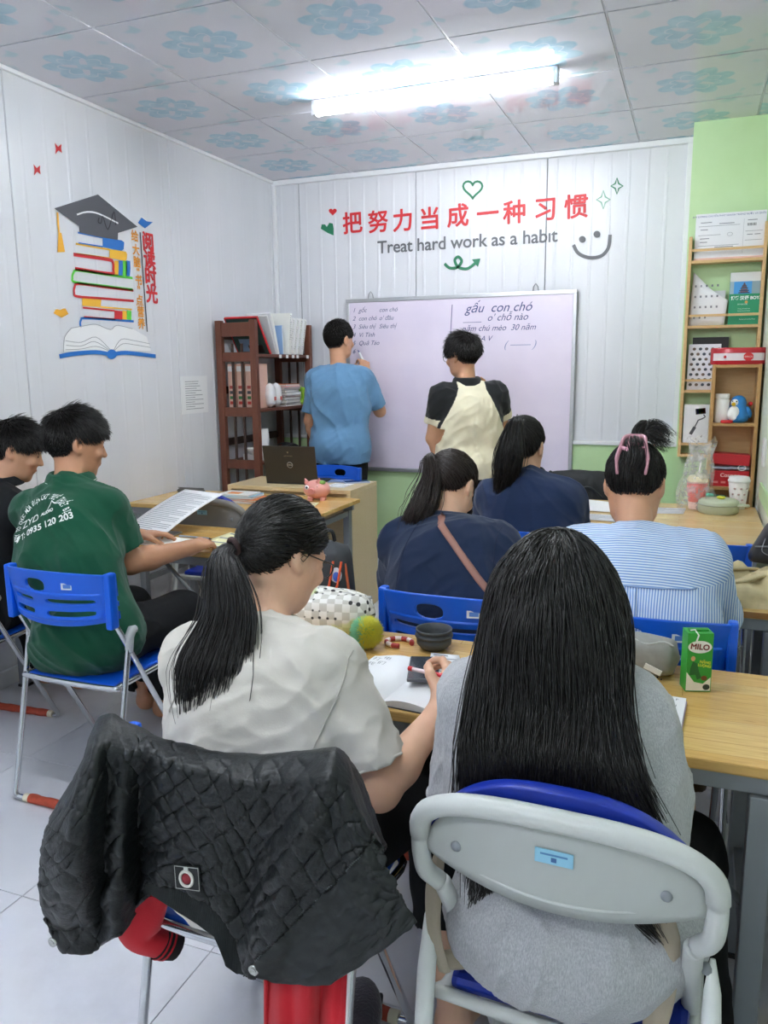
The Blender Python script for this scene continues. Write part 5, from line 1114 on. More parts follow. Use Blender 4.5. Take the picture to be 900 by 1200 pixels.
def add_head(F, hc, R, s=1., female=False):
    L = lambda x, y, z: hc+R@(A3((x, y, z))*s)
    F.ell(L(0, -.008, .025), A3((.0765, .0965, .098))*s, R, .02)
    F.ell(L(0, .03, -.03), A3((.062, .066, .08))*s, R, .03); F.cone(L(-.028, .042, -.085), L(.028, .042, -.085), .026*s, .026*s, .03); F.cone(L(0, .062, -.09), L(0, .066, -.098), .02*s, .018*s, .02)
    for e in (-1, 1):
        F.cone(L(e*.058, .01, -.02), L(e*.045, .02, -.075), .018*s, .018*s, .03)           # jaw angle
        F.ell(L(e*.042, .072, -.028), A3((.02, .016, .016))*s, R, .02)                       # cheek
        F.cone(L(e*.015, .088, .022), L(e*.045, .074, .02), .008*s, .007*s, .012)           # brow
        F.sub(L(e*.031, .100, .002), L(e*.034, .099, .002), .0105*s, .0105*s)
        F.ell(L(e*.031, .080, .001), A3((.0125, .0115, .011))*s, R, .003)                    # closed lid / eyeball
        # ear: rim, lobe, bowl
        F.ell(L(e*.080, -.012, -.004), A3((.011, .019, .031))*s, R, .006); F.ell(L(e*.077, -.004, -.028), A3((.008, .01, .011))*s, R, .006); F.sub(L(e*.090, -.008, .004), L(e*.089, -.006, -.010), .0085*s, .0075*s)
    F.cone(L(0, .090, .01), L(0, .107, -.028), .007*s, .0105*s, .010); F.ell(L(-.011, .097, -.030), A3((.007, .008, .006))*s, R, .006); F.ell(L(.011, .097, -.030), A3((.007, .008, .006))*s, R, .006)
    F.cone(L(-.016, .087, -.055), L(.016, .087, -.055), .0065*s, .0065*s, .006); F.cone(L(-.013, .086, -.065), L(.013, .086, -.065), .0075*s, .0075*s, .006)
def body_fields(J):
    """bare body field and the frame used by the clothes"""
    s = J.get('s', 1.); F = Field(); pel, ch, nk, hc = [A3(J[k]) for k in ('pel', 'ch', 'nk', 'hc')]; R = head_frame(J['hf'], J['hu']); shL, shR = A3(J['shL']), A3(J['shR'])
    r = nrm(shR-shL); up = nrm(ch-pel); fw = nrm(np.cross(up, r)); B = np.stack([np.cross(fw, up), fw, up], 1); J['B'] = B; J['R'] = R; J['r'] = r; J['fw'] = fw; J['up'] = up
    torso(F, J, 0.); F.cone(nk-up*.03, hc+R@(A3((0, -.018, -.05))*s), .054*s, .050*s, .03)
    add_head(F, hc, R, s)
    for side, S in ((-1, 'L'), (1, 'R')):
        sh, el, wr = A3(J['sh'+S]), A3(J['el'+S]), A3(J['wr'+S]); th = J.get('thick', 1.)*s
        F.cone(sh, el, .050*th, .040*th, .03); d = el+(wr-el)*.3; F.cone(el, d, .039*th, .040*th, .015); F.cone(d, wr, .040*th, .0255*th, .02)
        hd = J.get('hand'+S) or (wr-el, (0, 0, -1), (.35, .4, .45, .5), .5); hand(F, wr, hd[0], hd[1], side, hd[2], J.get('hs', 1.)*s, hd[3] if len(hd) > 3 else .5)
        hp, kn, an, to = [A3(J[k+S]) for k in ('hp', 'kn', 'an', 'to')]
        F.cone(hp, kn, .082*s, .055*s, .04); F.cone(kn, kn+(an-kn)*.35, .053*s, .052*s, .02); F.cone(kn+(an-kn)*.35, an, .052*s, .035*s, .02); F.cone(an+A3((0, 0, -.03)), to, .034*s, .026*s, .03); F.cone(an+A3((0, 0, -.035))-nrm(to-an)*.02, an+A3((0, 0, -.03)), .03*s, .034*s, .02)
    return F
def torso(F, J, e, waist=0.):
    s = J.get('s', 1.)*J.get('build', 1.); pel, ch, nk = A3(J['pel']), A3(J['ch']), A3(J['nk']); r, fw, up, B = J['r'], J['fw'], J['up'], J['B']; shL, shR = A3(J['shL']), A3(J['shR']); b = J.get('bow', 0.)
    mid = pel+(ch-pel)*.5-fw*b
    for k in (-1, 1):
        F.cone(pel+r*k*.072*s, mid+r*k*(.062+waist)*s, .098*s+e, .090*s+e, .06); F.cone(mid+r*k*(.062+waist)*s, ch+r*k*.088*s-up*.10, .090*s+e, .088*s+e, .06)
    F.ell(pel, A3((.165, .118, .11))*s+e, B, .05); F.ell(pel+(ch-pel)*.66-fw*b*.6, A3((.155, .105, .19))*s+e, B, .05); F.ell(ch-up*.09-fw*.035, A3((.135, .075, .10))*s+e, B, .06)
    for sh in (shL, shR): F.cone(ch-up*.035-fw*.01, sh, .060*s+e, .053*s+e, .05); F.cone(nk-up*.035-fw*.014, sh+(nk-sh)*.22-up*.006, .040*s+e*.55, .046*s+e*.85, .05)
    return F
def sleeve(F, J, S, e0, e1, upto, cavity=True):
    """sleeve down the arm; upto<=1 ends on the upper arm, 1..2 on the forearm"""
    s = J.get('s', 1.)*J.get('thick', 1.); sh, el, wr = A3(J['sh'+S]), A3(J['el'+S]), A3(J['wr'+S])
    if upto <= 1:
        end = sh+(el-sh)*upto; d = nrm(el-sh); ra = .050*s+e0; rb = .040*s+e1; F.cone(sh, end+d*.02, ra, rb, .016)
    else:
        F.cone(sh, el, .050*s+e0, .041*s+e1, .016); end = el+(wr-el)*(upto-1); d = nrm(wr-el); rb = .034*s+e1; F.cone(el, end+d*.02, .041*s+e1, rb, .03)
    F.cut(end, d, rb*1.7)
    if cavity: F.sub(end-d*.012, end+d*.03, rb-.020, rb-.017)
    return end, d, rb
def pants(F, J, e=.012, upto=2., e2=.02):
    s = J.get('s', 1.); pel = A3(J['pel']); F.ell(pel-J['up']*.01, A3((.170, .124, .115))*s+e, J['B'], .04)
    for S in 'LR':
        hp, kn, an = [A3(J[k+S]) for k in ('hp', 'kn', 'an')]; F.cone(hp, kn, .086*s+e, .060*s+e, .04)
        end = kn+(an-kn)*(upto-1); d = nrm(an-kn); F.cone(kn, end+d*.02, .060*s+e, .042*s+e2, .03); F.cut(end, d, (.045*s+e2)*1.8)
# ------------------------------------------------------------------ hair
HL_Y = np.array([-.12, -.075, -.045, -.030, -.012, .012, .05, .082, .11]); HL_Z = np.array([-.080, -.070, -.052, -.022, .018, .016, .024, .056, .062])
def scalp_pts(hc, R, s, n, off=.0, rng=RNG, zmin=None):
    i = np.arange(n*3); z = 1-2*(i+.5)/(n*3); a = i*2.39996; q = np.stack([np.sqrt(1-z*z)*np.cos(a), np.sqrt(1-z*z)*np.sin(a), z], 1)+rng.normal(0, .02, (n*3, 3)); q /= np.linalg.norm(q, axis=1, keepdims=True)
    loc = q*(A3((.0765, .0965, .098))+off)+A3((0, -.008, .025)); ok = loc[:, 2] > np.interp(loc[:, 1], HL_Y, HL_Z)
    loc, q = loc[ok], q[ok]; nn = q/A3((.0765, .0965, .098)); nn /= np.linalg.norm(nn, axis=1, keepdims=True)
    return hc+(loc*s)@R.T, nn@R.T, loc
def strand_mesh(P, w0, w1, jit=.3, rng=RNG):
    """P (N,M,3) polylines -> three sided tapering hairs"""
    N, M, _ = P.shape; T = np.empty_like(P); T[:, 1:-1] = P[:, 2:]-P[:, :-2]; T[:, 0] = P[:, 1]-P[:, 0]; T[:, -1] = P[:, -1]-P[:, -2]; T /= np.maximum(np.linalg.norm(T, axis=2, keepdims=True), 1e-9)
    ref = rng.normal(0, 1, (N, 1, 3)); a = np.cross(T, ref); a /= np.maximum(np.linalg.norm(a, axis=2, keepdims=True), 1e-9); b = np.cross(T, a)
    u = np.linspace(0, 1, M)[None, :, None]; w = (w0*(1-u**2)+w1*u**2)*(1+rng.uniform(-jit, jit, (N, 1, 1)))
    V = np.stack([P+w*(a*math.cos(k*2*PI/3)+b*math.sin(k*2*PI/3)) for k in range(3)], 2).reshape(-1, 3)
    i, j, k = np.meshgrid(np.arange(N), np.arange(M-1), np.arange(3), indexing='ij'); o = (i*M+j)*3; Q = np.stack([o+k, o+(k+1) % 3, o+3+(k+1) % 3, o+3+k], -1).reshape(-1, 4); return V, Q
def cap_mesh(hc, R, s, off, h=.0045, lift=0.):
    F = Field().ell(hc+R@(A3((0, -.010, .027))*s), A3((.0765+off, .0965+off, .098+off))*s, R)
    def post(X, Y, Z, D):
        q = (np.stack([X, Y, Z], 1)-hc)@R/s; m = np.interp(q[:, 1], HL_Y, HL_Z)+lift-q[:, 2]; return np.maximum(D+(off+.002)*np.exp(-np.maximum(-m, 0)/.028), m*.7)
    return F.mesh(h, post=post)
HAIRCAP = mat('#141211', .85, spec=.1, name='hair_base')
def hairobj(J, V, Q, m, ncap):
    mi = np.zeros(len(Q), int); mi[:ncap] = 1; return tag(qmesh('hair', V, Q, [m, HAIRCAP], J['root'], mi), kind='stuff')
def join(*parts):
    global NCAP; NCAP = len(parts[0][1]); V = np.concatenate([p[0] for p in parts]); o = 0; Q = []
    for p in parts: Q.append(p[1]+o); o += len(p[0])
    return V, np.concatenate(Q)
def push(P, F, off, it=1):
    for _ in range(it):
        d, g = F.grad(P); m = (off-d); m = np.where(m > 0, m, 0.)[:, None]; P = P+g*m
    return P
def short_hair(J, n, Lf, lift, part, crown=(0, -.05, .11), m=HAIR, w=.0011, capoff=.012, seed=1):
    """cropped hair: tufts growing out of the scalp away from the crown; Lf(loc) gives length"""
    rng = np.random.default_rng(seed); hc, R, s = A3(J['hc']), J['R'], J.get('s', 1.); root, nn, loc = scalp_pts(hc, R, s, n, .004, rng); fl = loc-A3(crown); fl -= (fl*(nn@R)).sum(1)[:, None]*(nn@R); fl /= np.maximum(np.linalg.norm(fl, axis=1, keepdims=True), 1e-6)
    if part is not None: fl = part(loc, fl)
    fl = fl@R.T; L = (Lf(loc)*s*rng.uniform(.75, 1.15, len(loc)))[:, None]; up = lift(loc)[:, None]*rng.uniform(.6, 1.4, (len(loc), 1)); jit = rng.normal(0, .16, fl.shape)
    d = nn*up+fl+jit; d /= np.linalg.norm(d, axis=1, keepdims=True); P = [root]; M = 6; HF = Field().ell(hc+R@(A3((0, -.008, .025))*s), A3((.0765, .0965, .098))*s, R)
    for k in range(1, M):
        d = d+fl*.10-nn*.07+A3((0, 0, -.02)); d /= np.linalg.norm(d, axis=1, keepdims=True); p = P[-1]+d*L/(M-1); p = push(p, HF, .005+.0*k); P.append(p)
    return join(cap_mesh(hc, R, s, capoff), strand_mesh(np.stack(P, 1), w, w*.25, rng=rng))
def pulled_hair(J, tie, n, seed=1, off=.010, capoff=.009, w=.0010, lift=.0, split=None):
    """hair combed over the scalp to the tie point (head-local)"""
    rng = np.random.default_rng(seed); hc, R, s = A3(J['hc']), J['R'], J.get('s', 1.); root, nn, loc = scalp_pts(hc, R, s, n, .003, rng); tl = hc+R@(A3(tie)*s); HF = Field().ell(hc+R@(A3((0, -.008, .025))*s), A3((.0765, .0965, .098))*s, R); M = 14
    lay = rng.uniform(.3, 1., len(root))[:, None]*off*s; P = [root]
    dist0 = np.linalg.norm(tl-root, axis=1, keepdims=True)
    for k in range(1, M):
        u = k/(M-1); p = root+(tl-root)*u+nn*np.sin(PI*min(u, .5))*.0; 
        q = p.copy(); d, g = HF.grad(q); tgt = lay*(.35+.65*math.sin(PI*u)**.5)+.002; mv = tgt[:, 0]-d; blend = 1 if u < .85 else (1-u)/.15; q = q+g*(np.where(mv > 0, mv, mv*.6*blend))[:, None]
        q += rng.normal(0, .0006, q.shape); P.append(q)
    return [cap_mesh(hc, R, s, capoff), strand_mesh(np.stack(P, 1), w, w*.8, rng=rng)], tl
def tail(guide, rad, n, seed=2, w=.0011, wave=.004, taper=None, M=26, flat=1., squash=(1, 1)):
    """loose bundle along guide; rad(u) is its half width"""
    rng = np.random.default_rng(seed); g = spline([Vector(p) for p in guide], 12); L = np.array([list(p) for p in g]); cum = np.concatenate([[0], np.cumsum(np.linalg.norm(np.diff(L, axis=0), axis=1))]); cum /= cum[-1]
    u = np.linspace(0, 1, M); C = np.stack([np.interp(u, cum, L[:, i]) for i in range(3)], 1); T = np.gradient(C, axis=0); T /= np.linalg.norm(T, axis=1, keepdims=True)
    ref = A3((1, 0, 0)); a = ref-T*(T@ref)[:, None]; a /= np.linalg.norm(a, axis=1, keepdims=True); b = np.cross(T, a)
    r = np.sqrt(rng.uniform(0, 1, n)); th = rng.uniform(0, 2*PI, n); ln = rng.uniform(.72, 1.0, n)**.7; P = np.empty((n, M, 3)); ph = rng.uniform(0, 6.28, (n, 2)); fq = rng.uniform(4, 9, n)
    stray = np.where(rng.uniform(0, 1, n) < .05, rng.uniform(1.1, 1.7, n), 1.)
    for k in range(M):
        uu = u[k]*ln; cx = np.stack([np.interp(uu, u, C[:, i]) for i in range(3)], 1); aa = np.stack([np.interp(uu, u, a[:, i]) for i in range(3)], 1); bb = np.stack([np.interp(uu, u, b[:, i]) for i in range(3)], 1)
        R_ = rad(uu)*np.where(uu > .1, stray, 1.); dth = th+.5*np.sin(uu*3+ph[:, 0])*0.25
        P[:, k] = cx+aa*(r*R_*np.cos(dth)*squash[0]+wave*uu*np.sin(fq*uu+ph[:, 0]))[:, None]+bb*(r*R_*np.sin(dth)*squash[1]+wave*uu*np.sin(fq*uu+ph[:, 1]))[:, None]
    return strand_mesh(P, w, w*.3, rng=rng), P
def wisps(J, n, seed=5, box=((-.055, .055), (-.09, -.05), (-.085, -.06)), L=.035, w=.0006, down=(0, -.1, -1)):
    """short loose hairs at the nape"""
    rng = np.random.default_rng(seed); hc, R, s = A3(J['hc']), J['R'], J.get('s', 1.); q = np.stack([rng.uniform(a, b, n) for a, b in box], 1); q[:, 1] = -.008-np.sqrt(np.maximum(0, 1-(q[:, 0]/.0765)**2-((q[:, 2]-.025)/.098)**2))*.0965; p = hc+(q*s)@R.T; d = nrm(down)+rng.normal(0, .25, (n, 3)); P = [p]; ln = rng.uniform(.4, 1.3, n)[:, None]*L/5
    for k in range(5): d = d+rng.normal(0, .12, (n, 3)); d /= np.linalg.norm(d, axis=1, keepdims=True); P.append(push(P[-1]+d*ln, J['F'], .002))
    return strand_mesh(np.stack(P, 1), w, w*.3, rng=rng)
def seam(J, o, P, fw, name, m, r=.0016):
    """stitched seam laid on a garment along P, pressed on in direction fw"""
    bv = BVHTree.FromObject(o, bpy.context.evaluated_depsgraph_get()); off = Vector((0, 0, 0)); q = o
    while q is not None: off += q.location; q = q.parent
    fw = Vector(fw).normalized(); Q = []
    for p in spline([Vector(p) for p in P], 8):
        h = bv.ray_cast(p-fw*.3-off, fw)
        if h[0] is not None: Q.append(h[0]+off-fw*.0004)
    if len(Q) > 2: G().tube(Q, r, 5).obj(name, m, J['root'], True)
# ------------------------------------------------------------------ builder
def person(J, label, skin, h=.005):
    root = thing('person', label, 'person', (J['pel'][0], J['pel'][1], 0)); J['root'] = root; F = body_fields(J); P, Q = F.mesh(h*.95); qmesh('body', P, Q, skin, root); J['F'] = F
    hc, R, s = A3(J['hc']), J['R'], J.get('s', 1.)
    g = G()
    for e in (-1, 1): g.ball(hc+R@(A3((e*.031, .0868, .0005))*s), .0062*s, 10, 6)
    o = g.obj('eyes', mat('#15110f', .15, name='dark_eye'), root, True)
    g = G()
    for e in (-1, 1): g.tube([Vector(hc+R@(A3((e*x, y, z))*s)) for x, y, z in ((.014, .0955, .024), (.03, .0925, .029), (.048, .080, .024))], [.0028, .0034, .0015], 6)
    g.obj('eyebrows', HAIR, root, True); G().tube([Vector(hc+R@(A3((x, .0935-.12*abs(x), -.0595))*s)) for x in (-.02, -.01, 0, .01, .02)], [.001, .0042, .005, .0042, .001], 8).obj('lips', mat('#b06c60', .45, name='lip'), root, True)
    return root
def garment(J, F, name, m, h=.0055, wr=None, post=None, mids=None):
    P, Q = F.mesh(h, wr, post); mi = None
    if mids is not None: mi = mids(P[Q].mean(1))
    o = qmesh(name, P, Q, m, J['root'], mi); o['_np'] = 0; del o['_np']; return o, P, Q
def ring(J, name, c, axis, rx, ry, r, m, tilt=(1, 0, 0), fl=None):
    """band round a neck, cuff or hem"""
    ax = nrm(axis); a = nrm(A3(tilt)-ax*(A3(tilt)@ax)); b = np.cross(ax, a); return G().tube([Vector(A3(c)+a*rx*math.cos(2*PI*k/32)+b*ry*math.sin(2*PI*k/32)) for k in range(32)], r, 8, closed=True, flat=fl).obj(name, m, J['root'], True)
def glasses(J, m, name='glasses'):
    hc, R, s = A3(J['hc']), J['R'], J.get('s', 1.); L = lambda x, y, z: Vector(hc+R@(A3((x, y, z))*s)); g = G()
    for e in (-1, 1):
        g.tube([L(e*.034+.024*math.cos(a), .104-.35*abs(.024*math.cos(a)*e+.0)*.2, .0-.002+.019*math.sin(a)) for a in [2*PI*k/20 for k in range(20)]], .0018, 6, closed=True); g.tube([L(e*.058, .102, .006), L(e*.074, .09, .008), L(e*.081, .0, .010), L(e*.08, -.016, -.002)], .0018, 6)
    g.tube([L(-.010, .104, .002), L(0, .110, .005), L(.010, .104, .002)], .0016, 6); return g.obj(name, m, J['root'], True)
M_FRAME = mat('#2a2522', .3, name='glasses_frame')
def seated(pel, ch, nk, hc, hf, hu, shL, shR, elL, elR, wrL, wrR, knL, knR, anL, anR, **kw):
    J = dict(pel=pel, ch=ch, nk=nk, hc=hc, hf=hf, hu=hu, shL=shL, shR=shR, elL=elL, elR=elR, wrL=wrL, wrR=wrR, knL=knL, knR=knR, anL=anL, anR=anR, **kw)
    r = nrm(A3(shR)-A3(shL)); r[2] = 0; J.setdefault('hpL', A3(pel)-r*.085+A3((0, .03, -.01))); J.setdefault('hpR', A3(pel)+r*.085+A3((0, .03, -.01)))
    for S in 'LR':
        f = A3(J['kn'+S])-A3(J['hp'+S]); f[2] = 0; f = nrm(f); J.setdefault('to'+S, A3(J['an'+S])+f*.13+A3((0, 0, -.05)))
    return J
# ================================================================== 1. ponytailed girl in the off-white tee
J = seated(pel=(-.73, 1.235, .565), ch=(-.815, 1.375, .905), nk=(-.83, 1.42, .965), hc=(-.838, 1.525, 1.092), hf=(.42, .78, -.42), hu=(.10, .42, .9), shL=(-.965, 1.36, .89), shR=(-.66, 1.375, .905), elL=(-1.03, 1.50, .72), elR=(-.528, 1.315, .70), wrL=(-.86, 1.66, .785), wrR=(-.462, 1.50, .792),
    knL=(-.82, 1.62, .53), knR=(-.53, 1.66, .53), anL=(-.82, 1.66, .09), anR=(-.43, 1.50, .09), s=1., bow=.02, handR=((.05, .75, .42), (-.85, .1, -.35), (.75, .8, .85, .9), .9), handL=((.6, .5, -.1), (0, 0, -1), (.3, .3, .35, .4)))
person(J, 'ponytailed girl in an off-white T-shirt writing at the nearest table', SK_F, .0048)
F = Field(); torso(F, J, .016, .012)
TEE = m_cloth('#c6c1b8', 'off_white_cotton', var=.04)
e1 = sleeve(F, J, 'R', .020, .030, .84); e2 = sleeve(F, J, 'L', .020, .030, .84)
F.ell(A3(J['pel'])+A3((0, -.02, -.01)), (.19, .15, .11), J['B'], .05)
w1, w2 = wrinkle(13, .011, (.55, .2, -.8), .22, 2.), wrinkle(26, .005, (1, 0, .5), .3, 7.)
o, P, Q = garment(J, F, 'tee_shirt', TEE, .0045, lambda X, Y, Z: w1(X, Y, Z)+w2(X, Y, Z))
seam(J, o, [W(392, 752, 1, 1.3), W(398, 800, 1, 1.3), W(390, 850, 1, 1.3), W(385, 890, 1, 1.3)], (0, 1, -.1), 'sleeve_seam', mat('#aaa59c', .9)); seam(J, o, [W(262, 712, 1, 1.35), W(235, 760, 1, 1.3), W(228, 820, 1, 1.3)], (0, 1, -.1), 'sleeve_seam', mat('#aaa59c', .9))
for nm, (c, d, rb) in (('sleeve_hem', e1), ('sleeve_hem', e2)): ring(J, nm, c-d*.004, d, rb-.003, rb-.003, .003, TEE, (0, 1, 0))
ring(J, 'collar', A3(J['nk'])+A3((.002, .010, .012)), A3((0, .25, 1)), .064, .062, .008, TEE, fl=(1.3, .6))
F = Field(); pants(F, J, .014, 1.62, .03); garment(J, F, 'trousers', BLK_CLOTH, .007, wrinkle(14, .006, (0, 1, 0), .4, 4))
hp, tl = pulled_hair(J, (0.0, -.122, -.012), 3000, 3, .013, .010)
tdir = A3(tl); t1, tp = tail([tl, tl+A3((-.012, -.04, -.02)), W(266, 720, 1, 1.315), W(252, 775, 1, 1.262), W(240, 825, 1, 1.235), W(232, 878, 1, 1.225)], lambda u: .013+.075*np.clip(u*1.6, 0, 1)**.8*np.clip((1.12-u)*2.4, 0, 1)*.85, 1700, 5, .0012, .008, M=24, squash=(1, .42))
V, Qh = join(*hp, t1); hairobj(J, V, Qh, HAIR, NCAP)
T_ = nrm(A3((-.022, -.045, -.012))); ring(J, 'hair_tie', tl+T_*.006, T_, .016, .016, .006, mat('#3a2626', .8))
glasses(J, M_FRAME); J1 = J
t = thing('red_pen', 'red and clear pen held in the writing hand of the ponytailed girl', 'pen', (-.475, 1.555, .845)); 
ax = nrm(W(547, 797, 1, 1.60)-W(480, 783, 1, 1.63)); pa = A3(W(479, 783, 1, 1.555)); pb = A3(W(551, 799, 1, 1.52)); lp = lambda u: Vector(pa+(pb-pa)*u)-t.location
G().tube([lp(0), lp(.07)], .0052, 10).obj('end_plug', m_red, t); G().tube([lp(.07), lp(.42)], .0046, 10).obj('barrel', mat('#d8c3c6', .15), t); G().tube([lp(.42), lp(.86)], .0052, 10).obj('grip', mat('#cf2f3e', .4), t); G().tube([lp(.86), lp(1.)], [.005, .001], 10).obj('tip', m_red, t)
# ================================================================== 2. long haired girl in the heather grey tee
J = seated(pel=(-.15, 1.285, .55), ch=(-.205, 1.345, .925), nk=(-.21, 1.355, .985), hc=(-.213, 1.362, 1.078), hf=(-.10, .95, -.22), hu=(0, .22, .97), shL=(-.345, 1.345, .90), shR=(-.09, 1.345, .905), elL=(-.378, 1.335, .665), elR=(-.03, 1.41, .67), wrL=(-.31, 1.57, .775), wrR=(-.08, 1.60, .775), knL=(-.27, 1.72, .53), knR=(.03, 1.62, .51), anL=(-.27, 1.74, .09), anR=(.075, 1.37, .09), toR=(.09, 1.50, .03), s=1., bow=.02, handL=((.3, .9, 0), (0, 0, -1), (.3, .35, .4, .45)), handR=((-.2, .9, 0), (0, 0, -1), (.5, .55, .6, .65)))
person(J, 'long haired girl in a heather grey T-shirt on the padded chair', SK_F, .0052)
HEATH = m_heather('#9a9b9e', '#c9c9cb', 'heather_grey_jersey'); F = Field(); torso(F, J, .022, .02); c1 = sleeve(F, J, 'L', .018, .026, .86); c2 = sleeve(F, J, 'R', .016, .024, .86)
F.ell(A3(J['pel'])+A3((-.005, -.045, .015)), (.205, .145, .115), J['B'], .06)
w1, w2 = wrinkle(12, .013, (.3, 0, 1), .25, 3.), wrinkle(25, .005, (.6, 0, .8), .3, 9.)
o, P, Q = garment(J, F, 'tee_shirt', HEATH, .0048, lambda X, Y, Z: w1(X, Y, Z)+w2(X, Y, Z)); J['TF'] = F
for c, d, rb in (c1, c2): ring(J, 'sleeve_hem', c-d*.004, d, rb-.003, rb-.003, .003, HEATH, (0, 1, 0))
F = Field(); pants(F, J, .014, 1.9, .03); garment(J, F, 'trousers', BLK_CLOTH, .008, wrinkle(14, .006, (0, 1, 0), .4, 5))
def long_hair(J, n, seed=11):
    rng = np.random.default_rng(seed); hc, R, s = A3(J['hc']), J['R'], 1.; root, nn, loc = scalp_pts(hc, R, s, n, .006, rng); keep = (loc[:, 1] < .05) | (loc[:, 2] > .05); root, nn, loc = root[keep], nn[keep], loc[keep]
    C = Field(); C.p = list(J['TF'].p); C.ell(hc+R@A3((0, -.008, .025)), (.0785, .0985, .1), R, .004); C.cone(J['nk'], hc+R@A3((0, -.02, -.06)), .06, .055, .02)
    hh = np.clip((loc[:, 2]+.08)/.17, 0, 1); side = np.sign(loc[:, 0]+rng.normal(0, .022, len(loc))); az = np.arctan2(loc[:, 0], -loc[:, 1]-.02)
    lay = .003+.015*hh*rng.uniform(.6, 1.1, len(loc))+rng.uniform(0, .004, len(loc)); M = 34; L = rng.uniform(.40, .55, len(loc)); step = (L/(M-1))[:, None]
    r_ = R[:, 0]; back = A3((0, -1, 0)); sd = np.clip(np.abs(az)/1.5, 0, 1)
    fl = r_[None, :]*(side*(.18+.55*sd))[:, None]+back*(.95-.45*sd)[:, None]
    d = fl+nn*.25; d /= np.linalg.norm(d, axis=1, keepdims=True); P = [root]
    tx = np.clip(loc[:, 0]/.078, -1, 1); tx = np.sign(tx)*np.abs(tx)**.8*(.080+.026*(loc[:, 0] > 0))*(.72+.28*hh)+rng.normal(0, .012, len(loc))
    cl = rng.integers(0, 46, len(loc)); coff = rng.normal(0, .014, (46, 2)); ph = rng.uniform(0, 6.28, len(loc)); rightlock = (loc[:, 0] > .045)
    for k in range(1, M):
        u = k/(M-1); d = d*.76+A3((0, 0, -1))*.32; rel = P[-1]-hc; lx = rel@r_
        goal = tx*(1+.32*u)+np.where(rightlock, .16*max(0, u-.3), 0.)+coff[cl, 0]*u; out = r_[None, :]*((goal-lx)*(3.2 if u > .12 else 1.))[:, None]
        dy = (hc[1]-.085-.03*hh-(.55+.35*hh)*np.clip(-rel[:, 2]-.0, 0, .17)+coff[cl, 1]*.5)-P[-1][:, 1]; out += A3((0, 1, 0))*(np.where(rel[:, 2] < -.01, np.minimum(dy, .0)*9., 0.))[:, None]
        out += (r_[None, :]*np.sin(u*8+ph)[:, None]+back*np.cos(u*7+ph)[:, None])*.05
        d = d+out*.55; d /= np.linalg.norm(d, axis=1, keepdims=True); p = P[-1]+d*step; ds, gr = C.grad(p); hit = ds < lay; dn = (d*gr).sum(1); d = np.where(hit[:, None], d-gr*np.minimum(dn, 0)[:, None], d); d /= np.maximum(np.linalg.norm(d, axis=1, keepdims=True), 1e-6); p = push(P[-1]+d*step, C, lay, 2); low = p[:, 2] < .955; p[:, 1] = np.where(low, np.maximum(p[:, 1], 1.150+.012*(ph/6.28)+.10*np.clip(p[:, 2]-.93, 0, .03)*-1), p[:, 1]); P.append(p)
    return join(cap_mesh(hc, R, 1., .013), strand_mesh(np.stack(P, 1), .0014, .0006, rng=rng))
V, Q = long_hair(J, 4200); hairobj(J, V, Q, HAIR, NCAP); J2 = J
# ================================================================== 3. man in the green polo
J = seated(pel=(-1.99, 2.17, .56), ch=(-2.215, 2.36, 1.0), nk=(-2.225, 2.39, 1.085), hc=(-2.225, 2.435, 1.222), hf=(.55, .80, -.18), hu=(.05, .2, 1), shL=(-2.40, 2.36, .965), shR=(-2.035, 2.365, .985), elL=(-2.43, 2.55, .79), elR=(-1.99, 2.42, .775), wrL=(-2.25, 2.78, .79), wrR=(-1.88, 2.66, .79), knL=(-2.12, 2.56, .545), knR=(-1.88, 2.58, .545), anL=(-2.2, 2.72, .09), anR=(-2.08, 2.68, .09), s=1.06, bow=.045, build=1.02, thick=1.1, handR=((.08, .9, .05), (-.25, 0, -1), (.35, .45, .55, .6), .5), handL=((.5, .8, 0), (0, 0, -1), (.3, .3, .35, .4)))
person(J, 'man in a dark green polo shirt with white lettering on the back', SK_D, .0055)
POLO = m_cloth('#0e4a33', 'green_polo_pique', 500, .3, .08); F = Field(); torso(F, J, .014, .01); c1 = sleeve(F, J, 'L', .020, .024, .80); c2 = sleeve(F, J, 'R', .020, .024, .72); F.ell(A3(J['pel'])+A3((0, -.02, .0)), (.195, .15, .12), J['B'], .05)
w1, w2 = wrinkle(11, .012, (.6, .2, -.7), .22, 5.), wrinkle(24, .005, (.7, 0, -.6), .25, 2.)
def polo_post(X, Y, Z, D): q = (np.stack([X, Y, Z], 1)-A3(J['nk']))@J['B']; return D
polo, P, Q = garment(J, F, 'polo_shirt', POLO, .005, lambda X, Y, Z: w1(X, Y, Z)+w2(X, Y, Z)); WSTR = mat('#dfe6df', .7, name='white_piping')
for c, d, rb in (c1, c2): ring(J, 'sleeve_cuff', c-d*.010, d, rb-.001, rb-.001, .0022, WSTR, (0, 1, 0)); ring(J, 'sleeve_cuff', c-d*.004, d, rb-.004, rb-.004, .0045, POLO, (0, 1, 0))
nd = nrm(A3(J['hc'])-A3(J['nk'])); 
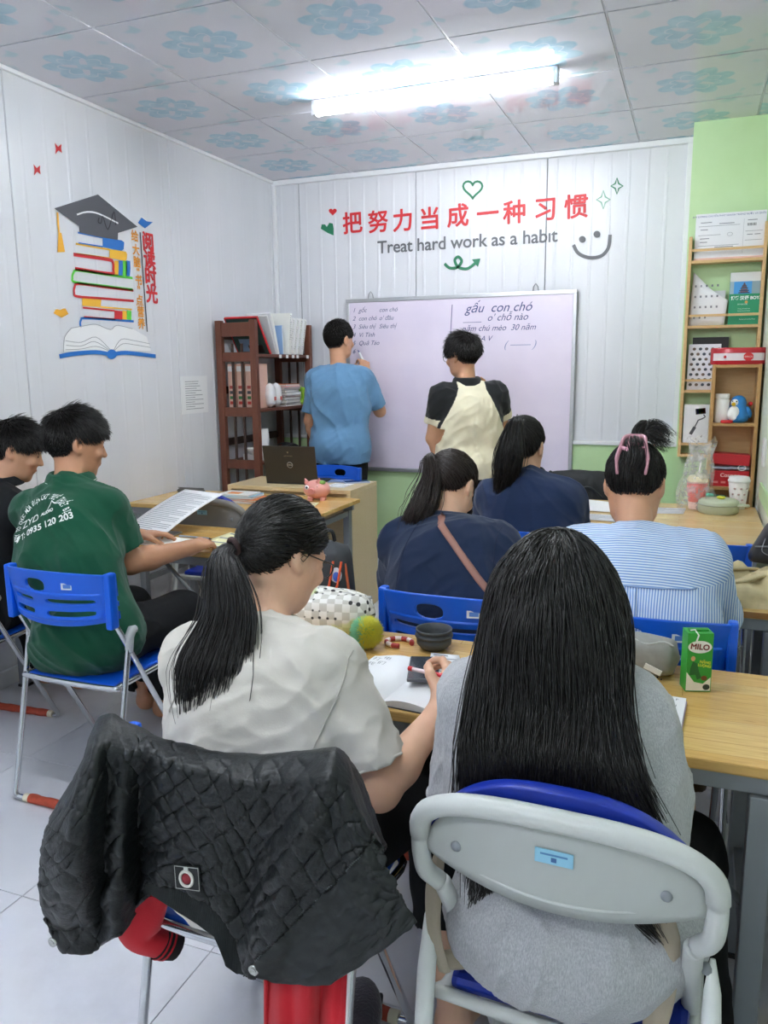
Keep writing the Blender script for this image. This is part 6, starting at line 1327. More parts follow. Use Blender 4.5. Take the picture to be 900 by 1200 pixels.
def collar(J, m, m2=None, c=None, rr=.066, hgt=.036, drop=.03, ax=None):
    c = A3(J['nk'])+A3((0, .006, -.004)) if c is None else A3(c); ax = nrm(A3((0, -.05, 1)) if ax is None else ax); a = nrm(A3((1, 0, 0))-ax*ax[0]); b = np.cross(ax, a); A = []
    for j, (dr, dz) in enumerate(((-.004, 0), (-.002, hgt), (.004, hgt+.003), (.012, hgt-.006), (.022, hgt-drop), (.024, hgt-drop-.004))):
        A.append([c+a*(rr+dr)*math.cos(t)*1.02+b*(rr+dr)*math.sin(t)+ax*(dz-(.012 if abs(math.sin(t)) > .9 and math.sin(t) > 0 else 0)) for t in [2*PI*k/36 for k in range(36)]])
    o = G().grid(A, closed=True).obj('collar', m, J['root'], True); bake_mod(o, 'SOLIDIFY', thickness=.003, offset=0)
    if m2 is not None: G().tube([Vector(p) for p in A[4]], .0022, 6, closed=True).obj('collar_piping', m2, J['root'], True)
collar(J, POLO, WSTR, rr=.070)
F = Field(); pants(F, J, .016, 1.85, .03); garment(J, F, 'trousers', m_cloth('#121316', 'black_trouser', sheen=0.), .007, wrinkle(14, .007, (0, 1, 0), .4, 6))
V, Q = short_hair(J, 3400, lambda l: np.interp(l[:, 2], [-.08, -.02, .05, .12], [.006, .014, .04, .055]), lambda l: np.interp(l[:, 2], [-.08, .0, .12], [.2, .4, .7])+np.clip(l[:, 1]-.03, 0, 1)*14, None, (0, -.06, .11), HAIR, .0012, .011, 21); hairobj(J, V, Q, HAIR, NCAP)
def print_on(o, root, txts, c, r, up, fw, m, name='back_print'):
    """lettering pressed onto a garment: each item is (text, size, centre offset along r, along up, rotation, bold)"""
    bv = BVHTree.FromObject(o, bpy.context.evaluated_depsgraph_get()); off = Vector((0, 0, 0)); q = o
    while q is not None: off += q.location; q = q.parent
    r, up, fw = Vector(r), Vector(up), Vector(fw)
    for txt, size, x, y, a, bold in txts:
        if isinstance(txt, str): V, Fc = text_mesh(txt, size, bold=bold)
        else: V, Fc = [Vector((px*size, py*size, 0)) for px, py in txt[0]], txt[1]
        out = []; xs_ = .46 if isinstance(txt, str) and len(txt) == 1 else 1.
        for v in V:
            v = Vector((v.x*xs_, v.y, 0)); vx, vy = v.x*math.cos(a)-v.y*math.sin(a)+x, v.x*math.sin(a)+v.y*math.cos(a)+y; p = Vector(c)+r*vx+up*vy-fw*.4; hit = bv.ray_cast(p-off, fw); q = (hit[0]+off-fw*.0022) if hit[0] is not None else p+fw*.4; out.append(q)
        pydata(name, out, Fc, m, root, False, True)
WPR = mat('#e8ebe6', .7, name='white_print'); bc_ = A3(J['pel'])*.15+A3(J['ch'])*.85; B = J['B']; rr_, uu_, ff_ = B[:, 0], B[:, 2], B[:, 1]
its = []; arc = 'CTY TỔ CHỨC MÙA ĐIỆN CHO THUÊ THIẾT BỊ'
tot = len(arc)
for k, ch in enumerate(arc):
    if ch == ' ': continue
    th = PI*1.02-PI*.98*k/(tot-1); its.append((ch, .034, .116*math.cos(th)-.012, -.045+.115*math.sin(th), th-PI/2, .0006))
its += [('ZYD', .043, -.055, -.008, .02, .0002), ('AUDIO', .017, .026, -.004, .03, .0008), ('ĐT: 0935 120 203', .0345, -.005, -.052, .02, .0009)]
its.append((([(-.5, -.1), (-.2, .3), (.0, .55), (.2, .3), (.9, -.05), (.2, .18), (0, .42), (-.2, .18)], [(0, 1, 7), (1, 2, 6, 7), (2, 3, 5, 6), (3, 4, 5)]), .055, .05, .006, .0, 0))
print_on(polo, J['root'], its, bc_, rr_, uu_, ff_, WPR); J3 = J
t = thing('pen', 'silver pen in the hand of the man in green', 'pen', (-1.93, 2.76, .805)); G().tube([(-.055, -.03, .012), (.05, .03, -.004)], .0045, 8).obj('barrel', mat('#8d939b', .3, .4), t); G().tube([(.05, .03, -.004), (.062, .037, -.008)], [.004, .0008], 8).obj('tip', M_BLACK, t)
# ================================================================== 4. man in black at the left edge
J = seated(pel=(-2.72, 2.30, .56), ch=(-2.74, 2.48, .955), nk=(-2.735, 2.53, 1.03), hc=(-2.70, 2.60, 1.165), hf=(.72, .60, -.30), hu=(.15, .2, 1), shL=(-2.91, 2.47, .92), shR=(-2.57, 2.46, .93), elL=(-2.93, 2.66, .78), elR=(-2.50, 2.62, .775), wrL=(-2.75, 2.84, .79), wrR=(-2.55, 2.84, .80), knL=(-2.83, 2.68, .545), knR=(-2.62, 2.68, .545), anL=(-2.84, 2.80, .09), anR=(-2.64, 2.80, .09), s=1.02, bow=.03, thick=1.05, handR=((-.1, .9, .2), (-.6, 0, -1), (.5, .55, .6, .65)), handL=((.4, .8, 0), (0, 0, -1), (.3, .3, .35, .4)))
person(J, 'man in a black jacket at the left edge of the picture', SK_M, .006)
BJ = m_cloth('#17181b', 'black_jacket_cloth', 400, .2, .1, sheen=.03); F = Field(); torso(F, J, .022, .01); sleeve(F, J, 'L', .022, .020, 1.92); sleeve(F, J, 'R', .022, .020, 1.92); garment(J, F, 'jacket', BJ, .006, wrinkle(13, .010, (.3, .2, -1), .3, 1.)); collar(J, BJ, rr=.068)
F = Field(); pants(F, J, .016, 1.9, .03); garment(J, F, 'trousers', BLK_CLOTH, .008, wrinkle(14, .006, (0, 1, 0), .4, 2))
V, Q = short_hair(J, 3000, lambda l: np.interp(l[:, 2], [-.08, -.02, .05, .12], [.005, .012, .045, .06]), lambda l: np.interp(l[:, 2], [-.08, .0, .12], [.2, .4, .6])+np.clip(l[:, 1]-.03, 0, 1)*9, None, (0, -.06, .11), HAIR, .0013, .012, 31); hairobj(J, V, Q, HAIR, NCAP)
# ================================================================== 5. woman in the navy blazer
J = seated(pel=(-.66, 2.30, .57), ch=(-.735, 2.47, .935), nk=(-.755, 2.52, .985), hc=(-.778, 2.63, 1.088), hf=(.18, .72, -.65), hu=(.05, .65, .72), shL=(-.905, 2.47, .915), shR=(-.565, 2.47, .925), elL=(-.965, 2.60, .73), elR=(-.50, 2.60, .73), wrL=(-.86, 2.80, .79), wrR=(-.62, 2.82, .79), knL=(-.75, 2.72, .53), knR=(-.56, 2.72, .53), anL=(-.75, 2.80, .09), anR=(-.56, 2.80, .09), s=1., bow=.03, handR=((-.4, .9, 0), (0, 0, -1), (.4, .45, .5, .55)), handL=((.5, .8, 0), (0, 0, -1), (.3, .3, .35, .4)))
person(J, 'woman in a navy blazer with a brown bag strap across her back', SK_F, .0058)
NAVY = m_cloth('#1b2842', 'navy_wool', 420, .25, .06); F = Field(); torso(F, J, .026, .015); k1 = sleeve(F, J, 'L', .024, .022, 1.9); k2 = sleeve(F, J, 'R', .024, .022, 1.9); F.ell(A3(J['pel'])+A3((0, -.01, .0)), (.205, .155, .12), J['B'], .05)
w1, w2 = wrinkle(10, .013, (.4, .2, -1), .25, 6.), wrinkle(22, .0055, (.7, 0, .6), .25, 2.)
blz, P, Q = garment(J, F, 'blazer', NAVY, .0055, lambda X, Y, Z: w1(X, Y, Z)+w2(X, Y, Z)); collar(J, NAVY, rr=.066, hgt=.03, c=A3(J['nk'])+A3((0, .012, -.002)), ax=(0, .3, 1))
def strap(J, o, p0, p1, w, m, fw, name, n=26, m2=None):
    bv = BVHTree.FromObject(o, bpy.context.evaluated_depsgraph_get()); off = Vector((0, 0, 0)); q = o
    while q is not None: off += q.location; q = q.parent
    p0, p1, fw = Vector(p0), Vector(p1), Vector(fw).normalized(); side = (p1-p0).cross(fw).normalized(); A = []
    for i in range(n+1):
        row = []
        for k in (-1, -.34, .34, 1):
            p = p0.lerp(p1, i/n)+side*w*.5*k-fw*.3; h = bv.ray_cast(p-off, fw); row.append((h[0]+off if h[0] is not None else p+fw*.3)-fw*(.003+.0015*(1-k*k)))
        A.append(row)
    g = G().grid(A); o2 = g.obj(name, m, J['root'], True); bake_mod(o2, 'SOLIDIFY', thickness=.002, offset=1); return o2
seam(J, blz, [W(583, 606, 1, 2.35), W(578, 640, 1, 2.35), W(584, 690, 1, 2.35)], (0, 1, -.1), 'sleeve_seam', mat('#16233c', .9)); seam(J, blz, [W(485, 606, 1, 2.35), W(478, 640, 1, 2.35), W(476, 690, 1, 2.35)], (0, 1, -.1), 'sleeve_seam', mat('#16233c', .9))
strap(J, blz, W(514, 603, 1, 2.42), W(576, 700, 1, 2.25), .020, mat('#94685a', .6, name='brown_leather'), (0, 1, -.12), 'bag_strap')
F = Field(); pants(F, J, .014, 1.9, .03); garment(J, F, 'trousers', BLK_CLOTH, .008, wrinkle(14, .006, (0, 1, 0), .4, 3))
hp, tl = pulled_hair(J, (-.035, -.095, .055), 2600, 13, .012, .010)
t1, tp = tail([tl, tl+A3((-.012, -.025, .008)), W(505, 560, 1, 2.53), W(497, 590, 1, 2.48), W(486, 612, 1, 2.455), W(471, 640, 1, 2.46)], lambda u: .013+.030*np.clip(u*2, 0, 1)*np.clip((1.1-u)*2.5, 0, 1), 900, 15, .0013, .010, M=20)
V, Q = join(*hp, t1); hairobj(J, V, Q, HAIRB, NCAP); J5 = J
# ================================================================== 6. woman in the striped shirt with a claw clip
J = seated(pel=(-.10, 2.29, .57), ch=(-.135, 2.44, .935), nk=(-.15, 2.485, .99), hc=(-.165, 2.575, 1.13), hf=(.03, .82, -.50), hu=(0, .5, .85), shL=(-.312, 2.43, .93), shR=(.035, 2.43, .935), elL=(-.36, 2.58, .74), elR=(.085, 2.58, .74), wrL=(-.26, 2.80, .79), wrR=(-.0, 2.82, .79), knL=(-.19, 2.72, .53), knR=(.01, 2.72, .53), anL=(-.19, 2.56, .09), anR=(.03, 2.6, .09), s=1.02, bow=.03, handR=((-.3, .9, 0), (0, 0, -1), (.4, .45, .5, .55)), handL=((.4, .8, 0), (0, 0, -1), (.3, .3, .35, .4)))
person(J, 'woman in a blue and white striped shirt with a pink claw clip', SK_M, .0058)
def m_stripe(zy):
    t = NT('striped_cotton'); c = t.coord('Object'); sp = t.add('ShaderNodeSeparateXYZ'); t.link(c, sp.inputs[0]); x, y, z = sp.outputs; n = t.noise(c, 6, 2)
    def wav(v, f): return t.math('MULTIPLY', t.math('ADD', t.math('SINE', t.math('MULTIPLY', t.math('ADD', v, t.math('MULTIPLY', n, .008)), f)), .25), 3., True)
    h = wav(t.math('ADD', z, t.math('MULTIPLY', y, .55)), 700.); v = wav(x, 860.); zc = t.math('MULTIPLY', t.math('SUBTRACT', z, zy), 900., True)
    f = t.math('ADD', t.math('MULTIPLY', h, zc), t.math('MULTIPLY', v, t.math('SUBTRACT', 1., zc))); t.base(t.mix(f, lin('#dde6f1'), lin('#7f9fd2'))); t.set(.8, 0, .25, 0, .1); t.bump(t.noise(c, 300, 2), .15, .001); return t.m
STR = m_stripe(.895); STRS = m_stripe(3.); F = Field(); torso(F, J, .030, .02); sleeve(F, J, 'L', .030, .032, 1.62); sleeve(F, J, 'R', .030, .032, 1.62); F.ell(A3(J['pel'])+A3((0, -.015, .0)), (.215, .165, .12), J['B'], .05)
w1, w2 = wrinkle(10, .011, (.2, .1, -1), .28, 8.), wrinkle(22, .006, (.6, 0, -.7), .25, 4.)
def sl6(C):
    el, sh = A3(J6['elR']), A3(J6['shR']); out = np.zeros(len(C))
    d = np.minimum(Field._cone(C[:, 0], C[:, 1], C[:, 2], A3(J6['shR'])*.6+A3(J6['elR'])*.4, A3(J6['elR']), .07, .07), Field._cone(C[:, 0], C[:, 1], C[:, 2], A3(J6['shL'])*.6+A3(J6['elL'])*.4, A3(J6['elL']), .07, .07)); return out
J6 = J; shirt6, P, Q = garment(J, F, 'striped_shirt', STR, .0055, lambda X, Y, Z: w1(X, Y, Z)+w2(X, Y, Z)); collar(J, STRS, rr=.066, hgt=.04, drop=.045, c=A3(J['nk'])+A3((0, .004, -.012)), ax=(0, .25, 1))
strap(J, shirt6, (-.30, 2.2, .897), (.03, 2.2, .897), .004, mat('#8ea6cf', .8, name='seam_thread'), (0, 1, 0), 'yoke_seam', 40); strap(J, shirt6, (-.135, 2.2, .89), (-.12, 2.2, .66), .018, STRS, (0, 1, 0), 'box_pleat')
F = Field(); pants(F, J, .016, 1.9, .03); garment(J, F, 'trousers', m_cloth('#54422f', 'brown_trousers'), .008, wrinkle(14, .006, (0, 1, 0), .4, 3))
hp, tl = pulled_hair(J, (0., -.085, .085), 2600, 23, .014, .012)
# twisted bun against the head and the loose tuft above the clip
Rh = J['R']; hl = lambda x, y, z: A3(J['hc'])+Rh@A3((x, y, z)); t1, _ = tail([hl(0, -.105, .0), hl(.012, -.118, .04), hl(.0, -.105, .085), hl(-.01, -.08, .112)], lambda u: .022+.012*np.sin(u*PI), 500, 25, .0013, .003, M=14)
t2, _ = tail([hl(0, -.075, .10), hl(.0, -.075, .145), hl(.02, -.06, .175), hl(.06, -.055, .165), hl(.085, -.06, .125)], lambda u: .010+.022*u, 260, 26, .0011, .010, M=16); t3, _ = tail([hl(0, -.075, .10), hl(.02, -.09, .135), hl(.06, -.085, .12), hl(.10, -.075, .09)], lambda u: .008+.014*u, 120, 27, .001, .01, M=14)
V, Q = join(*hp, t1, t2, t3); hairobj(J, V, Q, HAIR, NCAP)
CLAW = mat('#c98f9d', .25, name='pink_claw_plastic'); cl = G()
for e in (-1, 1):
    cl.tube(spline([Vector(hl(e*.012, -.092, .125)), Vector(hl(e*.030, -.112, .108)), Vector(hl(e*.036, -.130, .07)), Vector(hl(e*.044, -.132, .03)), Vector(hl(e*.040, -.120, -.015))], 5), [.0075]*16+[.006]*4+[.004], 8, flat=(1.3, .8))
    cl.tube(spline([Vector(hl(e*.012, -.1, .118)), Vector(hl(e*.014, -.126, .085)), Vector(hl(e*.012, -.134, .06))], 5), .006, 8); cl.tube(spline([Vector(hl(e*.036, -.130, .07)), Vector(hl(e*.02, -.136, .062)), Vector(hl(e*.012, -.134, .06))], 4), .0065, 8)
cl.tube([Vector(hl(-.014, -.094, .124)), Vector(hl(.014, -.094, .124))], .0085, 8); cl.tube([Vector(hl(-.013, -.128, .082)), Vector(hl(.013, -.128, .082))], .006, 8); cl.obj('claw_clip', CLAW, J['root'], True)
g = G(); L = lambda x, y, z: Vector(hl(x, y, z))
for e in (-1, 1): g.tube([L(e*.081, .04, .006), L(e*.084, -.01, .006), L(e*.084, -.03, -.005)], .0016, 6)
g.obj('earpiece', M_FRAME, J['root'], True)
# ================================================================== 7. ponytailed woman in the navy sweater
J = seated(pel=(-.585, 3.24, .57), ch=(-.645, 3.36, .975), nk=(-.66, 3.385, 1.04), hc=(-.685, 3.425, 1.155), hf=(.12, .95, -.22), hu=(0, .2, 1), shL=(-.80, 3.35, .935), shR=(-.485, 3.35, .945), elL=(-.855, 3.48, .74), elR=(-.445, 3.47, .75), wrL=(-.76, 3.72, .79), wrR=(-.55, 3.72, .79), knL=(-.67, 3.68, .53), knR=(-.48, 3.68, .53), anL=(-.67, 3.74, .09), anR=(-.48, 3.74, .09), s=1.02, bow=.03, handR=((-.3, .9, 0), (0, 0, -1), (.4, .45, .5, .55)), handL=((.4, .8, 0), (0, 0, -1), (.3, .3, .35, .4)))
person(J, 'woman in a navy sweater with a high ponytail facing the whiteboard', SK_F, .0062)
NAVY2 = m_cloth('#1f2f50', 'navy_sweatshirt', 420, .25, .06); F = Field(); torso(F, J, .026, .015); sleeve(F, J, 'L', .024, .024, 1.9); sleeve(F, J, 'R', .024, .024, 1.9); wa, wb_ = wrinkle(10, .012, (.4, .2, -1), .25, 3.), wrinkle(21, .006, (.7, 0, -.6), .25, 5.); garment(J, F, 'sweater', NAVY2, .006, lambda X, Y, Z: wa(X, Y, Z)+wb_(X, Y, Z)); collar(J, mat('#1a2233', .8), rr=.062, hgt=.03, drop=.02)
F = Field(); pants(F, J, .014, 1.9, .03); garment(J, F, 'trousers', BLK_CLOTH, .008, wrinkle(14, .006, (0, 1, 0), .4, 3))
hp, tl = pulled_hair(J, (-.0, -.085, .085), 2400, 33, .012, .010)
t1, _ = tail([tl, tl+A3((0, -.045, .012)), tl+A3((-.012, -.075, -.07)), tl+A3((-.03, -.085, -.2)), tl+A3((-.055, -.10, -.33))], lambda u: .014+.042*np.clip(u*2.2, 0, 1)*np.clip((1.08-u)*2.2, 0, 1), 1200, 35, .0013, .008, M=20)
V, Q = join(*hp, t1); hairobj(J, V, Q, HAIR, NCAP); ring(J, 'hair_tie', tl+A3((0, -.018, .005)), (0, -1, .2), .014, .014, .004, mat('#c9c6cc', .4))
# ================================================================== 8. man in the blue tee writing on the board
def standing(x, y, H, rz, **kw):
    """standing joints, facing +y turned by rz"""
    c, s_ = math.cos(rz), math.sin(rz); T = lambda a, b, z: (x+a*c-b*s_, y+a*s_+b*c, z*H)
    J = dict(pel=T(0, 0, .53), ch=T(0, .0, .80), nk=T(0, .005, .842), hc=T(0, .03, .925), shL=T(-.175, 0, .797), shR=T(.175, 0, .797), elL=T(-.225, -.01, .625), elR=T(.22, -.01, .625), wrL=T(-.225, .06, .49), wrR=T(.22, .06, .49), hpL=T(-.09, 0, .51), hpR=T(.09, 0, .51), knL=T(-.10, .02, .28), knR=T(.10, .02, .28), anL=T(-.11, -.01, .048), anR=T(.11, -.01, .048), toL=T(-.13, .13, .016), toR=T(.13, .13, .016), hf=(-s_, c, -.05), hu=(0, 0, 1)); J.update(kw); return J
J = standing(-2.30, 5.08, 1.83, 0., hf=(.35, .93, -.02), ch=(-2.30, 5.08, 1.44), shR=(-2.14, 5.12, 1.43), elR=(-2.075, 5.26, 1.20), wrR=(-2.235, 5.40, 1.475), shL=(-2.465, 5.06, 1.43), elL=(-2.525, 5.06, 1.14), wrL=(-2.50, 5.13, .93), hc=(-2.315, 5.115, 1.69), nk=(-2.305, 5.085, 1.505), s=1.05, build=1.0, handR=((-.35, .55, .75), (-.6, .6, -.3), (.7, .8, .85, .9), .8), handL=((0, .2, -1), (.9, 0, 0), (.3, .35, .4, .45)))
person(J, 'standing man in a light blue T-shirt writing on the whiteboard', SK_M, .0062)
BLUET = m_cloth('#6690b4', 'light_blue_jersey', 400, .15, .05); F = Field(); torso(F, J, .018, .02); c1 = sleeve(F, J, 'L', .020, .026, .82); c2 = sleeve(F, J, 'R', .020, .026, .84); pl = A3(J['pel']); 
for e in (-1, 1): F.cone(pl+A3((e*.085, 0, .05)), pl+A3((e*.09, .0, -.10)), .115, .118, .05)
F.ell(pl, (.195, .15, .13), J['B'], .05); F.cut(pl+A3((0, 0, -.115)), (0, 0, -1), .5)
wa, wb_ = wrinkle(12, .011, (.45, 0, -.8), .28, 4.), wrinkle(22, .0045, (.75, 0, .6), .2, 8.); garment(J, F, 'tee_shirt', BLUET, .006, lambda X, Y, Z: wa(X, Y, Z)+wb_(X, Y, Z)); ring(J, 'collar', A3(J['nk'])+A3((0, .012, .006)), (0, .15, 1), .066, .066, .007, BLUET)
F = Field(); pants(F, J, .016, 1.1, .05); garment(J, F, 'shorts', BLK_CLOTH, .007, wrinkle(12, .008, (0, 0, 1), .4, 6))
V, Q = short_hair(J, 3000, lambda l: np.interp(l[:, 2], [-.08, -.02, .05, .12], [.005, .010, .022, .03]), lambda l: np.interp(l[:, 2], [-.08, .0, .12], [.25, .4, .7])+np.clip(l[:, 1]-.03, 0, 1)*12, None, (0, -.06, .11), HAIR, .0013, .010, 41); hairobj(J, V, Q, HAIR, NCAP)
t = thing('marker_pen', 'blue marker pen held against the whiteboard by the standing man', 'marker', (-2.315, 5.49, 1.59)); G().tube([(.04, -.03, -.05), (-.015, .02, .02)], .0085, 10).obj('barrel', mat('#e5e6ea', .4), t); G().tube([(.055, -.044, -.07), (.0401, -.0301, -.0501)], .009, 10).obj('cap', mat('#2c3a8c', .4), t); G().tube([(-.015, .02, .02), (-.032, .034, .04)], [.007, .003], 10).obj('tip', mat('#2c3a8c', .4), t)
# ================================================================== 9. man in the cream and black polo
J = standing(-1.30, 4.78, 1.70, .5, hf=(-.88, .45, -.12), hu=(-.05, 0, 1), hc=(-1.345, 4.80, 1.568), ch=(-1.30, 4.78, 1.325), nk=(-1.315, 4.785, 1.40), shL=(-1.445, 4.69, 1.32), shR=(-1.155, 4.86, 1.33), elL=(-1.50, 4.70, 1.07), wrL=(-1.44, 4.83, .86), elR=(-1.13, 4.96, 1.12), wrR=(-1.26, 5.03, 1.33), s=1.05, build=1.0, thick=1.12, handR=((-.25, -.35, .9), (-.5, -.8, -.3), (.8, .85, .9, .95), .7), handL=((0, .3, -1), (.8, .4, 0), (.3, .35, .4, .45)))
person(J, 'standing man in a cream polo with black raglan sleeves and glasses', SK_M, .0062)
CREAM = m_cloth('#ded6bb', 'cream_pique', 420, .2, .05); BLKP = m_cloth('#1d1e20', 'black_pique', 420, .2, .08); F = Field(); torso(F, J, .018, .02); c1 = sleeve(F, J, 'L', .022, .026, .66); c2 = sleeve(F, J, 'R', .022, .026, .66); pl = A3(J['pel'])
for e in (-1, 1): F.cone(pl+J['r']*e*.085+A3((0, 0, .05)), pl+J['r']*e*.088+A3((0, 0, -.06)), .112, .114, .05)
F.ell(pl, (.195, .15, .12), J['B'], .05); F.cut(pl+A3((0, 0, -.075)), (0, 0, -1), .5)
def raglan(C):
    out = np.zeros(len(C)); B = J9['B']; ch = A3(J9['ch']); q = (C-ch)@B; x = np.abs(q[:, 0]); line = .085+np.clip(-q[:, 2]+.04, 0, .3)*.5; out = np.where((x > line) & (q[:, 2] > -.22), 1, 0)
    for S in 'LR':
        sh, el = A3(J9['sh'+S]), A3(J9['el'+S]); d = nrm(el-sh); t_ = (C-sh)@d; rad = np.linalg.norm((C-sh)-t_[:, None]*d, axis=1); L_ = np.linalg.norm(el-sh)*.66; out = np.where((t_ > L_-.038) & (rad < .085) & (x > .12), 0, out)
    return out
J9 = J; wa, wc_ = wrinkle(13, .009, (.45, 0, -.8), .28, 7.), wrinkle(22, .006, (.75, 0, .6), .2, 3.); garment(J, F, 'polo_shirt', [CREAM, BLKP], .006, lambda X, Y, Z: wa(X, Y, Z)+wc_(X, Y, Z), mids=raglan); collar(J, BLKP, rr=.070, hgt=.04, drop=.04)
F = Field(); pants(F, J, .016, 1.9, .03); garment(J, F, 'trousers', BLK_CLOTH, .007, wrinkle(12, .008, (0, 0, 1), .4, 6)); glasses(J, M_FRAME)
V, Q = short_hair(J, 3200, lambda l: np.interp(l[:, 2], [-.08, -.02, .04, .12], [.006, .014, .05, .065]), lambda l: np.interp(l[:, 2], [-.08, .0, .12], [.3, .45, .55]), None, (0, -.05, .11), HAIR, .0013, .012, 51); hairobj(J, V, Q, HAIR, NCAP)
print('people done', round(time.time()-T0, 1))
# ------------------------------------------------------------------ black quilted jacket over the back of the near chair
def interp_curve(K, u):
    us = [k[0] for k in K]; return np.interp(u, us, [k[1] for k in K]), np.interp(u, us, [k[2] for k in K])
JT = [(0, 72, 950), (.06, 92, 918), (.12, 108, 880), (.17, 124, 842), (.20, 134, 839), (.25, 155, 852), (.36, 192, 868), (.5, 250, 882), (.62, 305, 888), (.74, 366, 882), (.80, 396, 878), (.86, 412, 898), (.93, 428, 945), (1, 442, 985)]
JB = [(0, 58, 1045), (.05, 62, 1088), (.10, 80, 1111), (.17, 108, 1113), (.25, 140, 1096), (.31, 163, 1064), (.36, 180, 1046), (.42, 203, 1060), (.48, 232, 1078), (.53, 254, 1094), (.58, 266, 1128), (.62, 282, 1139), (.70, 302, 1143), (.78, 340, 1150), (.86, 395, 1147), (.93, 450, 1112), (1, 491, 1078)]
def bumpf(u, c, w): return math.exp(-((u-c)/w)**2)
HEM = [(170, 1044), (176, 1031), (196, 1032), (213, 1037), (232, 1043), (248, 1051), (268, 1070), (283, 1090), (291, 1121), (291, 1145), (262, 1145), (240, 1100), (200, 1090)]
def inpoly(x, y, P):
    c = False
    for k in range(len(P)):
        (x1, y1), (x2, y2) = P[k], P[k-1]
        if (y1 > y) != (y2 > y) and x < (x2-x1)*(y-y1)/(y2-y1)+x1: c = not c
    return c
NU, NV = 230, 144; JG = {}
rngj = np.random.default_rng(4)
def jk_point(u, v):
    """v<0 lies over the sitter's side of the backrest, v 0..1 hangs down behind it"""
    tx, ty = interp_curve(JT, u); bx, by = interp_curve(JB, u); vv = max(v, 0.); bend = vv**.92
    px = tx+(bx-tx)*bend; py = ty+(by-ty)*vv
    px += 10*math.sin(PI*vv)*bumpf(u, .04, .06)*-1-6*math.sin(PI*vv)*bumpf(u, .93, .08)
    y = 1.078-.060*min(1, vv/.12)**.7
    y += -.085*bumpf(u, .11, .085)*math.sin(PI*min(1, vv*1.15))**.6+.020*bumpf(u, .205, .03)*vv-.018*bumpf(u, .245, .022)*vv+.046*bumpf(u, .315, .04)*min(1, vv*2.)          # rolled left front, deep fold beside it
    y += -.022*bumpf(u, .03, .03)*vv-.034*bumpf(u, .80-.10*vv, .045)*min(1, vv*3)*(1-.4*vv)+.020*bumpf(u, .68-.07*vv, .05)*min(1, vv*2)      # turned right front
    y += -.045*bumpf(u, .93, .10)*vv-.012*math.sin(9*u+3*vv)*vv*(u > .7)
    y += .006*math.sin(30*u+5*vv)*vv*(.3 < u < .7)
    p = W(px, py, 1, y); a, b = u*.62, vv*.34
    if v < 0: p = p+Vector((0, .055*(1-math.exp(v*9)), v*.30)); b = v*.3
    q = 1000.
    for e in (-1, 1):
        t_ = (a*1.35+e*b)/.054; q = min(q, abs(t_-round(t_))*.054)
    puff = .0028*(1-math.exp(-(q/.0042)**2))+.0012*(1-math.exp(-(q/.015)**2))
    wv = noise.noise(Vector((a*9, b*9, 7.)))*.12; f = (1-abs(noise.noise(Vector((a*15+wv*9, b*7+wv*5, 5.)))*2))*.009+(1-abs(noise.noise(Vector((a*30+b*22+wv*12, b*26-a*9, 2.)))*2))*.0042+noise.noise(Vector((a*70+b*30, b*62, 1.)))*.0022
    if v > 0 and inpoly(px, py, HEM): f *= .12; puff = .001
    zp = zipx(py) if v >= 0 else 1e9; outer = px > zp
    d = f+(puff if not outer else 0.)
    return p-Vector((0, d, 0))+Vector((0, 0, d*.25)), px, py, outer
def zipx(py): return np.interp(py, [975, 1000, 1030, 1070, 1110, 1140], [440, 425, 395, 352, 312, 289]) if py > 975 else 1e9
JP = []; JI = []
for j in range(-20, NV+1):
    row = []; ir = []
    for i in range(NU+1):
        p, px, py, o = jk_point(i/NU, j/NV); row.append(p); ir.append((px, py, o, j))
    JP.append(row); JI.append(ir)
jroot = thing('quilted_jacket', 'black quilted jacket hung inside out over the nearest blue chair', 'jacket', (-.72, 1.04, .5))
m_lining = NT('quilted_satin_lining'); m_lining.base(lin('#14181a')); m_lining.set(.44, 0, .42); m_lining.bump(m_lining.noise(m_lining.coord('Object'), 90, 4, .6), .5, .004); m_lining = m_lining.m
m_shell = mat('#101617', .58, sheen=.02, bump=.12, scale=300, name='jacket_shell'); m_rib = NT('ribbed_knit'); m_rib.base(lin('#121819')); m_rib.set(.9)
w_ = m_rib.add('ShaderNodeTexWave', i_Scale=120.); m_rib.link(m_rib.coord('Object'), w_.inputs[0]); m_rib.bump(w_.outputs[0], .4, .002); m_rib = m_rib.m
FR = {'lining': [], 'outer_shell': [], 'ribbed_hem': []}; nn_ = NU+1
for j in range(len(JP)-1):
    for i in range(NU):
        px, py = (JI[j][i][0]+JI[j+1][i+1][0])/2, (JI[j][i][1]+JI[j+1][i+1][1])/2
        key = 'ribbed_hem' if JI[j][i][3] > 0 and inpoly(px, py, HEM) else ('outer_shell' if px > zipx(py) and JI[j][i][3] >= 0 else 'lining')
        FR[key].append((j*nn_+i, j*nn_+i+1, (j+1)*nn_+i+1, (j+1)*nn_+i))
allv = [p for r in JP for p in r]
for key, m in (('lining', m_lining), ('outer_shell', m_shell), ('ribbed_hem', m_rib)):
    mp = {}; V = []; F = []
    for f in FR[key]:
        for k in f:
            if k not in mp: mp[k] = len(V); V.append(allv[k]-jroot.location)
        F.append(tuple(mp[k] for k in f))
    o = pydata(key, V, F, m, jroot, True); bake_mod(o, 'SOLIDIFY', thickness=.007, offset=-1); o.data.polygons.foreach_set('use_smooth', [True]*len(o.data.polygons))
def jk_near(px, py):
    best = min(((JI[j][i][0]-px)**2+(JI[j][i][1]-py)**2, j, i) for j in range(20, len(JI)) for i in range(0, nn_, 1)); return JP[best[1]][best[2]]-jroot.location
zt_ = [jk_near(zipx(y)+.5, y)-Vector((0, .004, 0)) for y in range(984, 1139, 7)]
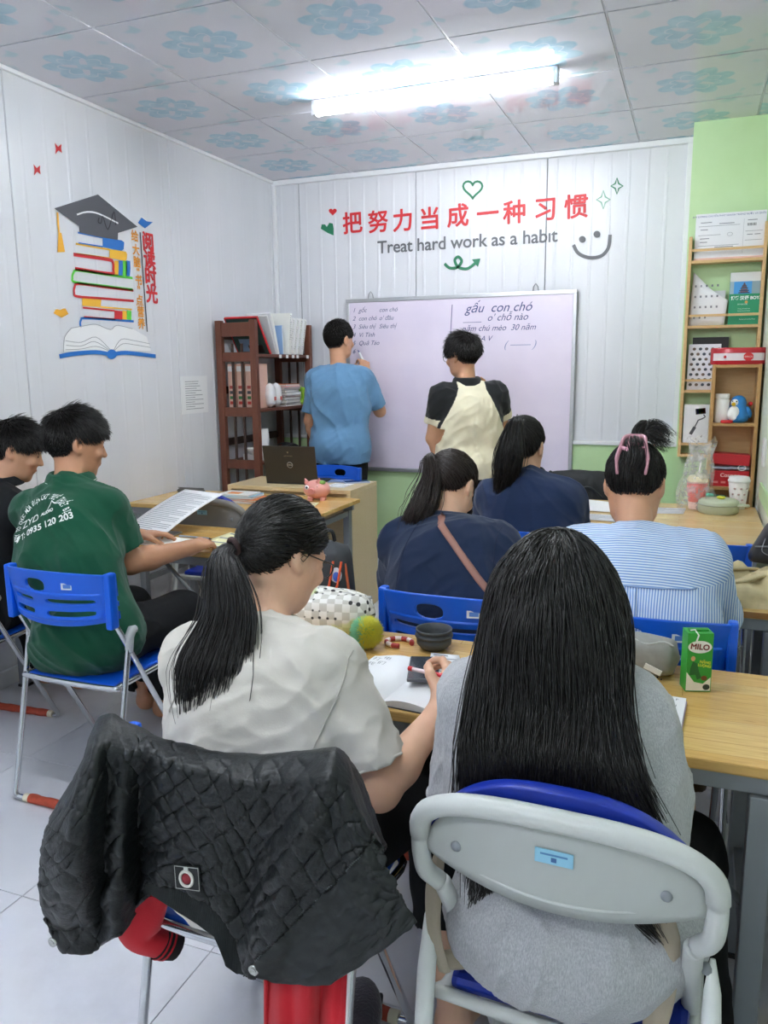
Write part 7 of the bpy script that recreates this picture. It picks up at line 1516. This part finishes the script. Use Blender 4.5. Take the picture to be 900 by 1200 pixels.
G().tube(spline(zt_, 3), .0032, 6).obj('zip_tape', mat('#111415', .6), jroot)
g = G(); sp_ = spline(zt_, 8)
for k in range(0, len(sp_)-1, 2): g.ball(sp_[k]-Vector((0, .003, 0)), (.0016, .0016, .0013), 5, 4)
tag(g.obj('zip_teeth', mat('#6d7476', .3, .7), jroot), kind='stuff')
for px, py in ((71, 1098), (303, 1131)):
    c = jk_near(px, py)-Vector((0, .006, 0)); G().lathe([(.0095, 0), (.009, .003), (.006, .004), (.005, .002), (0, .002)], n=18).xf(Matrix.Translation(c-Vector((0, .002, 0))) @ Matrix.Rotation(PI/2, 4, 'X')).obj('snap_button', mat('#c6c7c2', .25, .9), jroot)
hs = [jk_near(x, y)-Vector((0, .002, 0)) for x, y in HEM[1:10]]; G().tube(spline(hs, 5), .003, 6).obj('hem_seam', m_shell, jroot)
c = jk_near(228, 1022)-Vector((0, .012, 0)); LMx = Matrix.Translation(c) @ Matrix.Rotation(-.13, 4, 'Y') @ Matrix.Rotation(PI/2-.15, 4, 'X')
G().box((-.026, -.021, -.001), (.026, .021, .001)).xf(LMx).obj('label_patch', mat('#15181a', .6), jroot); G().tube([LMx @ Vector((x, y, .0014)) for x, y in ((-.0235, -.0185), (.0235, -.0185), (.0235, .0185), (-.0235, .0185))], .0007, 4, closed=True).obj('label_border', mat('#c9c9c4', .6), jroot)
G().tube([LMx @ Vector((.0125*math.cos(2*PI*k/24)-.001, .0125*math.sin(2*PI*k/24)-.001, .0015)) for k in range(24)], .0028, 5, closed=True).obj('label_ring', mat('#d6d2cb', .6), jroot); G().lathe([(.0088, 0), (.0088, .001), (0, .001)], n=18).xf(LMx @ Matrix.Translation((-.001, -.001, .001))).obj('label_crest', mat('#8c1f2c', .6), jroot)
G().box((-.004, .012, .001), (.004, .019, .003)).xf(LMx).obj('label_loop', mat('#c9c9c4', .6), jroot)
# ------------------------------------------------------------------ red garment hanging below it
RED = m_cloth('#c3222e', 'red_jersey', 300, .3, .08); t = thing('red_garment', 'red garment hanging from the seat below the black quilted jacket', 'garment', (-.62, 1.1, .3)); L0 = Vector(t.location); A = []
for j in range(22):
    v = j/21; row = []
    for i in range(25):
        u = i/24; p = W(309+(101-6*v)*u, 1100+150*v, 1, 1.055+.018*math.sin(u*9+v*2)+.01*math.sin(u*21)); row.append(p-L0)
    A.append(row)
o = G().grid(A).obj('hanging_panel', RED, t); bake_mod(o, 'SOLIDIFY', thickness=.006, offset=-1); G().tube([r[-1]+Vector((.002, -.003, 0)) for r in A], .003, 6).obj('white_piping', mat('#e3dcdc', .6), t)
A = []
ctr = spline([W(168, 1030, 1, 1.12), W(160, 1070, 1, 1.12), W(163, 1092, 1, 1.13), W(186, 1101, 1, 1.16)], 6)
for k, p in enumerate(ctr):
    u = k/(len(ctr)-1); d = (ctr[min(k+1, len(ctr)-1)]-ctr[max(k-1, 0)]).normalized(); a = d.cross(Vector((0, 1, 0))).normalized(); b = d.cross(a); rx = .062-.028*u
    A.append([p-L0+a*rx*math.cos(t_)*(1+.12*math.sin(3*t_+u*6))+b*.034*math.sin(t_) for t_ in [2*PI*q/20 for q in range(20)]])
G().grid(A, closed=True).obj('red_sleeve', RED, t); pe = ctr[-1]; dd = (ctr[-1]-ctr[-2]).normalized()
G().tube([pe-L0, pe-L0+dd*.02, pe-L0+dd*.042], [.036, .034, .03], 16).obj('dark_cuff', mat('#22181b', .9), t)
for k in range(2): G().tube([pe-L0+dd*(.004+.012*k), pe-L0+dd*(.008+.012*k)], .0368-.0012*k, 16).obj('red_stripe', RED, t)
# ------------------------------------------------------------------ beige jacket wedged behind the long haired girl
t = thing('beige_jacket', 'beige jacket tucked behind the long haired girl on her chair', 'jacket', (-.155, 1.15, .46)); L0 = Vector(t.location)
m_bg2 = m_cloth('#ada08e', 'beige_cloth', 200, .3, .06)
def flap(P, r, nm, sq=.45):
    c = spline([Vector(p) for p in P], 6); A = []
    for k, p in enumerate(c):
        u = k/(len(c)-1); rr = np.interp(u, np.linspace(0, 1, len(r)), r); d = (c[min(k+1, len(c)-1)]-c[max(k-1, 0)]).normalized(); a = d.cross(Vector((0, 1, 0))).normalized(); b = d.cross(a)
        A.append([p-L0+a*rr*math.cos(q)*(1+.15*math.sin(2*q+7*u))+b*rr*sq*math.sin(q)*(1+.2*math.sin(4*q+9*u)) for q in [2*PI*i/22 for i in range(22)]])
    g = G().grid(A, closed=True); n = 22; g.raw(A[0], [tuple(range(n))]); g.raw(A[-1], [tuple(range(n))]); g.obj(nm, m_bg2, t)
flap([(-.36, 1.17, .70), (-.37, 1.165, .63), (-.368, 1.16, .55), (-.352, 1.17, .47)], [.008, .013, .014, .010], 'left_flap'); flap([(-.012, 1.165, .70), (-.002, 1.165, .64), (.002, 1.17, .56), (-.008, 1.17, .47)], [.010, .022, .025, .016], 'right_flap')
flap([(-.36, 1.175, .485), (-.15, 1.28, .478), (-.01, 1.18, .485)], [.02, .022, .02], 'tucked_middle', .6)
c = W(420, 1188, 2, .04); t = thing('plum_slipper', 'dark plum fluffy slipper on the floor under the nearest blue chair', 'slipper', (c.x, c.y, 0), .3)
G().ball((0, 0, .038), (.055, .11, .038), 20, 12).obj('upper', mat('#2c2230', .95, sheen=.5, bump=.8, scale=160), t); G().box((-.05, -.1, 0), (.05, .1, .012), bev=.005).obj('sole', mat('#1d1a1e', .8), t)

# ------------------------------------------------------------------ black jacket over the chair by the green wall
bc(-.60, 4.99, 'blue folding chair under the black jacket by the green wall', PI)
t = thing('black_jacket', 'black jacket hung over the chair by the green wall', 'jacket', (-.6, 4.93, .62)); A = []
prof = [(-.075, .0), (-.072, .07), (-.066, .14), (-.058, .20), (-.045, .238), (-.015, .256), (.015, .254), (.035, .23), (.04, .15), (.042, .05)]
for j, (y, z) in enumerate(prof):
    row = []
    for i in range(41):
        u = -1+i/20; q = Vector((u*3., j*.55, 2.)); n1 = noise.noise(q); n2 = noise.noise(q*2.6)
        row.append((u*(.235-.012*abs(j-5)*(-1 if j < 5 else 0)*0+.008*n1), y-.012*(1-u*u)+.010*n1*(1 if j < 5 else -.5)+.006*n2, z-.03*abs(u)**4+.008*n1))
    A.append(row)
o = G().grid(A).obj('body_cloth', mat('#1d2022', .7, bump=.3, scale=90), t); bake_mod(o, 'SOLIDIFY', thickness=.012, offset=-1)
for s in (-1, 1): G().tube(spline([(s*.19, -.03, .235), (s*.225, -.055, .17), (s*.23, -.06, .08), (s*.215, -.062, -.02)], 5), [.03, .034, .036, .036, .036, .036, .036, .036, .035, .035, .034, .034, .033, .032, .031, .03], 12, flat=(1, .7)).obj('sleeve', mat('#1d2022', .7, bump=.3, scale=90), t)
G().tube(spline([(-.12, -.075, .19), (-.05, -.088, .14), (.03, -.086, .165), (.11, -.08, .10)], 6), .007, 7).obj('fold', mat('#232628', .6), t)
